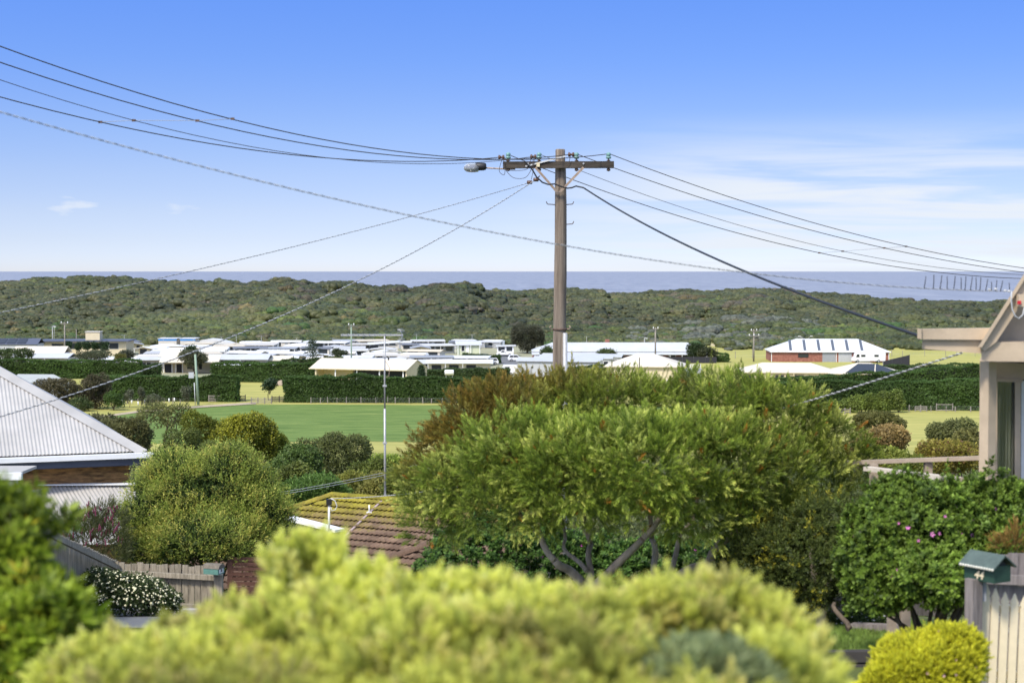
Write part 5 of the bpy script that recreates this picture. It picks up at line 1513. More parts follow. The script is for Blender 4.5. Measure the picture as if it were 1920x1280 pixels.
def twisted(label, pts, pitch, rad, group=None, name='service_cable'):
    """two laid-up strands, one pale and one dark, wound round each other"""
    P_ = np.array([tuple(p) for p in pts]); seg = np.linalg.norm(np.diff(P_, axis=0), axis=1); s_ = np.concatenate([[0], np.cumsum(seg)])
    n = int(s_[-1] / pitch * 8); ss = np.linspace(0, s_[-1], n)
    c = np.stack([np.interp(ss, s_, P_[:, k]) for k in range(3)], -1)
    d = np.gradient(c, axis=0); d /= np.linalg.norm(d, axis=1, keepdims=True)
    x = np.cross(d, [0, 0, 1.]); x /= np.linalg.norm(x, axis=1, keepdims=True); y = np.cross(d, x)
    t_ = thing(name, label, 'cable', tuple(c[0]), 0, group)
    for k, mt in ((0, M['greystrand']), (math.pi, M['darkstrand'])):
        a_ = ss / pitch * 2 * math.pi + k
        q = c - c[0] + (x * np.cos(a_)[:, None] + y * np.sin(a_)[:, None]) * rad
        MB().tube([tuple(v) for v in q], rad * 1.05, 5).build('strand', mt, t_)
    return t_


HD = 18.0
s1 = plan_line((tpx(1893, HD), HD), (tpx(0, 12) - tpx(1893, HD), 12 - HD), ((1893, 546), (870, 425), (0, 210)), 1.25, 60)
twisted('long twisted service cable crossing in front of the street pole to the tan gable', s1, .115, .0029)
s2 = plan_line((tpx(988, PD - .3), PD - .3), (tpx(0, 26) - tpx(988, PD - .3), 26 - PD), ((988, 344), (540, 465), (0, 586)), 1.2, 60)
twisted('twisted service cable falling left from the pole above the other one', s2, .16, .0042)
s3 = plan_line((tpx(1002, PD - .3), PD - .3), (tpx(0, 25) - tpx(1002, PD - .3), 25 - PD), ((1002, 339), (420, 637), (0, 781)), 1.2, 60)
twisted('steeper twisted service cable falling left across the corrugated roof', s3, .16, .0057)
s5 = plan_line((tpx(1804, HD + .3), HD + .3), (tpx(618, 43) - tpx(1804, HD + .3), 43 - HD - .3), ((1804, 661), (1450, 771), (618, 934)), 1.0, 70)
twisted('pale twisted service cable from the tan house down to the tiled roof', s5, .13, .006)
for q in ((990, 342), (1002, 337)): MB().lathe(lp(q[0] + 3, q[1], -.3), [(.012, -.06), (.04, -.05), (.04, .05), (.012, .06)], 8, 'X').build('strain_insulator', M['brownglaze'], pole)
MB().bar(lp(1008, 334, -.29), lp(1012, 330, -.26), .02, .02).build('strap', M['rust'], pole)
s4 = plan_line((tpx(1094, PD - .3), PD - .3), (tpx(1722, HD - .1) - tpx(1094, PD - .3), HD - PD), ((1094, 352), (1400, 510), (1722, 629)), 1.0, 50)
pre = [P(x, y, PD - .32) for x, y in ((985, 304), (998, 318), (1006, 332), (1017, 342), (1028, 346), (1040, 345), (1052, 350), (1064, 353), (1072, 352), (1080, 349))]
cable('service_cable', 'thick black service cable from the pole down to the tan house beam', pre + s4, .0165, M['blackcable'], n=7)
for k, (ya, yb) in enumerate(((917, 874), (921, 879))):
    cable('overhead_wire', ['upper of two thin lines low across the garden trees', 'lower of two thin lines low across the garden trees'][k], sag(P(470, ya + 14, 58), P(860, yb - 23, 66), .12), .008, M['greystrand'], None, 'wire')
# bird-deterrent ties standing on the cable near the gable
xt = [(1736, 518), (1751, 515), (1766, 516), (1776, 518), (1791, 517), (1802, 520), (1811, 518), (1823, 519), (1830, 520), (1839, 520), (1852, 523), (1859, 528), (1869, 525), (1880, 526), (1892, 530)]
s1a = np.array([tuple(p) for p in s1])
for i, (px, py) in enumerate(xt):
    q_ = ray(px - 2, 540); k = np.argmin(abs(s1a[:, 0] / s1a[:, 1] - q_.x / q_.y)); b0 = Vector(s1a[k]); t = (q_.x - q_.y * b0.x / b0.y)
    x_ = q_.x / q_.y * b0.y; i2 = min(k + 1, len(s1a) - 1)
    if abs(x_ - b0.x) > 1e-4 and k > 0:
        j = k + 1 if (s1a[k + 1, 0] - b0.x) * (x_ - b0.x) > 0 else k - 1
        f_ = (x_ - b0.x) / (s1a[j, 0] - b0.x); b0 = b0.lerp(Vector(s1a[j]), min(1, max(0, f_)))
    e = P(px, py, b0.y)
    m = MB(); m.tube([b0 - b0, (e - b0) * .5 + Vector((.002, 0, 0)), e - b0], .0045, 5); o = m.build('cable_tie', M['black'], None, tuple(b0)); tag(o, 'black tie standing like a spike on the service cable, %s from the gable' % ORD[len(xt) - 1 - i], 'cable tie', 'black spikes on the service cable')

# ================================================================== corrugated roofed house, left
th = R(21)
Cn = P(276, 845, 35.0); ex = Vector((-math.cos(th), -math.sin(th), 0)); up_h = Vector((-math.sin(th), math.cos(th), 0)); tp = .605
g0 = 20.6
lh = thing('corrugated_roofed_house', 'house with a pale corrugated hip roof and exposed timber boards', 'house', (Cn.x, Cn.y, g0))
C0 = Vector((0, 0, Cn.z - g0))


def corrugated(O_, e_, u_, smax, tmax, pitch=.076, amp=.0075, skew=None, s0=0.0, tmin=None):
    n_ = e_.cross(u_).normalized()
    if n_.z < 0: n_ = -n_
    V_, F_ = [], []; k = int((smax - s0) / pitch * 8)
    for i in range(k + 1):
        s_ = s0 + i * pitch / 8; h = n_ * amp * math.cos(2 * math.pi * i / 8)
        t1 = tmax(s_)
        for j in range(3):
            V_.append(O_ + e_ * s_ + u_ * (t1 * j / 2) + h)
    for i in range(k):
        for j in range(2): F_.append((i * 3 + j, i * 3 + 3 + j, i * 3 + 4 + j, i * 3 + 1 + j))
    m = MB(); m.v = [tuple(v) for v in V_]; m.f = F_; m.sm = [True] * len(F_)
    return m, n_


cp_ = 1 / math.sqrt(1 + tp * tp); us_ = (up_h + Vector((0, 0, tp))) * cp_
RUN = 4.6
mm, n_r = corrugated(C0, ex, us_, 9.0, lambda s_: max(.02, min(s_, RUN)) / cp_)
mm.build('roof', M['colorbond'], lh)
hipv = (ex + up_h + Vector((0, 0, tp)))                      # along the hip, per metre of run
hp0, hp1 = C0, C0 + hipv * RUN
rt_n = Vector((math.cos(th), math.sin(th), 1 / tp * 1.0)).normalized()
m = MB(); w1 = us_.cross(n_r).normalized(); sd_ = n_r.cross(hipv.normalized()).normalized()
if sd_.dot(ex) < 0: sd_ = -sd_
for a, b, c in ((0, .24, .028),):
    m.slab([hp0 + n_r * c, hp0 + n_r * c + sd_ * b, hp1 + n_r * c + sd_ * b, hp1 + n_r * c], .012)
m.build('hip_capping', M['colorbond'], lh)
bk = Vector((-ex.x, -ex.y, 0)); m = MB()
m.slab([hp0, hp1, C0 + up_h * 2 * RUN], .03); m.build('side_roof', M['colorbond'], lh)
m = MB(); m.bar(C0 + Vector((.12, 0, -.075)) - up_h * .07, C0 + ex * 9 + Vector((0, 0, -.075)) - up_h * .07, .13, .10); m.build('gutter', M['white'], lh)
m = MB(); m.bar(C0 + Vector((.05, 0, -.20)) , C0 + ex * 9 + Vector((0, 0, -.20)), .03, .15); m.build('fascia', M['slate'], lh)
W0 = C0 + up_h * .38 + ex * .3 - Vector((0, 0, .10))
m = MB(); m.slab([C0 + ex * .1 + Vector((0, 0, -.275)), C0 + ex * 9 + Vector((0, 0, -.275)), C0 + ex * 9 + up_h * .5 + Vector((0, 0, -.275)), C0 + ex * .1 + up_h * .5 + Vector((0, 0, -.275))], .015); m.build('soffit', M['slate'], lh)
m = MB(); q = Matrix((ex, up_h, Vector((0, 0, 1)))).transposed(); m.box(W0 + ex * 4.4 + up_h * 4.1 - Vector((0, 0, 1.9)), (8.8, 8.0, 3.6), q); m.build('wall', M['weatherboard'], lh)
for i in range(6):
    m = MB(); z = -.245 - i * .115
    mt = q @ Matrix.Rotation(R(-7), 3, 'X'); m.box(W0 + ex * 4.4 + up_h * (.075 - .02) + Vector((0, 0, z)), (8.8 - .04 * (i % 2), .022, .118), mt); m.build('weatherboard', M['weatherboard'], lh)
# lower corrugated lean-to in front of the wall
l0 = P(250, 909, 34.9) - Vector(lh.location); l1 = P(20, 911, 34.7) - Vector(lh.location)
e2 = (l1 - l0).normalized(); dn = Vector((.50 * .93, -.83 * .93, -.34))
mm, n2 = corrugated(l0, e2, dn, (l1 - l0).length, lambda s_: 2.6, pitch=.082)
mm.build('lean_to_roof', M['colorbond'], lh)
m = MB(); m.bar(l0 + Vector((.05, -.02, .03)), l1 + Vector((0, -.02, .03)), .2, .025); m.build('flashing', M['white'], lh)
m = MB(); a = P(-20, 882, 32) - Vector(lh.location); b = P(52, 882, 32) - Vector(lh.location)
m.bar(a, b, 1.2, .05); m.build('porch_roof', M['colorbond'], lh)
m = MB(); m.bar(a + Vector((0, -.62, -.03)), b + Vector((.07, -.62, -.03)), .1, .13); m.build('porch_gutter', M['white'], lh)
m = MB(); m.bar(a + Vector((0, -.5, -.16)), b + Vector((-.05, -.5, -.16)), .1, .14); m.build('porch_beam', M['beige'], lh)
m = MB(); m.box(b + Vector((-.5, 0, -2.0)), (.12, .12, 3.6)); m.build('porch_post', M['beige'], lh)

# ================================================================== tiled roofed house
TD = 48.0
A0 = P(625, 929, TD); g1 = gh(-5, 48) - .5
th_ = thing('tiled_roofed_house', 'house with a mossy brown tiled roof below the tall aerial', 'house', (A0.x, A0.y, g1))
Og = Vector(th_.location); A1 = A0 - Og
te = Vector((math.cos(R(28)), -math.sin(R(28)), 0)); th2 = Vector((math.sin(R(28)), math.cos(R(28)), 0)); tpt = math.tan(R(22)); cpt = math.cos(R(22))
tu = th2 * cpt + Vector((0, 0, math.sin(R(22)))); tn = te.cross(tu).normalized()
tm = bpy.data.materials.new('mossy_brown_tile'); tm.use_nodes = True
t = tm.node_tree; b = t.nodes['Principled BSDF']; b.inputs['Roughness'].default_value = .85; b.inputs['Specular IOR Level'].default_value = .25
ge = t.nodes.new('ShaderNodeNewGeometry'); oi = t.nodes.new('ShaderNodeObjectInfo')
n1 = t.nodes.new('ShaderNodeTexNoise'); n1.inputs['Scale'].default_value = 2.6; n1.inputs['Detail'].default_value = 10; n1.inputs['Roughness'].default_value = .85; t.links.new(ge.outputs['Position'], n1.inputs['Vector'])
dt = t.nodes.new('ShaderNodeVectorMath'); dt.operation = 'DOT_PRODUCT'; t.links.new(ge.outputs['Position'], dt.inputs[0])
mv = (tu * 1.0 - te * .16); dt.inputs[1].default_value = tuple(mv)
m0 = (A0).dot(mv)
mr_ = t.nodes.new('ShaderNodeMapRange'); mr_.inputs[1].default_value = m0 - 3.4; mr_.inputs[2].default_value = m0 - .2; mr_.inputs[3].default_value = -.16; mr_.inputs[4].default_value = .32
t.links.new(dt.outputs['Value'], mr_.inputs[0])
ad = t.nodes.new('ShaderNodeMath'); ad.operation = 'ADD'; t.links.new(mr_.outputs[0], ad.inputs[0]); t.links.new(n1.outputs[0], ad.inputs[1])
rr = t.nodes.new('ShaderNodeValToRGB'); e = rr.color_ramp.elements
e[0].position = .42; e[0].color = (.135, .088, .062, 1); e[1].position = .86; e[1].color = (.30, .265, .03, 1)
x = e.new(.52); x.color = (.185, .125, .088, 1); x = e.new(.62); x.color = (.17, .13, .05, 1); x = e.new(.72); x.color = (.215, .18, .035, 1)
t.links.new(ad.outputs[0], rr.inputs[0])
n3 = t.nodes.new('ShaderNodeTexNoise'); n3.inputs['Scale'].default_value = 45; n3.inputs['Detail'].default_value = 4; t.links.new(ge.outputs['Position'], n3.inputs['Vector'])
mr3 = t.nodes.new('ShaderNodeMapRange'); mr3.inputs[1].default_value = .3; mr3.inputs[2].default_value = .7; mr3.inputs[3].default_value = .6; mr3.inputs[4].default_value = 1.35; t.links.new(n3.outputs[0], mr3.inputs[0])
mr4 = t.nodes.new('ShaderNodeMapRange'); mr4.inputs[3].default_value = .8; mr4.inputs[4].default_value = 1.2; t.links.new(oi.outputs['Random'], mr4.inputs[0])
mm_ = t.nodes.new('ShaderNodeMath'); mm_.operation = 'MULTIPLY'; t.links.new(mr3.outputs[0], mm_.inputs[0]); t.links.new(mr4.outputs[0], mm_.inputs[1])
vm = t.nodes.new('ShaderNodeVectorMath'); vm.operation = 'SCALE'; t.links.new(rr.outputs[0], vm.inputs[0]); t.links.new(mm_.outputs[0], vm.inputs[3]); t.links.new(vm.outputs[0], b.inputs['Base Color'])

GA, TW = .32, .30
tv, tf = [], []
prof = [(x_ / 14, .042 * (.5 - .5 * math.cos(4 * math.pi * x_ / 14)) ** 1.5) for x_ in range(15)]
for y_, lift in ((-.025, .060), (.34, .004)):
    for u_, h_ in prof: tv.append((u_ * TW, y_, h_ * .8 + lift))
for u_, h_ in prof: tv.append((u_ * TW, -.018, h_ * .8 + .060 - .016))
np_ = len(prof)
for i in range(np_ - 1):
    tf.append((i, i + 1, np_ + i + 1, np_ + i)); tf.append((2 * np_ + i, 2 * np_ + i + 1, i + 1, i))
tile_me = bpy.data.meshes.new('tile'); tile_me.from_pydata(tv, [], tf); tile_me.polygons.foreach_set('use_smooth', [k % 2 == 0 for k in range(len(tf))]); tile_me.materials.append(tm)
Rt = Matrix((te, tu, tn)).transposed()
cells = []
for r_ in range(16):
    d_ = (r_ + 1) * GA; run = d_ * cpt
    for c_ in range(-20, 34):
        s_ = c_ * TW + (TW / 2 if False else 0)
        if s_ < -run + .05 or s_ > 6.6: continue
        p = A1 - tu * d_ + te * s_; wp = p + Og; rx = wp.x / wp.y * F + 960
        vis = rx < 905 - max(0, (r_ - 5)) * 9 and r_ < 14 and rx > 545
        cells.append((not vis, r_, p))
cells.sort(key=lambda q: (q[0], q[1]))
rest = MB()
for k, (nv_, r_, p) in enumerate(cells):
    mt = Rt @ Matrix.Rotation(R(random.gauss(0, .5)), 3, 'Z')
    if k < 298 and not nv_:
        o = bpy.data.objects.new('tile', tile_me); COL.objects.link(o); o.parent = th_
        o.matrix_local = Matrix.Translation(p) @ mt.to_4x4()
    else:
        i = len(rest.v); rest.v += [tuple(p + mt @ Vector(v)) for v in tv]; rest.f += [tuple(i + q for q in f) for f in tf]; rest.sm += [True] * len(tf)
o = rest.build('roof_tiling', tm, th_); o['kind'] = 'stuff'
m = MB(); L_ = 6.6; dmax = 16 * GA
m.slab([A1 - tn * .03, A1 + te * L_ - tn * .03, A1 + te * L_ - tu * dmax - tn * .03, A1 - te * dmax * cpt - tu * dmax - tn * .03], .04)
bt = -th2 * 1
m.slab([A1 - tn * .03, A1 - te * dmax * cpt - tu * dmax - tn * .03, A1 - te * dmax * cpt + th2 * dmax * cpt - Vector((0, 0, dmax * math.sin(R(22)))) - tn * .03], .04)
m.slab([A1, A1 + te * L_, A1 + te * L_ + th2 * dmax * cpt - Vector((0, 0, dmax * .37)), A1 - te * dmax * cpt + th2 * dmax * cpt - Vector((0, 0, dmax * .37))], .04)
m.build('roof_deck', mat('dark_roof_battens', (.06, .04, .035), .9), th_)
wz = A1.z - dmax * .375 - .2
m = MB(); m.box(A1 + te * 2.0 - th2 * 0 + Vector((0, 0, -A1.z + wz / 2 + 0)), (8, 7.0, wz), Matrix((te, th2, Vector((0, 0, 1)))).transposed()); m.build('wall', M['cream'], th_)


def ridge_tiles(a, b, name='ridge_tile', r_=.12):
    a, b = Vector(a), Vector(b); n = max(1, int((b - a).length / .40)); d = (b - a) / n
    for i in range(n):
        p0 = a + d * i; dd = d.normalized(); sx = dd.cross(Vector((0, 0, 1))).normalized(); sz = sx.cross(dd)
        m = MB(); v0 = len(m.v)
        for q, rad in ((p0, r_ * 1.08), (p0 + d * 1.04, r_ * .95)):
            for k in range(9):
                an = math.pi * k / 8; m.v.append(tuple(q + sx * math.cos(an) * rad + sz * math.sin(an) * rad * .75))
        for k in range(8): m.f.append((k, k + 1, 9 + k + 1, 9 + k)); m.sm.append(True)
        m.f.append(tuple(range(9))); m.sm.append(False); m.f.append(tuple(range(9, 18))); m.sm.append(False)
        m.build(name, tm, th_)


ridge_tiles(A1 + tn * .02, A1 + te * 6.5 + tn * .02)
hd = (-te * cpt - tu); ridge_tiles(A1 + tn * .03, A1 + hd * 4.6 + tn * .03)


def on_roof(px, py, off=.05):
    r_ = ray(px, py); o_ = Vector((0, 0, CAMZ)); k = (A0 - o_).dot(tn) / r_.dot(tn); return o_ + r_ * k - Og + tn * off


ridge_tiles(on_roof(812, 1022), on_roof(704, 1060), r_=.14)
MB().bar(on_roof(716, 942, .06), on_roof(640, 1016, .06), .07, .02).build('flashing_strip', mat('pale_lead_strip', (.32, .24, .22), .6, var=.2), th_)
p = on_roof(693, 963); MB().tube([p, p + Vector((0, 0, .2))], .022, 8).build('vent_pipe', M['white'], th_); MB().box(p, (.14, .1, .03)).build('vent_flashing', M['white'], th_)
# porch end with white barge, dark fascia and service riser
pa, pb = P(540, 970, 43.8) - Og, P(637, 994, 42.6) - Og
MB().bar(pa + Vector((0, 0, .0)), pb, .34, .07).build('porch_roof_edge', M['white'], th_)
MB().bar(pa + Vector((0, .02, -.16)), pb + Vector((0, .02, -.16)), .05, .24).build('porch_fascia', M['slate'], th_)
m = MB(); c_ = (pa + pb) / 2; dv = (pb - pa); ang = math.atan2(dv.y, dv.x); m.box(c_ + Vector((-.12, .25, -1.6)), (.95, .3, 2.6), Matrix.Rotation(ang, 3, 'Z')); m.build('porch_wall', M['cream'], th_)
m = MB(); m.tube([pb + Vector((-.02, .05, -.1)), pb + Vector((-.02, .05, -1.9))], .035, 8); m.build('downpipe', M['palegrey'], th_)
ra, rb = P(617, 1004, 42.5) - Og, P(617, 942, 42.5) - Og
MB().tube([ra, rb], .028, 8).build('riser_pipe', M['white'], th_); MB().box(rb + Vector((0, 0, .02)), (.13, .13, .14)).build('riser_cap', M['black'], th_)
MB().box(P(612, 998, 42.4) - Og, (.26, .06, .09)).build('conduit_box', M['beige'], th_)
lpp = [(620, 934), (628, 938), (632, 948), (629, 955), (622, 957), (620, 950)]
MB().tube([P(x, y, 42.4) - Og for x, y in lpp], .013, 6).build('cable_loop', M['greystrand'], th_)

# tall yagi aerial on its mast
ab = P(722, 934, 47.6); at_ = P(722, 628, 47.6)
an_ = thing('television_mast', 'tall guyed pipe mast with a long yagi aerial on the tiled roof', 'aerial', tuple(ab))
H_ = at_.z - ab.z
MB().tube([(0, 0, 0), (0, 0, H_ * .55)], .032, 8).build('lower_mast', M['galv'], an_)
MB().tube([(0, 0, H_ * .55), (.0, 0, H_ + .03)], .024, 8).build('upper_mast', M['galv'], an_)
for z in (H_ * .34, H_ * .69, H_ * .87): MB().box((0, 0, z), (.11, .09, .05)).build('clamp', M['galv'], an_)
sx = 47.6 / F
b0, b1 = (640 - 722) * sx, (757 - 722) * sx
MB().bar((b0, 0, H_), (b1, 0, H_), .05, .05).build('boom', M['galv'], an_)
for i in range(11):
    x = b0 + .04 + i * (b1 - b0 - .25) / 10; MB().tube([(x, -.28, H_ + .02), (x, .28, H_ + .02)], .007, 5).build('element', M['galv'], an_)
for sgn in (-1, 1):
    m = MB(); m.tube([(b1 - .02, 0, H_), (b1 - .08 - .02 * sgn, 0, H_ + sgn * .17)], .012, 5)
    for z in (.08, .17): m.tube([(b1 - .12 - .02 * sgn, -.3, H_ + sgn * z), (b1 - .02, .3, H_ + sgn * z)], .008, 5)
    m.tube([(b1 - .16, 0, H_ + sgn * .14), (b1 + .04, 0, H_ + sgn * .12)], .012, 5)
    m.build('reflector', M['galv'], an_)
MB().box((0, 0, .02), (.26, .2, .09)).build('roof_flashing', M['white'], an_)
MB().tube([(.03, 0, H_ * .84), (.14, -.02, H_ * .8), (.12, -.02, H_ * .75), (.02, 0, H_ * .74)], .008, 5).build('cable_loop', M['brace'], an_)
MB().box((.11, -.02, H_ * .855), (.04, .04, .07)).build('masthead_amplifier', M['black'], an_)

# ================================================================== tan house, right
rh = thing('tan_house', 'tan painted timber house with a gable, deck beam and curtained window', 'house', tuple(P(1850, 508, HD).to_2d()) + (gh(5, HD),))
Or = Vector(rh.location)


def pp(px, py, D): return P(px, py, D) - Or


def ppoly(name, poly, D, dep, mt, parent=rh):
    """board whose outline is seen as poly, front face at depth D, dep thick"""
    m = MB(); m.prism(poly, lambda q: pp(q[0], q[1], D), lambda q: pp(q[0], q[1], D) + Vector((dep * .31, dep, 0))); return m.build(name, mt, parent)


ppoly('outrigger_beam', [(1722, 617), (1858, 615), (1858, 637), (1722, 636)], 17.5, .13, M['tan'])
ppoly('beam_end_block', [(1720, 616), (1728, 616), (1728, 636), (1720, 634)], 17.47, .03, M['tan'])
ppoly('lower_beam', [(1729, 637.5), (1845, 638), (1845, 663), (1729, 654)], 17.55, .12, M['tan'])
ppoly('barge_board', [(1836, 650), (2050, 313), (2050, 368), (1868, 641), (1846, 658)], 17.38, .08, M['tan'])
ppoly('barge_trim', [(1834, 650), (2050, 308), (2050, 320), (1841, 651)], 17.32, .2, M['tan'])
ppoly('barge_board', [(2264, 650), (2050, 318), (2050, 372), (2232, 641), (2254, 658)], 17.38, .08, M['tan'])
ppoly('gable_wall', [(1860, 645), (2050, 348), (2240, 645), (2240, 660), (1860, 660)], 17.75, .1, M['tan'])
ppoly('tie_beam', [(1840, 641), (2262, 641), (2262, 682), (1840, 677)], 17.42, .22, M['tan'])
ppoly('roof', [(1836, 647), (2050, 306), (2050, 314), (1842, 647)], 17.5, 7, M['grey'])
ppoly('roof', [(2266, 647), (2050, 306), (2050, 314), (2260, 647)], 17.5, 7, M['grey'])
ppoly('front_wall', [(1946, 683), (2256, 683), (2256, 1060), (1946, 1060)], 18.6, .12, M['tan'])
ppoly('right_wall', [(2240, 650), (2256, 650), (2256, 1060), (2240, 1060)], 18.4, 5.5, M['tan'])
ppoly('back_wall', [(1838, 670), (2256, 670), (2256, 1060), (1838, 1060)], 22.5, .12, M['tan'])
ppoly('back_gable', [(1850, 660), (2050, 340), (2250, 660)], 23.6, .1, M['tan'])
ppoly('lintel', [(1862, 678), (1945, 683), (1945, 712), (1862, 711)], 18.595, .12, M['tan'])
m = MB(); c_ = pp(1852, 780, 17.8); zlo = gh(5, 17.8) - Or.z; zhi = pp(1852, 678, 17.8).z
m.box((c_.x, c_.y, (zlo + zhi) / 2), (.118, .118, zhi - zlo), Matrix.Rotation(R(34), 3, 'Z')); m.build('corner_post', M['tan'], rh)
for i in range(11):
    y0 = 676 + i * 20; m = MB(); a = pp(1836, y0, 18.3); b = pp(1834.5, y0 + 21, 18.3)
    m.box(((a.x + b.x) / 2 + .03 + .62, a.y + 2.0, (a.z + b.z) / 2), (.02, 4.0, a.z - b.z), Matrix.Rotation(R(-17.5), 3, 'Z') @ Matrix.Rotation(R(-5), 3, 'Y')); m.build('weatherboard', M['tan'], rh)
ppoly('side_wall', [(1837, 676), (1846, 676), (1846, 1100), (1837, 1100)], 18.35, 3.8, M['tan'])
ppoly('window_head', [(1866, 709), (1917, 711), (1917, 717), (1866, 715)], 18.55, .1, M['tan'])
ppoly('window_stile', [(1903, 716), (1914, 716), (1913, 1000), (1902, 1000)], 18.52, .1, M['tan'])
ppoly('window_stile', [(1866, 715), (1870, 715), (1870, 1000), (1866, 1000)], 18.52, .1, M['tan'])
gm_ = bpy.data.materials.new('window_pane'); gm_.use_nodes = True; t = gm_.node_tree; t.nodes.remove(t.nodes['Principled BSDF'])
tr = t.nodes.new('ShaderNodeBsdfTransparent'); tr.inputs[0].default_value = (.86, .88, .85, 1); gl_ = t.nodes.new('ShaderNodeBsdfGlossy'); gl_.inputs['Roughness'].default_value = .03; fr = t.nodes.new('ShaderNodeFresnel'); mx_ = t.nodes.new('ShaderNodeMixShader')
ma = t.nodes.new('ShaderNodeMath'); ma.operation = 'ADD'; ma.inputs[1].default_value = .04; t.links.new(fr.outputs[0], ma.inputs[0])
mx_.inputs[0].default_value = .10; t.links.new(tr.outputs[0], mx_.inputs[1]); t.links.new(gl_.outputs[0], mx_.inputs[2]); t.links.new(mx_.outputs[0], t.nodes['Material Output'].inputs[0])
ppoly('window_pane', [(1869, 716), (1904, 716), (1904, 1000), (1869, 1000)], 18.58, .01, gm_)
m = MB(); x0, x1 = pp(1864, 720, 18.75).x, pp(1908, 720, 18.75).x; za, zb = pp(1880, 714, 18.75).z, pp(1880, 1000, 18.75).z; n = 60
for i in range(n + 1):
    u = i / n; y = 18.75 - Or.y + .025 * math.sin(u * 44) + .012 * math.sin(u * 97); m.v += [(x0 + (x1 - x0) * u, y, za), (x0 + (x1 - x0) * u, y + .01 * math.sin(u * 31), zb)]
for i in range(n): m.f.append((2 * i, 2 * i + 2, 2 * i + 3, 2 * i + 1)); m.sm.append(True)
m.build('curtain', M['curtain'], rh)
ppoly('white_blind', [(1915, 714), (1945, 714), (1945, 1000), (1914, 1000)], 18.6, .05, M['white'])
ppoly('room_wall', [(1862, 705), (1945, 705), (1945, 1010), (1862, 1010)], 19.3, .1, M['dark'])
MB().box(pp(1917, 563, 17.3), (.10, .1, .125)).build('point_of_attachment', M['tan'], rh)
MB().box(pp(1911, 567, 17.24), (.035, .02, .035)).build('red_seal', M['red'], rh)
MB().tube([pp(x, y, 17.25) for x, y in ((1897, 546), (1896, 562), (1898, 580), (1903, 592), (1910, 597), (1918, 590), (1921, 576))], .007, 6).build('cable_loop', M['palegrey'], rh)
for x, y in ((1855, 543), (1867, 542), (1885, 545), (1892, 546)): MB().lathe(pp(x, y, 17.85), [(.005, -.015), (.013, -.012), (.013, .012), (.005, .015)], 8, 'X').build('cable_clip', M['palegrey'], rh)

dr = thing('deck_railing', 'timber deck railing half buried in the flowering bush', 'railing', tuple(P(1730, 900, 21)))
Od = Vector(dr.location)
MB().bar(P(1590, 867, 21.2) - Od, P(1838, 858, 20.4) - Od, .11, .045).build('top_rail', M['railtimber'], dr)
MB().bar(P(1625, 878, 20.6) - Od, P(1800, 899, 19.3) - Od, .11, .05).build('lower_rail', mat('pale_worn_rail', (.52, .46, .38), .8, var=.15, vscale=6), dr)
for x, y in ((1742, 863), (1640, 867)):
    a = P(x, y, 20.7) - Od; MB().box(a + Vector((0, .05, -.55)), (.09, .09, 1.05)).build('post', M['railtimber'], dr)

# ================================================================== front fences and letterboxes
FD = 14.5
fr_ = thing('picket_fence', 'cream picket fence running off the right edge below the letterbox', 'fence', (P(1870, 1100, FD).x, FD, gh(4.2, FD)))
Of = Vector(fr_.location)
tops = [(1850, 1093), (1867, 1102), (1885, 1109), (1903, 1112), (1921, 1116), (1939, 1120), (1957, 1124)]
me_p = None
hb = tops[0]
pw = .066
poly = [(-pw / 2, 0), (pw / 2, 0), (pw / 2, .0), (pw / 2, 1.0), (pw / 2 * .78, 1.02), (pw / 2 * 1.0, 1.045), (pw / 2 * .62, 1.075), (pw / 2 * .2, 1.115), (0, 1.125), (-pw / 2 * .2, 1.115), (-pw / 2 * .62, 1.075), (-pw / 2, 1.045), (-pw / 2 * .78, 1.02), (-pw / 2, 1.0)]
poly = [poly[0]] + poly[2:]
for i, (px, py) in enumerate(tops):
    tpz = P(px, py, FD) - Of
    if me_p is None:
        m = MB(); m.prism(poly, lambda q: (q[0], -.011, q[1] - 1.125), lambda q: (q[0], .011, q[1] - 1.125)); me_p = m.mesh('picket', M['picket'])
    o = bpy.data.objects.new('picket', me_p); COL.objects.link(o); o.parent = fr_; o.location = tpz; o.rotation_euler = (0, R(1.7), 0)
for py, k in ((1139, 0), (1262, 1)):
    MB().bar(P(1838, py - 2, FD + .05) - Of, P(1960, py + 4, FD + .05) - Of, .05, .055).build('rail', M['picket'], fr_)
for i in range(6):
    a = P(1876 + i * 17.5, 1160 + i * 21, FD + .09) - Of; MB().box(a, (.012, .03, .05)).build('staple', M['white'], fr_)
lp_ = thing('letterbox_post', 'grey weathered timber post carrying the dark green letterbox', 'post', (P(1824, 1180, FD - .1).x, FD - .1, gh(4, FD)))
Op = Vector(lp_.location); a = P(1826, 1084, FD - .1) - Op; MB().box((a.x, 0, a.z / 2), (.105, .105, a.z), Matrix.Rotation(R(25), 3, 'Z')).build('post', M['greypaling'], lp_)
MB().box((a.x + .06, .02, a.z - .1), (.10, .02, .2)).build('bracket', M['grey'], lp_)

mbx = thing('letterbox', 'dark green house shaped letterbox on the post beside the picket fence', 'letterbox', tuple(P(1851, 1086, FD - .1)), R(-57))
Lm, Wm_, Hm, Rm = .33, .20, .14, .095
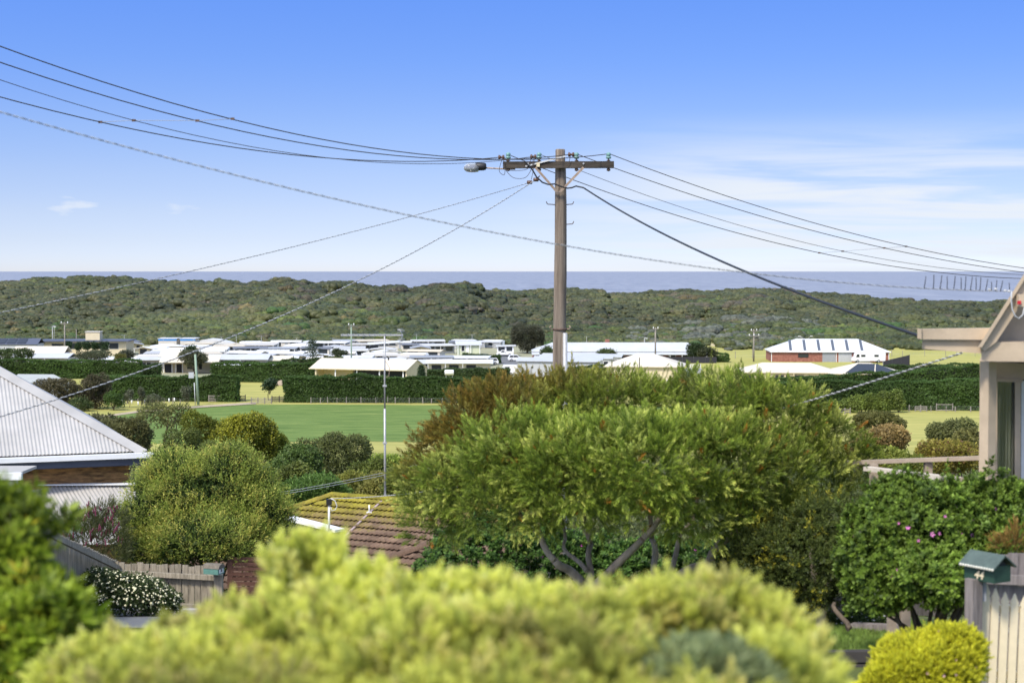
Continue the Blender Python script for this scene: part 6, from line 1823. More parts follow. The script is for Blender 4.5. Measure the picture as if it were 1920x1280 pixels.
# local x runs along the ridge, the slot face looks along -y
m = MB(); m.prism([(-Wm_ / 2, 0), (Wm_ / 2, 0), (Wm_ / 2, Hm), (-Wm_ / 2, Hm)], lambda q: (-Lm / 2, q[0], q[1]), lambda q: (Lm / 2, q[0], q[1])); m.build('body', M['mailgreen'], mbx)
m = MB()
for sy in (-1, 1): m.slab([(-Lm / 2 - .025, 0, Hm + Rm), (Lm / 2 + .03, 0, Hm + Rm), (Lm / 2 + .03, sy * (Wm_ / 2 + .045), Hm - .012), (-Lm / 2 - .025, sy * (Wm_ / 2 + .045), Hm - .012)], .012)
m.build('roof', M['mailroof'], mbx)
m = MB(); m.prism([(-Wm_ / 2 + .02, Hm), (Wm_ / 2 - .02, Hm), (0, Hm + Rm - .03)], lambda q: (Lm / 2 - .03, q[0], q[1]), lambda q: (Lm / 2 - .02, q[0], q[1])); m.build('gable_opening', M['dark'], mbx)
o = MB()
for i in range(13): o.lathe((-Lm / 2 + .0 + i * .029, -Wm_ / 2 - .046, Hm - .018), [(.004, -.008), (.012, -.006), (.012, .006), (.004, .008)], 8, 'Y')
o.build('scalloped_edge', mat('chipped_cream_trim', (.62, .60, .50), .6, var=.25, vscale=90), mbx)
m = MB(); m.prism([(-.11, Hm - .012), (.11, Hm - .012), (.10, Hm - .035), (0, Hm - .052), (-.10, Hm - .035)], lambda q: (q[0], -Wm_ / 2 - .002, q[1]), lambda q: (q[0], -Wm_ / 2 + .004, q[1])); m.build('slot', M['black'], mbx)


def digit_text(txt, size, loc, rot, mt, parent, name='house_number', shear=0.0):
    c = bpy.data.curves.new(name, 'FONT'); c.body = txt; c.size = size; c.extrude = .003; c.align_x = 'CENTER'; c.align_y = 'CENTER'; c.shear = shear; c.offset = size * .012; c.resolution_u = 3
    o = bpy.data.objects.new(name, c); me = None; COL.objects.link(o); bpy.context.view_layer.update()
    dg = bpy.context.evaluated_depsgraph_get(); me = bpy.data.meshes.new_from_object(o.evaluated_get(dg)); bpy.data.objects.remove(o); me.materials.clear(); me.materials.append(mt)
    o = bpy.data.objects.new(name, me); COL.objects.link(o); o.parent = parent; o.location = loc; o.rotation_euler = rot
    return o


digit_text('44', .10, (.0, -Wm_ / 2 - .005, .048), (R(90), 0, 0), M['picket'], mbx, shear=.25)

# grey paling fence behind the letterbox
gp = thing('paling_fence', 'grey paling fence standing behind the dark green letterbox', 'fence', (P(1900, 1100, 15.6).x, 15.6, gh(4.5, 15.6)), 0, None)
Ogp = Vector(gp.location)
for i in range(9):
    px = 1846 + i * 17.5; a = P(px, 1036 + random.uniform(-2, 3), 15.6) - Ogp; h = a.z
    MB().box((a.x, random.uniform(-.008, .008), h / 2), (.088, .016, h), Matrix.Rotation(R(random.gauss(0, .4)), 3, 'Y')).build('paling', M['greypaling'], gp)
MB().bar(P(1840, 1084, 15.5) - Ogp, P(2000, 1090, 15.5) - Ogp, .05, .085).build('rail', M['greypaling'], gp)

# left-hand paling fences
f2 = thing('paling_fence', 'weathered paling fence below the big rounded shrub with a teal letterbox', 'fence', (P(300, 1100, 27.2).x, 27.2, gh(-5, 27.2) - .4))
O2 = Vector(f2.location)
n = 21
for i in range(n):
    u = i / (n - 1); px = 168 + (406 - 168) * u; D_ = 27.6 - .6 * u
    a = P(px, 1052 + 10 * u + random.uniform(-2.5, 2.5), D_) - O2
    MB().box((a.x, a.y, a.z / 2), (.092, .016, a.z), Matrix.Rotation(R(random.gauss(0, .6)), 3, 'Y')).build('paling', M['paling'], f2)
MB().bar(P(178, 1070, 27.48) - O2, P(404, 1083, 26.92) - O2, .05, .075).build('rail', M['paling'], f2)
for px, py, w_ in ((236, 1069, .12), (410, 1076, .13)):
    a = P(px, py, 26.85 + (410 - px) * .003) - O2; MB().box((a.x, a.y - .02, a.z / 2), (w_, w_, a.z)).build('post', M['paling'], f2)
MB().bar(P(335, 1136, 26.9) - O2, P(420, 1140, 26.7) - O2, .05, .09).build('plinth_board', M['paling'], f2)
f1 = thing('paling_fence', 'paling fence climbing towards the street beside the purple flower spikes', 'fence', (P(150, 1040, 25).x, 25, gh(-6, 25) - .5))
O1 = Vector(f1.location); n = 72
for i in range(n):
    u = i / (n - 1); D_ = 28.4 - 8.0 * u; px = 244 - (244 - 20) * u ** .9
    py = 1062 - (1062 - 960) * (u ** .93) + random.uniform(-1.5, 1.5)
    a = P(px, py, D_) - O1
    MB().box((a.x, a.y, a.z / 2 - .2), (.016, .108, a.z + .4), Matrix.Rotation(R(random.gauss(0, .7)), 3, 'X')).build('paling', M['paling'], f1)
MB().bar(P(238, 1072, 28.2) - O1, P(60, 985, 21.4) - O1, .05, .075).build('rail', M['paling'], f1)
for px, py, D_ in ((86, 1010, 22.5),):
    a = P(px, py, D_) - O1; MB().box((a.x, a.y, a.z / 2), (.12, .12, a.z)).build('post', M['paling'], f1)
m2 = thing('letterbox', 'small faded teal letterbox on the weathered paling fence end', 'letterbox', tuple(P(401, 1072, 26.7)), R(-20))
m = MB(); m.prism([(-.10, 0), (.10, 0), (.10, .09), (.075, .13), (.03, .15), (-.03, .15), (-.075, .13), (-.10, .09)], lambda q: (-.13, q[0], q[1] - .02), lambda q: (.13, q[0], q[1] - .02)); m.build('body', M['tealbox'], m2)
m = MB(); m.prism([(-.108, .09), (-.08, .137), (-.03, .158), (.03, .158), (.08, .137), (.108, .09)], lambda q: (-.145, q[0], q[1] - .02), lambda q: (.145, q[0], q[1] - .02)); m.build('lid', mat('rusty_lid', (.14, .12, .09), .8, var=.3, vscale=20), m2)
o = MB().box((.132, 0, .035), (.004, .13, .075)).build('number_plate', M['white'], m2)
digit_text('35', .065, (.136, 0, .035), (R(90), 0, R(90)), M['black'], m2)
sg = thing('slatted_gate', 'red brown slatted gate behind the big shrub and yellow bush', 'gate', (P(470, 1100, 29).x, 29, gh(-4.4, 29) - .3))
Os = Vector(sg.location)
for i in range(9):
    a = P(472, 1048 + i * 9.2, 29) - Os; MB().box((a.x, 0, a.z), (.75, .022, .068)).build('slat', M['merbau'], sg)
for px in (432, 512): a = P(px, 1042, 29.05) - Os; MB().box((a.x, .03, a.z / 2), (.09, .09, a.z)).build('post', M['merbau'], sg)
# ================================================================== garden plants
def plant(name, label, cat, base, D, lobes, n, protos_, cbase, ctip, seed, size=(.8, 1.25), shell=(.6, 1.03), up=.5, spread=.5, under=-.6, gap=.15, gfreq=2.0, amt=.25, pfreq=1.2, alt=None, altw=0, limbs=None, bark='bark', r0=.06, colour_fn=None, part='crown', group=None, inner=0, jit=.14, depthk=.85, rough=.14, grow=(0, 0, 0), cluster=None, gain=1.0, filler=None, shoots=None):
    """lobes: (px, py, rx px, ry px, depth offset m); base: (px, py) of the stem foot"""
    r = np.random.default_rng(seed); s_ = D / F
    b0 = P(base[0], base[1], D); g = gh(b0.x, D); O_ = Vector((b0.x, D, g))
    t_ = thing(name, label, cat, tuple(O_), 0, group)
    lb = []
    for q in lobes:
        c = P(q[0], q[1] + grow[2], D + q[4]) - O_; k = s_ * (D + q[4]) / D; rx_, rz_ = max(8, q[2] + grow[0]), max(8, q[3] + grow[1])
        lb.append((c.x, c.y, c.z, rx_ * k, (q[5] if len(q) > 5 else rx_ * k * depthk), rz_ * k))
    p, d, q = crown(lb, n, r, shell, up, spread, under, gap, gfreq, rough=rough)
    if inner:
        p2, d2, q2 = crown(lb, inner, r, (.25, .65), up, 1.0, -1, 0); p = np.concatenate([p, p2]); d = np.concatenate([d, d2]); q = np.concatenate([q, q2])
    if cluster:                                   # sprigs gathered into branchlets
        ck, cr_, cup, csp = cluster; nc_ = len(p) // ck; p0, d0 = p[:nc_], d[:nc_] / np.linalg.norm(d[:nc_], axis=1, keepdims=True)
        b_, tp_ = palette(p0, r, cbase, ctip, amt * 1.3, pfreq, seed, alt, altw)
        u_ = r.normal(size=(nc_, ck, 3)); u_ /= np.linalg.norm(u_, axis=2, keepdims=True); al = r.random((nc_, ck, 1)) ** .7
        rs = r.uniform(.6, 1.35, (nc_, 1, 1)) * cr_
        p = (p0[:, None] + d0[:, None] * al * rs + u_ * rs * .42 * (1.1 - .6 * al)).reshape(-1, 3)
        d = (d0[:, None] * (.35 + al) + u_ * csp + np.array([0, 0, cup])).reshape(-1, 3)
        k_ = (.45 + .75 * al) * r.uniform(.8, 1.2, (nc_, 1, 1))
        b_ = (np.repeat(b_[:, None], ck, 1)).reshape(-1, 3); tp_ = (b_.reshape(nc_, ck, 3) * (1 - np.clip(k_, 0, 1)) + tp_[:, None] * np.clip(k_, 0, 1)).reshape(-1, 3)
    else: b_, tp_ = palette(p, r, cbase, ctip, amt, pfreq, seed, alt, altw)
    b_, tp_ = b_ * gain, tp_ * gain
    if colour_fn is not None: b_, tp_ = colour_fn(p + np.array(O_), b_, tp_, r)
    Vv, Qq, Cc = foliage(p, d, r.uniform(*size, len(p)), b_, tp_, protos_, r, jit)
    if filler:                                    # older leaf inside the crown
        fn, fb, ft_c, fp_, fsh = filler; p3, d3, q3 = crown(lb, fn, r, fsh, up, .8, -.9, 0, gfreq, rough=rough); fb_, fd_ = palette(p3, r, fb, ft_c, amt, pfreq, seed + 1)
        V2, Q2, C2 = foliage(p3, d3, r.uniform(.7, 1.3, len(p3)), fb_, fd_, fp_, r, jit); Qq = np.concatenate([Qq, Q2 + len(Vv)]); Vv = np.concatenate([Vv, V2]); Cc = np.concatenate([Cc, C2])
    if shoots:                                    # stray shoots standing proud of the crown
        sn_, sl = shoots; p4, d4, q4 = crown(lb, sn_, r, (.98, 1.04), up, .35, 0, 0); d4 = d4 / np.linalg.norm(d4, axis=1, keepdims=True); st_ = 7
        ll_ = r.uniform(.3, 1, (sn_, 1, 1)) * sl * np.linspace(.2, 1, st_)[None, :, None]; p4 = (p4[:, None] + d4[:, None] * ll_).reshape(-1, 3); d4 = np.repeat(d4, st_, 0) + r.normal(size=(sn_ * st_, 3)) * .5
        fb_, fd_ = palette(p4, r, np.asarray(cbase) * gain, np.asarray(ctip) * gain, amt, pfreq, seed + 2)
        V2, Q2, C2 = foliage(p4, d4, r.uniform(.5, .95, len(p4)) * size[0], fb_, fd_, protos_, r, jit); Qq = np.concatenate([Qq, Q2 + len(Vv)]); Vv = np.concatenate([Vv, V2]); Cc = np.concatenate([Cc, C2])
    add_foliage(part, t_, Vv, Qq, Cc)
    m_ = MB()
    if limbs:
        for a, b, w0, w1, da, db in limbs:
            if a == (1236, 1160): m_.build('trunk', M[bark], t_); m_ = MB()
            limb(m_, P(*a, D + da) - O_, P(*b, D + db) - O_, w0, w1, r, .06, 8, 8)
    else:
        for i, l_ in enumerate(lb):
            limb(m_, (r.normal() * r0, r.normal() * r0, -.1), l_[:3], r0 * r.uniform(.6, 1), r0 * .25, r, .06, 6, 6)
    m_.build('trunk', M[bark], t_)
    return t_, lb, O_


# --- the big bottlebrush in the middle
def bb_col(pw, b_, t_, r):
    px = 960 + pw[:, 0] / pw[:, 1] * F; py = 508 + (CAMZ - pw[:, 2]) / pw[:, 1] * F
    k = sstep(1090, 940, px + 60 * snoise(pw, 1.3, 5, 2)) * sstep(960, 800, py + 40 * snoise(pw, 1.6, 6, 2)) * sstep(-.4, .2, pw[:, 1] - 21.4 + .6 * snoise(pw, 1.5, 9, 2))
    k = np.maximum(k, .85 * sstep(1240, 1000, px) * sstep(790, 720, py + 25 * snoise(pw, 2, 7, 2)))[:, None]
    k = np.clip(k * 1.05, 0, 1) * r.uniform(.68, 1, (len(pw), 1))
    b_ = b_ * (1 - k) + k * np.array([.082, .074, .014]) * r.uniform(.7, 1.3, (len(pw), 1)); t_ = t_ * (1 - k) + k * np.array([.31, .19, .036]) * r.uniform(.6, 1.3, (len(pw), 1))
    y = (r.random(len(pw)) < .012)[:, None]; t_ = np.where(y, np.array([[.45, .17, .02]]), t_)
    return b_, t_


bb_pro = [proto_spray(17, .13, .052, .0105, 46, 1, .2), proto_spray(14, .10, .048, .0105, 54, 2, .15), proto_spray(19, .16, .052, .010, 40, 4, .2)]
bb_lobes = [(925, 800, 105, 85, .5), (870, 850, 85, 85, .6), (1000, 755, 120, 60, .5), (1120, 745, 130, 55, .3), (1235, 765, 120, 60, .4), (1340, 745, 110, 60, .2), (1440, 785, 115, 75, .2), (1525, 845, 100, 85, .1), (1560, 895, 75, 75, .0),
            (820, 900, 62, 65, .3), (800, 955, 40, 45, .2), (900, 890, 100, 75, -.3), (985, 850, 120, 85, -.9), (1085, 870, 125, 85, -1.3), (1190, 850, 130, 90, -1.4), (1300, 860, 130, 90, -1.2), (1400, 865, 115, 85, -.8), (1480, 900, 95, 80, -.4),
            (960, 930, 100, 45, -.9), (1075, 945, 80, 40, -1.2), (1190, 940, 95, 40, -1.3), (1320, 945, 100, 45, -1.0), (1440, 955, 85, 45, -.5), (860, 960, 55, 30, .1), (812, 975, 45, 32, .2), (1060, 830, 110, 70, -.2), (1060, 900, 100, 60, -.3)]
bbt, bl, bo = plant('bottlebrush_tree', 'wide bottlebrush tree with rusty new growth, in front of the street pole', 'tree', (1110, 1115), 21.5, bb_lobes, 20000, bb_pro, (.036, .062, .010), (.19, .235, .032), 11, size=(.55, 1.45), shell=(.62, 1.08), up=.35, spread=.5, under=-.6, gap=.33, gfreq=4.2, alt=(.41, .435, .095), altw=.30, rough=.2, colour_fn=bb_col, inner=7000, jit=.18, cluster=(11, .19, .18, .62), gain=1.62, grow=(-14, -22, 20), bark='greybark',
    limbs=[((1092, 1160), (1096, 1095), .075, .07, -.3, -.3), ((1096, 1098), (1040, 1050), .06, .045, -.3, -.6), ((1040, 1050), (1012, 1000), .045, .036, -.6, -.5), ((1012, 1000), (950, 930), .036, .018, -.5, -.3), ((1096, 1098), (1140, 1075), .065, .052, -.3, -.7), ((1140, 1075), (1205, 1010), .052, .042, -.7, -1.0), ((1205, 1010), (1260, 930), .042, .018, -1.0, -.9),
           ((1104, 1088), (1108, 1020), .045, .035, -.2, .1), ((1108, 1020), (1085, 900), .035, .014, .1, .2), ((1100, 1070), (1060, 1010), .03, .022, -.2, .3), ((1060, 1010), (1040, 900), .022, .012, .3, .4),
           ((1236, 1160), (1238, 1095), .085, .075, .1, .0), ((1238, 1100), (1330, 1060), .075, .062, 0, -.2), ((1330, 1060), (1395, 985), .062, .055, -.2, -.4), ((1395, 985), (1425, 925), .055, .03, -.4, -.5), ((1425, 925), (1470, 850), .03, .012, -.5, -.4), ((1238, 1100), (1222, 1010), .045, .035, 0, .3), ((1222, 1010), (1225, 880), .035, .014, .3, .3), ((1240, 1090), (1275, 1000), .04, .03, 0, .5), ((1275, 1000), (1330, 860), .03, .012, .5, .4), ((1395, 985), (1360, 900), .03, .012, -.4, -.1)])
# upright whippy shoots standing out of the crown top
r = np.random.default_rng(55); ps, ds, sc = [], [], []
for i in range(190):
    u = r.random(); px = 830 + 780 * u + r.normal() * 10; ty = np.interp(px, [820, 860, 900, 960, 1040, 1120, 1240, 1340, 1420, 1500, 1580, 1620], [880, 815, 770, 738, 722, 716, 726, 716, 735, 780, 830, 890])
    b = P(px, ty + r.uniform(10, 45), 21.5 + r.normal() * .5) - bo; ln = r.uniform(.08, .32); dr_ = Vector((r.normal() * .3 + (u - .5) * .5, r.normal() * .25, 1)).normalized()
    for k in range(int(ln / .05) + 2):
        ps.append(tuple(b + dr_ * (k * .05))); ds.append(tuple(dr_ + Vector(r.normal(size=3)) * .25)); sc.append(r.uniform(.45, .8))
ps, ds, sc = np.array(ps), np.array(ds), np.array(sc)
b_, t_ = palette(ps, r, (.05, .07, .015), (.24, .26, .05), .2, 2, 3); b_, t_ = bb_col(ps + np.array(bo), b_, t_, r)
Vv, Qq, Cc = foliage(ps, ds, sc, b_, t_, bb_pro, r, .18); add_foliage('top_shoots', bbt, Vv, Qq, Cc)

# --- rounded feathery shrub at the left
ls_pro = [proto_fan(6, .25, 7, .05, .017, 11, 25, 75, .75), proto_fan(5, .22, 6, .05, .017, 12, 30, 85, .8), proto_fan(7, .27, 7, .048, .016, 13, 25, 80, .7)]
ls_lobes = [(385, 925, 130, 95, 0), (300, 950, 85, 90, -.2), (470, 955, 85, 85, -.1), (330, 870, 75, 55, .1), (420, 860, 80, 50, .1), (385, 990, 130, 70, -.8), (280, 1010, 65, 55, -.5), (490, 1010, 65, 60, -.4), (310, 835, 40, 22, .3), (430, 830, 45, 25, .3), (255, 960, 45, 60, 0), (520, 960, 40, 60, 0), (480, 890, 50, 45, .2), (275, 890, 40, 40, .1)]
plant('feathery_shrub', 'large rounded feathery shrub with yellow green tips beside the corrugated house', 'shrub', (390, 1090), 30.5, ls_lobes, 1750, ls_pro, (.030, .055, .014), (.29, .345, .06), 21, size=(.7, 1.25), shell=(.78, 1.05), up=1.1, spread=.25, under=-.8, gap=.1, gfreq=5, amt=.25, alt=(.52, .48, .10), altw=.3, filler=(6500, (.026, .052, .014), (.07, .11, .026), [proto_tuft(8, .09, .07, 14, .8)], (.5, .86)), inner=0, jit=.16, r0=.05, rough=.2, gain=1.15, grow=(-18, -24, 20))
# wispy shoots on its top
# --- purple spiked shrub
pk_pro = [proto_spray(12, .22, .08, .012, 45, 31, .3), proto_spray(10, .18, .08, .012, 55, 32, .3)]
pt_, plb, po_ = plant('callistemon_shrub', 'loose shrub with dark purple flower spikes before the white lean-to roof', 'shrub', (170, 1060), 29, [(160, 1015, 50, 42, 0), (200, 995, 32, 38, 0), (125, 1000, 28, 28, 0), (185, 1030, 50, 36, -.2)], 800, pk_pro, (.045, .06, .022), (.15, .16, .06), 31, up=1.0, spread=.35, shell=(.5, 1.1), gap=.25, gfreq=5, r0=.02)
r = np.random.default_rng(7); m = MB()
for i in range(95):
    px = r.uniform(108, 228); py = r.uniform(962, 1035) - (10 if px > 160 else 0); a = P(px, py, 28.6 + r.uniform(-.4, .3)) - po_
    d = Vector((r.normal() * .3, r.normal() * .3, 1)).normalized(); h = r.uniform(.07, .15)
    m.tube([a, a + d * h * .2, a + d * h * .8, a + d * h], [.004, .012, .011, .004], 6)
o = m.build('flower_spikes', mat('purple_flower_spike', (.115, .02, .04), .8, var=.3, vscale=30), pt_); o['kind'] = 'stuff'

# --- white daisy shrub
da_pro = [proto_tuft(7, .07, .05, 41, .8)]
dt_, dlb, do_ = plant('daisy_shrub', 'mounded shrub covered in small white daisies before the paling fence', 'shrub', (250, 1160), 25.2, [(245, 1118, 70, 38, 0), (215, 1108, 40, 35, -.1), (290, 1128, 45, 28, 0), (185, 1105, 35, 38, .1)], 1900, da_pro, (.03, .05, .018), (.10, .14, .04), 41, shell=(.75, 1.05), gap=.05, r0=.02)
r = np.random.default_rng(9); p, d, q = crown(dlb, 800, r, (1.0, 1.1), .6, .4, -.2)
fv, ff = [], []; V6 = []
for a, dd in zip(p, d):
    dd = dd / np.linalg.norm(dd); x = np.cross(dd, r.normal(size=3)); x /= np.linalg.norm(x); y = np.cross(dd, x); rad = r.uniform(.011, .02); i0 = len(fv)
    for k in range(6): an = k * 1.047; fv.append(tuple(a + (x * math.cos(an) + y * math.sin(an)) * rad + dd * .004))
    fv.append(tuple(a + dd * .012))
    for k in range(6): ff.append((i0 + k, i0 + (k + 1) % 6, i0 + 6))
me = bpy.data.meshes.new('daisies'); me.from_pydata(fv, [], ff); me.materials.append(mat('daisy_petals', (.75, .70, .45), .8)); o = bpy.data.objects.new('daisies', me); COL.objects.link(o); o.parent = dt_; o['kind'] = 'stuff'


def flowers(parent, lbs, n, seed, colr, rad=(.018, .034), und=-.3, name='blossoms'):
    r = np.random.default_rng(seed); p, d, q = crown(lbs, n, r, (1.06, 1.16), .3, .5, und); fv, ff = [], []
    for a, dd in zip(p, d):
        dd = dd / np.linalg.norm(dd); x = np.cross(dd, r.normal(size=3)); x /= np.linalg.norm(x); y = np.cross(dd, x); ra = r.uniform(*rad); i0 = len(fv)
        for k in range(10): an = k * .628; rr_ = ra * (1 if k % 2 else .55); fv.append(tuple(a + (x * math.cos(an) + y * math.sin(an)) * rr_ + dd * (.012 if k % 2 else .0)))
        fv.append(tuple(a - dd * .004))
        for k in range(10): ff.append((i0 + k, i0 + (k + 1) % 10, i0 + 10))
    me = bpy.data.meshes.new(name); me.from_pydata(fv, [], ff); me.materials.append(colr); o = bpy.data.objects.new(name, me); COL.objects.link(o); o.parent = parent; o['kind'] = 'stuff'


PINK = mat('pink_petals', (.50, .16, .36), .7); MAG = mat('magenta_petals', (.36, .06, .26), .7); DEAD = mat('dry_tan_leaf', (.42, .28, .16), .8)
# --- broad leaved flowering bushes
bw = [proto_whorl(8, .05, .028, 51), proto_whorl(7, .044, .025, 52, 30, 85), proto_whorl(9, .054, .03, 53, 35, 100)]
ft, flb, _o = plant('flowering_bush', 'big glossy bush with scattered pink flowers in front of the tan house', 'bush', (1740, 1190), 17.2, [(1650, 1010, 85, 95, 0), (1740, 960, 110, 85, 0), (1840, 960, 110, 85, .2), (1690, 920, 70, 60, .2), (1760, 1045, 110, 65, -.3), (1640, 1080, 60, 50, -.1), (1870, 1020, 90, 80, -.1), (1900, 910, 55, 50, .1), (1860, 890, 30, 60, .0), (1705, 875, 32, 40, .2), (1790, 905, 45, 35, .2), (1930, 960, 70, 90, .2)], 19000, bw, (.036, .066, .010), (.165, .24, .032), 51, size=(.75, 1.25), shell=(.74, 1.05), up=.5, spread=.55, under=-.7, gap=.28, gfreq=3.8, alt=(.17, .25, .05), altw=.16, inner=1500, jit=.22, r0=.04, rough=.22, cluster=(8, .12, .2, .6), gain=1.9, shoots=(70, .42), grow=(-22, -18, 34))
flowers(ft, flb, 120, 3, PINK); flowers(ft, flb, 34, 4, DEAD, (.015, .03), -.6, 'dry_leaves')
# the arching shoot in front of the post
ft2, flb2, _o = plant('flowering_bush', 'dark green flowering bush under the bottlebrush beside the tiled roof', 'bush', (930, 1150), 25.5, [(900, 1050, 95, 65, 0), (850, 1075, 70, 55, -.1), (980, 1060, 95, 70, .1), (1060, 1070, 80, 65, .3), (940, 1010, 60, 45, .2), (1140, 1080, 90, 60, .5), (1230, 1075, 85, 60, .6), (1320, 1085, 80, 60, .7), (1400, 1095, 70, 55, .8)], 12000, bw, (.026, .058, .013), (.095, .17, .032), 52, size=(.8, 1.3), shell=(.74, 1.05), gap=.2, gfreq=3.5, alt=(.16, .22, .045), altw=.12, inner=600, jit=.22, r0=.04, cluster=(7, .11, .2, .6), gain=1.4, rough=.2)
flowers(ft2, flb2, 46, 5, MAG, (.02, .036))
# --- small yellow-leaved shrub and its neighbours at the right of the trunk
plant('yellow_leaf_shrub', 'slender shrub with small yellow new leaves right of the bottlebrush trunk', 'shrub', (1532, 1190), 19.8, [(1530, 1050, 70, 65, 0), (1500, 1110, 65, 55, .2), (1565, 1110, 45, 45, -.1), (1460, 1040, 60, 60, .3), (1550, 990, 55, 45, .1), (1420, 1090, 70, 60, .7)], 6000, [proto_whorl(6, .04, .02, 61), proto_spray(9, .09, .04, .014, 55, 62, .2)], (.035, .052, .014), (.11, .135, .03), 61, shell=(.55, 1.05), gap=.3, gfreq=4.5, alt=(.42, .38, .04), altw=.13, inner=1200, jit=.2, gain=1.3, cluster=(8, .13, .2, .6), limbs=[((1530, 1200), (1535, 1100), .06, .04, 0, 0), ((1535, 1100), (1520, 1000), .04, .015, 0, 0), ((1535, 1120), (1575, 1050), .025, .01, 0, 0), ((1528, 1130), (1480, 1050), .025, .01, 0, .1)], bark='greybark')
m = MB(); a = P(1565, 1130, 18.9); b = P(1588, 1178, 18.6); tt_ = thing('leaning_log', 'dark leaning branch propped on the lawn edge', 'branch', tuple(b)); limb(m, a - b, Vector((0, 0, 0)), .022, .035, np.random.default_rng(2), .08); m.build('limb', M['bark'], tt_)
# golden clipped shrub
gs_pro = [proto_spray(14, .07, .035, .007, 40, 71, .3), proto_spray(12, .055, .03, .007, 48, 72, .3)]
gt, glb, _o = plant('golden_shrub', 'bright golden green low shrub against the letterbox post', 'shrub', (1730, 1330), 13.4, [(1735, 1262, 90, 66, 0), (1668, 1300, 52, 52, -.1), (1788, 1238, 44, 56, 0), (1752, 1228, 42, 34, .1), (1640, 1325, 36, 50, 0), (1760, 1208, 26, 24, .1), (1692, 1264, 34, 30, -.1)], 12000, gs_pro, (.18, .20, .018), (.80, .76, .06), 71, size=(.7, 1.2), shell=(.7, 1.04), up=.7, spread=.5, gap=.25, gfreq=8, rough=.28, shoots=(90, .12), inner=1200, jit=.16, r0=.02)
flowers(gt, glb, 26, 8, mat('pale_pink_tip', (.52, .34, .36), .8), (.008, .016), .1, 'pink_tips')

# --- blurred shrub filling the foreground
fg_pro = [proto_spray(20, .06, .026, .0085, 45, 81, .3), proto_spray(16, .048, .024, .0085, 52, 82, .3), proto_spray(22, .07, .026, .008, 40, 83, .3)]
fg_lobes = [(572, 1062, 62, 56, .5), (632, 1078, 55, 40, .5), (700, 1112, 85, 48, .4), (800, 1130, 95, 50, .3), (905, 1125, 75, 50, .3), (1000, 1160, 90, 50, .1), (1095, 1160, 75, 48, .0), (1190, 1145, 65, 50, .2), (1270, 1150, 75, 55, .2), (1350, 1140, 65, 55, .3), (1430, 1190, 70, 60, .2), (1490, 1235, 52, 50, .1), (380, 1205, 85, 45, .4), (480, 1165, 70, 55, .4), (280, 1240, 90, 45, .3), (180, 1250, 80, 45, .2), (125, 1300, 60, 35, .2),
            (300, 1290, 130, 60, -.3), (450, 1250, 130, 70, -.2), (600, 1220, 140, 90, -.2), (760, 1240, 140, 85, -.4), (920, 1240, 140, 85, -.4), (1080, 1260, 140, 80, -.4), (1250, 1250, 140, 85, -.2), (1400, 1280, 120, 80, -.2), (1500, 1325, 60, 50, 0), (520, 1330, 200, 70, -.5), (900, 1330, 250, 70, -.6), (1250, 1340, 230, 70, -.5)]
plant('foreground_shrub', 'large out of focus yellow green shrub spread across the bottom', 'shrub', (850, 1900), 4.3, fg_lobes, 17000, fg_pro, (.13, .165, .03), (.565, .56, .125), 81, size=(.6, 1.0), shell=(.68, 1.04), up=.6, spread=.5, gap=.42, gfreq=10, amt=.38, pfreq=6, alt=(.66, .58, .20), altw=.25, inner=2500, jit=.12, r0=.015, rough=.3, cluster=(12, .05, .35, .7), gain=1.5, shoots=(160, .09), grow=(-12, -16, 34))
plant('grey_leaved_bush', 'blurred grey green leafy bush in front of the yellow shrub', 'bush', (1310, 1800), 3.9, [(1310, 1280, 90, 50, 0), (1240, 1305, 60, 45, 0), (1380, 1310, 55, 50, 0), (1300, 1350, 140, 60, 0)], 1500, [proto_whorl(9, .045, .014, 85, 20, 80), proto_whorl(8, .05, .015, 86, 20, 85)], (.16, .20, .08), (.37, .43, .19), 85, shell=(.7, 1.05), gap=.1, gfreq=9, jit=.18, r0=.01)
plant('leafy_green_bush', 'blurred vivid green bush rising at the bottom left corner', 'bush', (60, 1600), 6.0, [(20, 950, 40, 70, .2), (55, 965, 45, 45, .1), (12, 1050, 75, 75, 0), (78, 1112, 62, 48, -.1), (142, 1168, 58, 50, -.1), (60, 1180, 110, 90, -.2), (-40, 1000, 70, 110, .1), (120, 1230, 80, 60, -.2), (20, 1280, 120, 80, -.3), (200, 1190, 26, 30, 0), (84, 985, 14, 14, .1), (75, 950, 18, 18, .1)], 3000, [proto_whorl(9, .06, .022, 91, 25, 90), proto_whorl(8, .055, .02, 92, 30, 95), proto_whorl(8, .065, .024, 93, 20, 85)], (.055, .09, .009), (.29, .37, .03), 91, size=(.7, 1.2), shell=(.72, 1.06), up=.45, spread=.6, gap=.3, gfreq=7, pfreq=3, alt=(.42, .36, .03), altw=.05, inner=500, jit=.22, r0=.012, rough=.28, cluster=(6, .07, .2, .6), gain=1.12, shoots=(60, .16), grow=(-34, -26, 34))

# --- garden odds and ends by the lawn
def lawn_patch():
    n = 26000; x = RNG.uniform(2.4, 5.2, n); y = RNG.uniform(16.6, 21.5, n); z = ground(x, y)
    p3 = np.stack([x, y, z], -1); b_, t_ = palette(p3, RNG, (.11, .18, .035), (.27, .38, .08), .3, 2.2, 5, alt=(.24, .24, .08), altw=.05)
    V_, Q_, C_ = foliage(p3, np.tile([[0, 0, 1.]], (n, 1)) + RNG.normal(size=p3.shape) * .25, RNG.uniform(.6, 1.3, n), b_, t_, [proto_spray(3, .02, .07, .009, 25, 7)], RNG)
    add_foliage('lawn_grass', None, V_, Q_, C_)


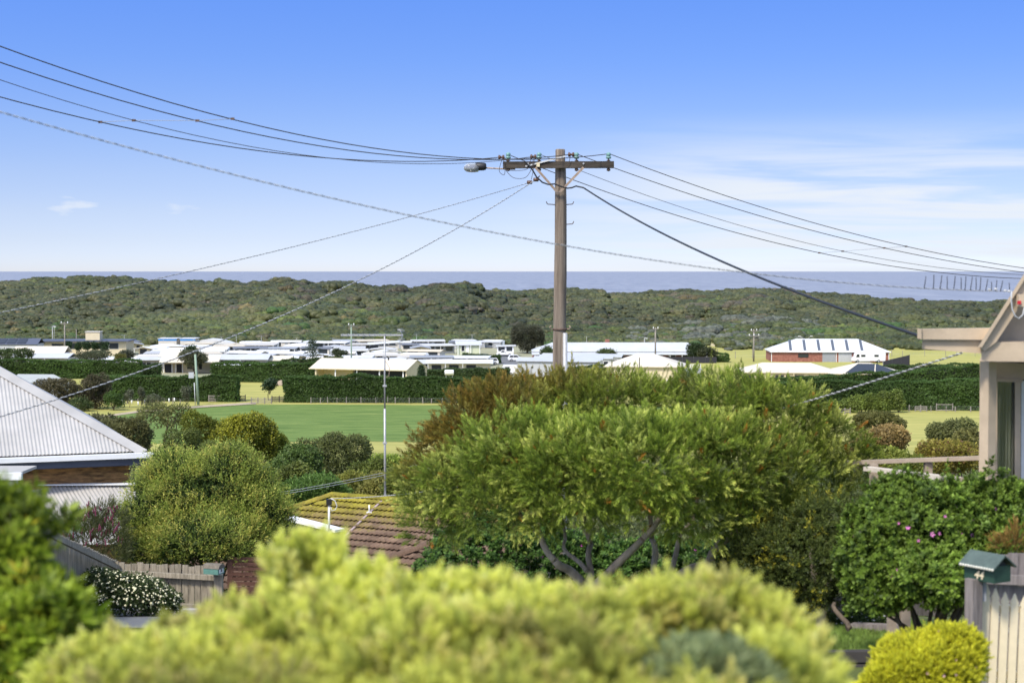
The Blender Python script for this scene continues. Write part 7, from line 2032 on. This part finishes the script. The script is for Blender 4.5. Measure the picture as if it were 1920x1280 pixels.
lawn_patch()
tb = thing('garden_sleeper', 'grey timber sleeper edging lying behind the small lawn', 'sleeper', tuple(P(1630, 1178, 19.6))); MB().bar(P(1598, 1176, 19.7) - Vector(tb.location), P(1704, 1180, 19.3) - Vector(tb.location), .12, .11).build('beam', M['greypaling'], tb)
for px, w_, lb in ((1672, .09, 'stubby pale garden post left of the taller one'), (1697, .10, 'taller pale garden post standing by the sleeper')):
    a = P(px, 1140, 18.7); g = gh(a.x, a.y); tb = thing('garden_post', lb, 'post', (a.x, a.y, g)); MB().box((0, 0, (a.z - g) / 2), (w_, w_, a.z - g)).build('post', M['railtimber'], tb)
rw = thing('retaining_wall', 'low timber and earth step below the lawn edge', 'retaining wall', (P(1590, 1226, 16.6).x, 16.6, gh(3, 16.6) - .1)); Ow = Vector(rw.location)
for i in range(2): MB().bar(P(1530, 1230 + i * 24, 16.5) - Ow, P(1660, 1228 + i * 24, 16.5) - Ow, .1, .105).build('sleeper', M['darkfence'], rw)
bf = thing('paling_fence', 'low grey fence deep in shade behind the garden posts', 'fence', (P(1640, 1150, 21).x, 21, gh(4, 21))); Ob = Vector(bf.location)
for i in range(16): a = P(1560 + i * 14, 1118 + random.uniform(-2, 2), 21.8) - Ob; MB().box((a.x, a.y, a.z / 2), (.09, .016, a.z)).build('paling', M['greypaling'], bf)
sp_, slb, _ = plant('ground_cover_plant', 'little white flowered ground cover behind the garden sleeper', 'plant', (1640, 1175), 20.3, [(1600, 1165, 40, 14, 0), (1650, 1162, 45, 14, 0), (1570, 1168, 30, 14, 0)], 700, [proto_tuft(6, .06, .04, 99, .7)], (.03, .055, .02), (.09, .14, .04), 99, r0=.01)
flowers(sp_, slb, 60, 6, M['white'], (.012, .02), 0, 'white_flowers')
plant('rusty_grass_clump', 'rusty orange fronds above the grey paling fence', 'plant', (1900, 1060), 16.4, [(1895, 1030, 20, 16, 0), (1915, 1012, 18, 18, 0)], 110, [proto_spray(12, .14, .05, .008, 35, 98, .2)], (.10, .06, .02), (.36, .22, .05), 98, up=.6, r0=.008)

_ft = far_tree


def far_tree(*a, **k):
    a = list(a); a[8] = tuple(c * k_ for c, k_ in zip(a[8], (1.75, 1.65, 1.05))); a[9] = tuple(c * k_ for c, k_ in zip(a[9], (1.85, 1.8, 1.15)))
    return _ft(*a, **k)


# ================================================================== trees between the gardens and the field
gT = None
far_tree('casuarina', 'grey green bush just above the corrugated hip end', 'bush', 232, 783, 150, 100, 100, (.05, .055, .03), (.105, .105, .06), 501, 2600, .22, 9, zg=None)
far_tree('casuarina', 'darker low bush half behind the corrugated roof edge', 'bush', 190, 777, 165, 70, 90, (.045, .05, .03), (.09, .09, .055), 502, 1600, .22, 8)
far_tree('gum_sapling', 'open wispy tree with bare stems beside the dome shaped trees', 'tree', 312, 758, 140, 100, 58, (.05, .058, .03), (.125, .13, .06), 503, 620, .2, 11, gap=.5)
far_tree('dome_tree', 'dark domed tree touching the bigger yellow green one', 'tree', 382, 771, 135, 80, 120, (.04, .055, .016), (.125, .14, .03), 504, 2600, .17, 11)
far_tree('dome_tree', 'big yellow green domed tree in front of the crop field', 'tree', 457, 771, 130, 118, 120, (.055, .068, .012), (.20, .20, .03), 505, 4200, .17, 15)
far_tree('dome_tree', 'small green shoulder tree beside the big domed tree', 'tree', 515, 805, 132, 56, 80, (.045, .06, .014), (.14, .155, .03), 506, 1300, .17, 8)
far_tree('mid_tree', 'dense dark green tree behind the feathery shrub', 'tree', 545, 836, 85, 125, 140, (.026, .048, .018), (.075, .115, .035), 507, 4200, .13, 13)
far_tree('mid_tree', 'broad grey olive tree centred before the crop field', 'tree', 645, 811, 100, 128, 130, (.034, .046, .022), (.092, .105, .045), 508, 4600, .13, 14)
far_tree('mid_tree', 'smaller grey olive tree leaning on the broad one', 'tree', 588, 822, 105, 70, 110, (.036, .048, .024), (.10, .112, .05), 509, 1800, .14, 9)
far_tree('mid_tree', 'light green leafy tree behind the aerial mast', 'tree', 728, 852, 80, 90, 90, (.05, .075, .018), (.17, .22, .05), 510, 2200, .13, 10)
far_tree('mid_shrub', 'yellowish twiggy shrub above the tiled roof', 'shrub', 640, 880, 70, 110, 90, (.06, .07, .02), (.20, .20, .06), 511, 2200, .11, 10)
far_tree('mid_shrub', 'dry brownish green shrub behind the aerial base', 'shrub', 716, 888, 66, 90, 80, (.055, .06, .022), (.17, .165, .06), 512, 1900, .11, 9)
far_tree('mid_shrub', 'dark green rounded shrub at the left hip of the tiled roof', 'shrub', 590, 893, 62, 120, 80, (.024, .048, .016), (.07, .12, .035), 513, 2400, .10, 10)
far_tree('mid_tree', 'pale green low tree at the near edge of the crop field', 'tree', 800, 845, 95, 110, 100, (.05, .07, .02), (.16, .19, .05), 514, 2200, .14, 10)
far_tree('hump_bush', 'dark brown green hump shaped bush in the dry paddock', 'bush', 1648, 771, 190, 110, 60, (.05, .055, .022), (.115, .11, .045), 520, 2600, .22, 10, zg=4.2, flat=.6)
far_tree('mid_shrub', 'pinkish flowering shrub below the hump shaped bush', 'shrub', 1650, 798, 70, 120, 90, (.07, .075, .03), (.30, .20, .12), 521, 2600, .12, 11)
far_tree('mid_shrub', 'grey green bush in the dry paddock near the tan house', 'bush', 1782, 784, 120, 90, 80, (.05, .06, .032), (.13, .14, .07), 522, 2200, .17, 10)
far_tree('mid_shrub', 'mixed yellow and reddish shrubs just over the deck rail', 'shrub', 1775, 828, 48, 130, 90, (.08, .085, .025), (.28, .24, .07), 523, 3000, .09, 11, alt=(.30, .13, .08), altw=.15)
far_tree('mid_shrub', 'green shrub between the bottlebrush and the deck rail', 'shrub', 1690, 845, 40, 110, 90, (.05, .065, .02), (.17, .19, .05), 524, 2000, .09, 9)
far_tree('mid_shrub', 'olive shrub beside the tan house post', 'shrub', 1815, 806, 90, 60, 70, (.055, .06, .03), (.16, .155, .07), 525, 1400, .14, 8)
for i, (px, top, D_, w_, h_, lb) in enumerate([(560, 868, 72, 80, 90, 'low green bush knitting the dark tree to the tiled hip'), (690, 862, 78, 70, 80, 'small green bush below the broad grey olive tree'), (340, 800, 120, 90, 90, 'dull green bush under the open wispy tree'), (420, 828, 100, 110, 90, 'leafy bush between the dome trees and the feathery shrub'), (760, 880, 60, 70, 80, 'green bush just left of the bottlebrush crown')]):
    far_tree('mid_shrub', lb, 'shrub', px, top, D_, w_, h_, (.04, .056, .02), (.12, .145, .045), 540 + i, 2000, .12, 10)
# far slope scrub that closes the gully: reads as one mass of bushes
r = np.random.default_rng(61); PV, PQ, PC = [], [], []
n = 5200; D = r.uniform(50, 205, n); u = r.uniform(-150, 2050, n); x = (u - 960) / F * D
lim = np.interp(u, [-150, 150, 600, 900, 1500, 1640, 1700, 2050], [170, 190, 200, 200, 200, 150, 95, 95]); k = (D < lim); x, D = x[k], D[k]
z = ground(x, D); base3 = np.stack([x, D, z], -1)
sc = r.uniform(.8, 1.9, len(x)) * (.7 + D / 260)
pp_, dd_, ss_ = [], [], []
for i in range(len(x)):
    m = 16; v = r.normal(size=(m, 3)); v /= np.linalg.norm(v, axis=1, keepdims=True); v[:, 2] = abs(v[:, 2]); pp_.append(base3[i] + v * sc[i] * np.array([1, 1, .9])); dd_.append(v + np.array([0, 0, .3])); ss_.append(np.full(m, sc[i] * .55))
pp_, dd_, ss_ = np.concatenate(pp_), np.concatenate(dd_), np.concatenate(ss_)
b_, t_ = palette(pp_, r, (.05, .07, .025), (.17, .19, .06), .4, .12, 8, alt=(.17, .15, .06), altw=.12)
Vv, Qq, Cc = foliage(pp_, dd_, ss_ * r.uniform(.7, 1.2, len(ss_)), b_, t_, [proto_tuft(6, .42, .3, 3), proto_tuft(6, .42, .3, 4)], r, .18)
add_foliage('gully_scrub', None, Vv, Qq, Cc)
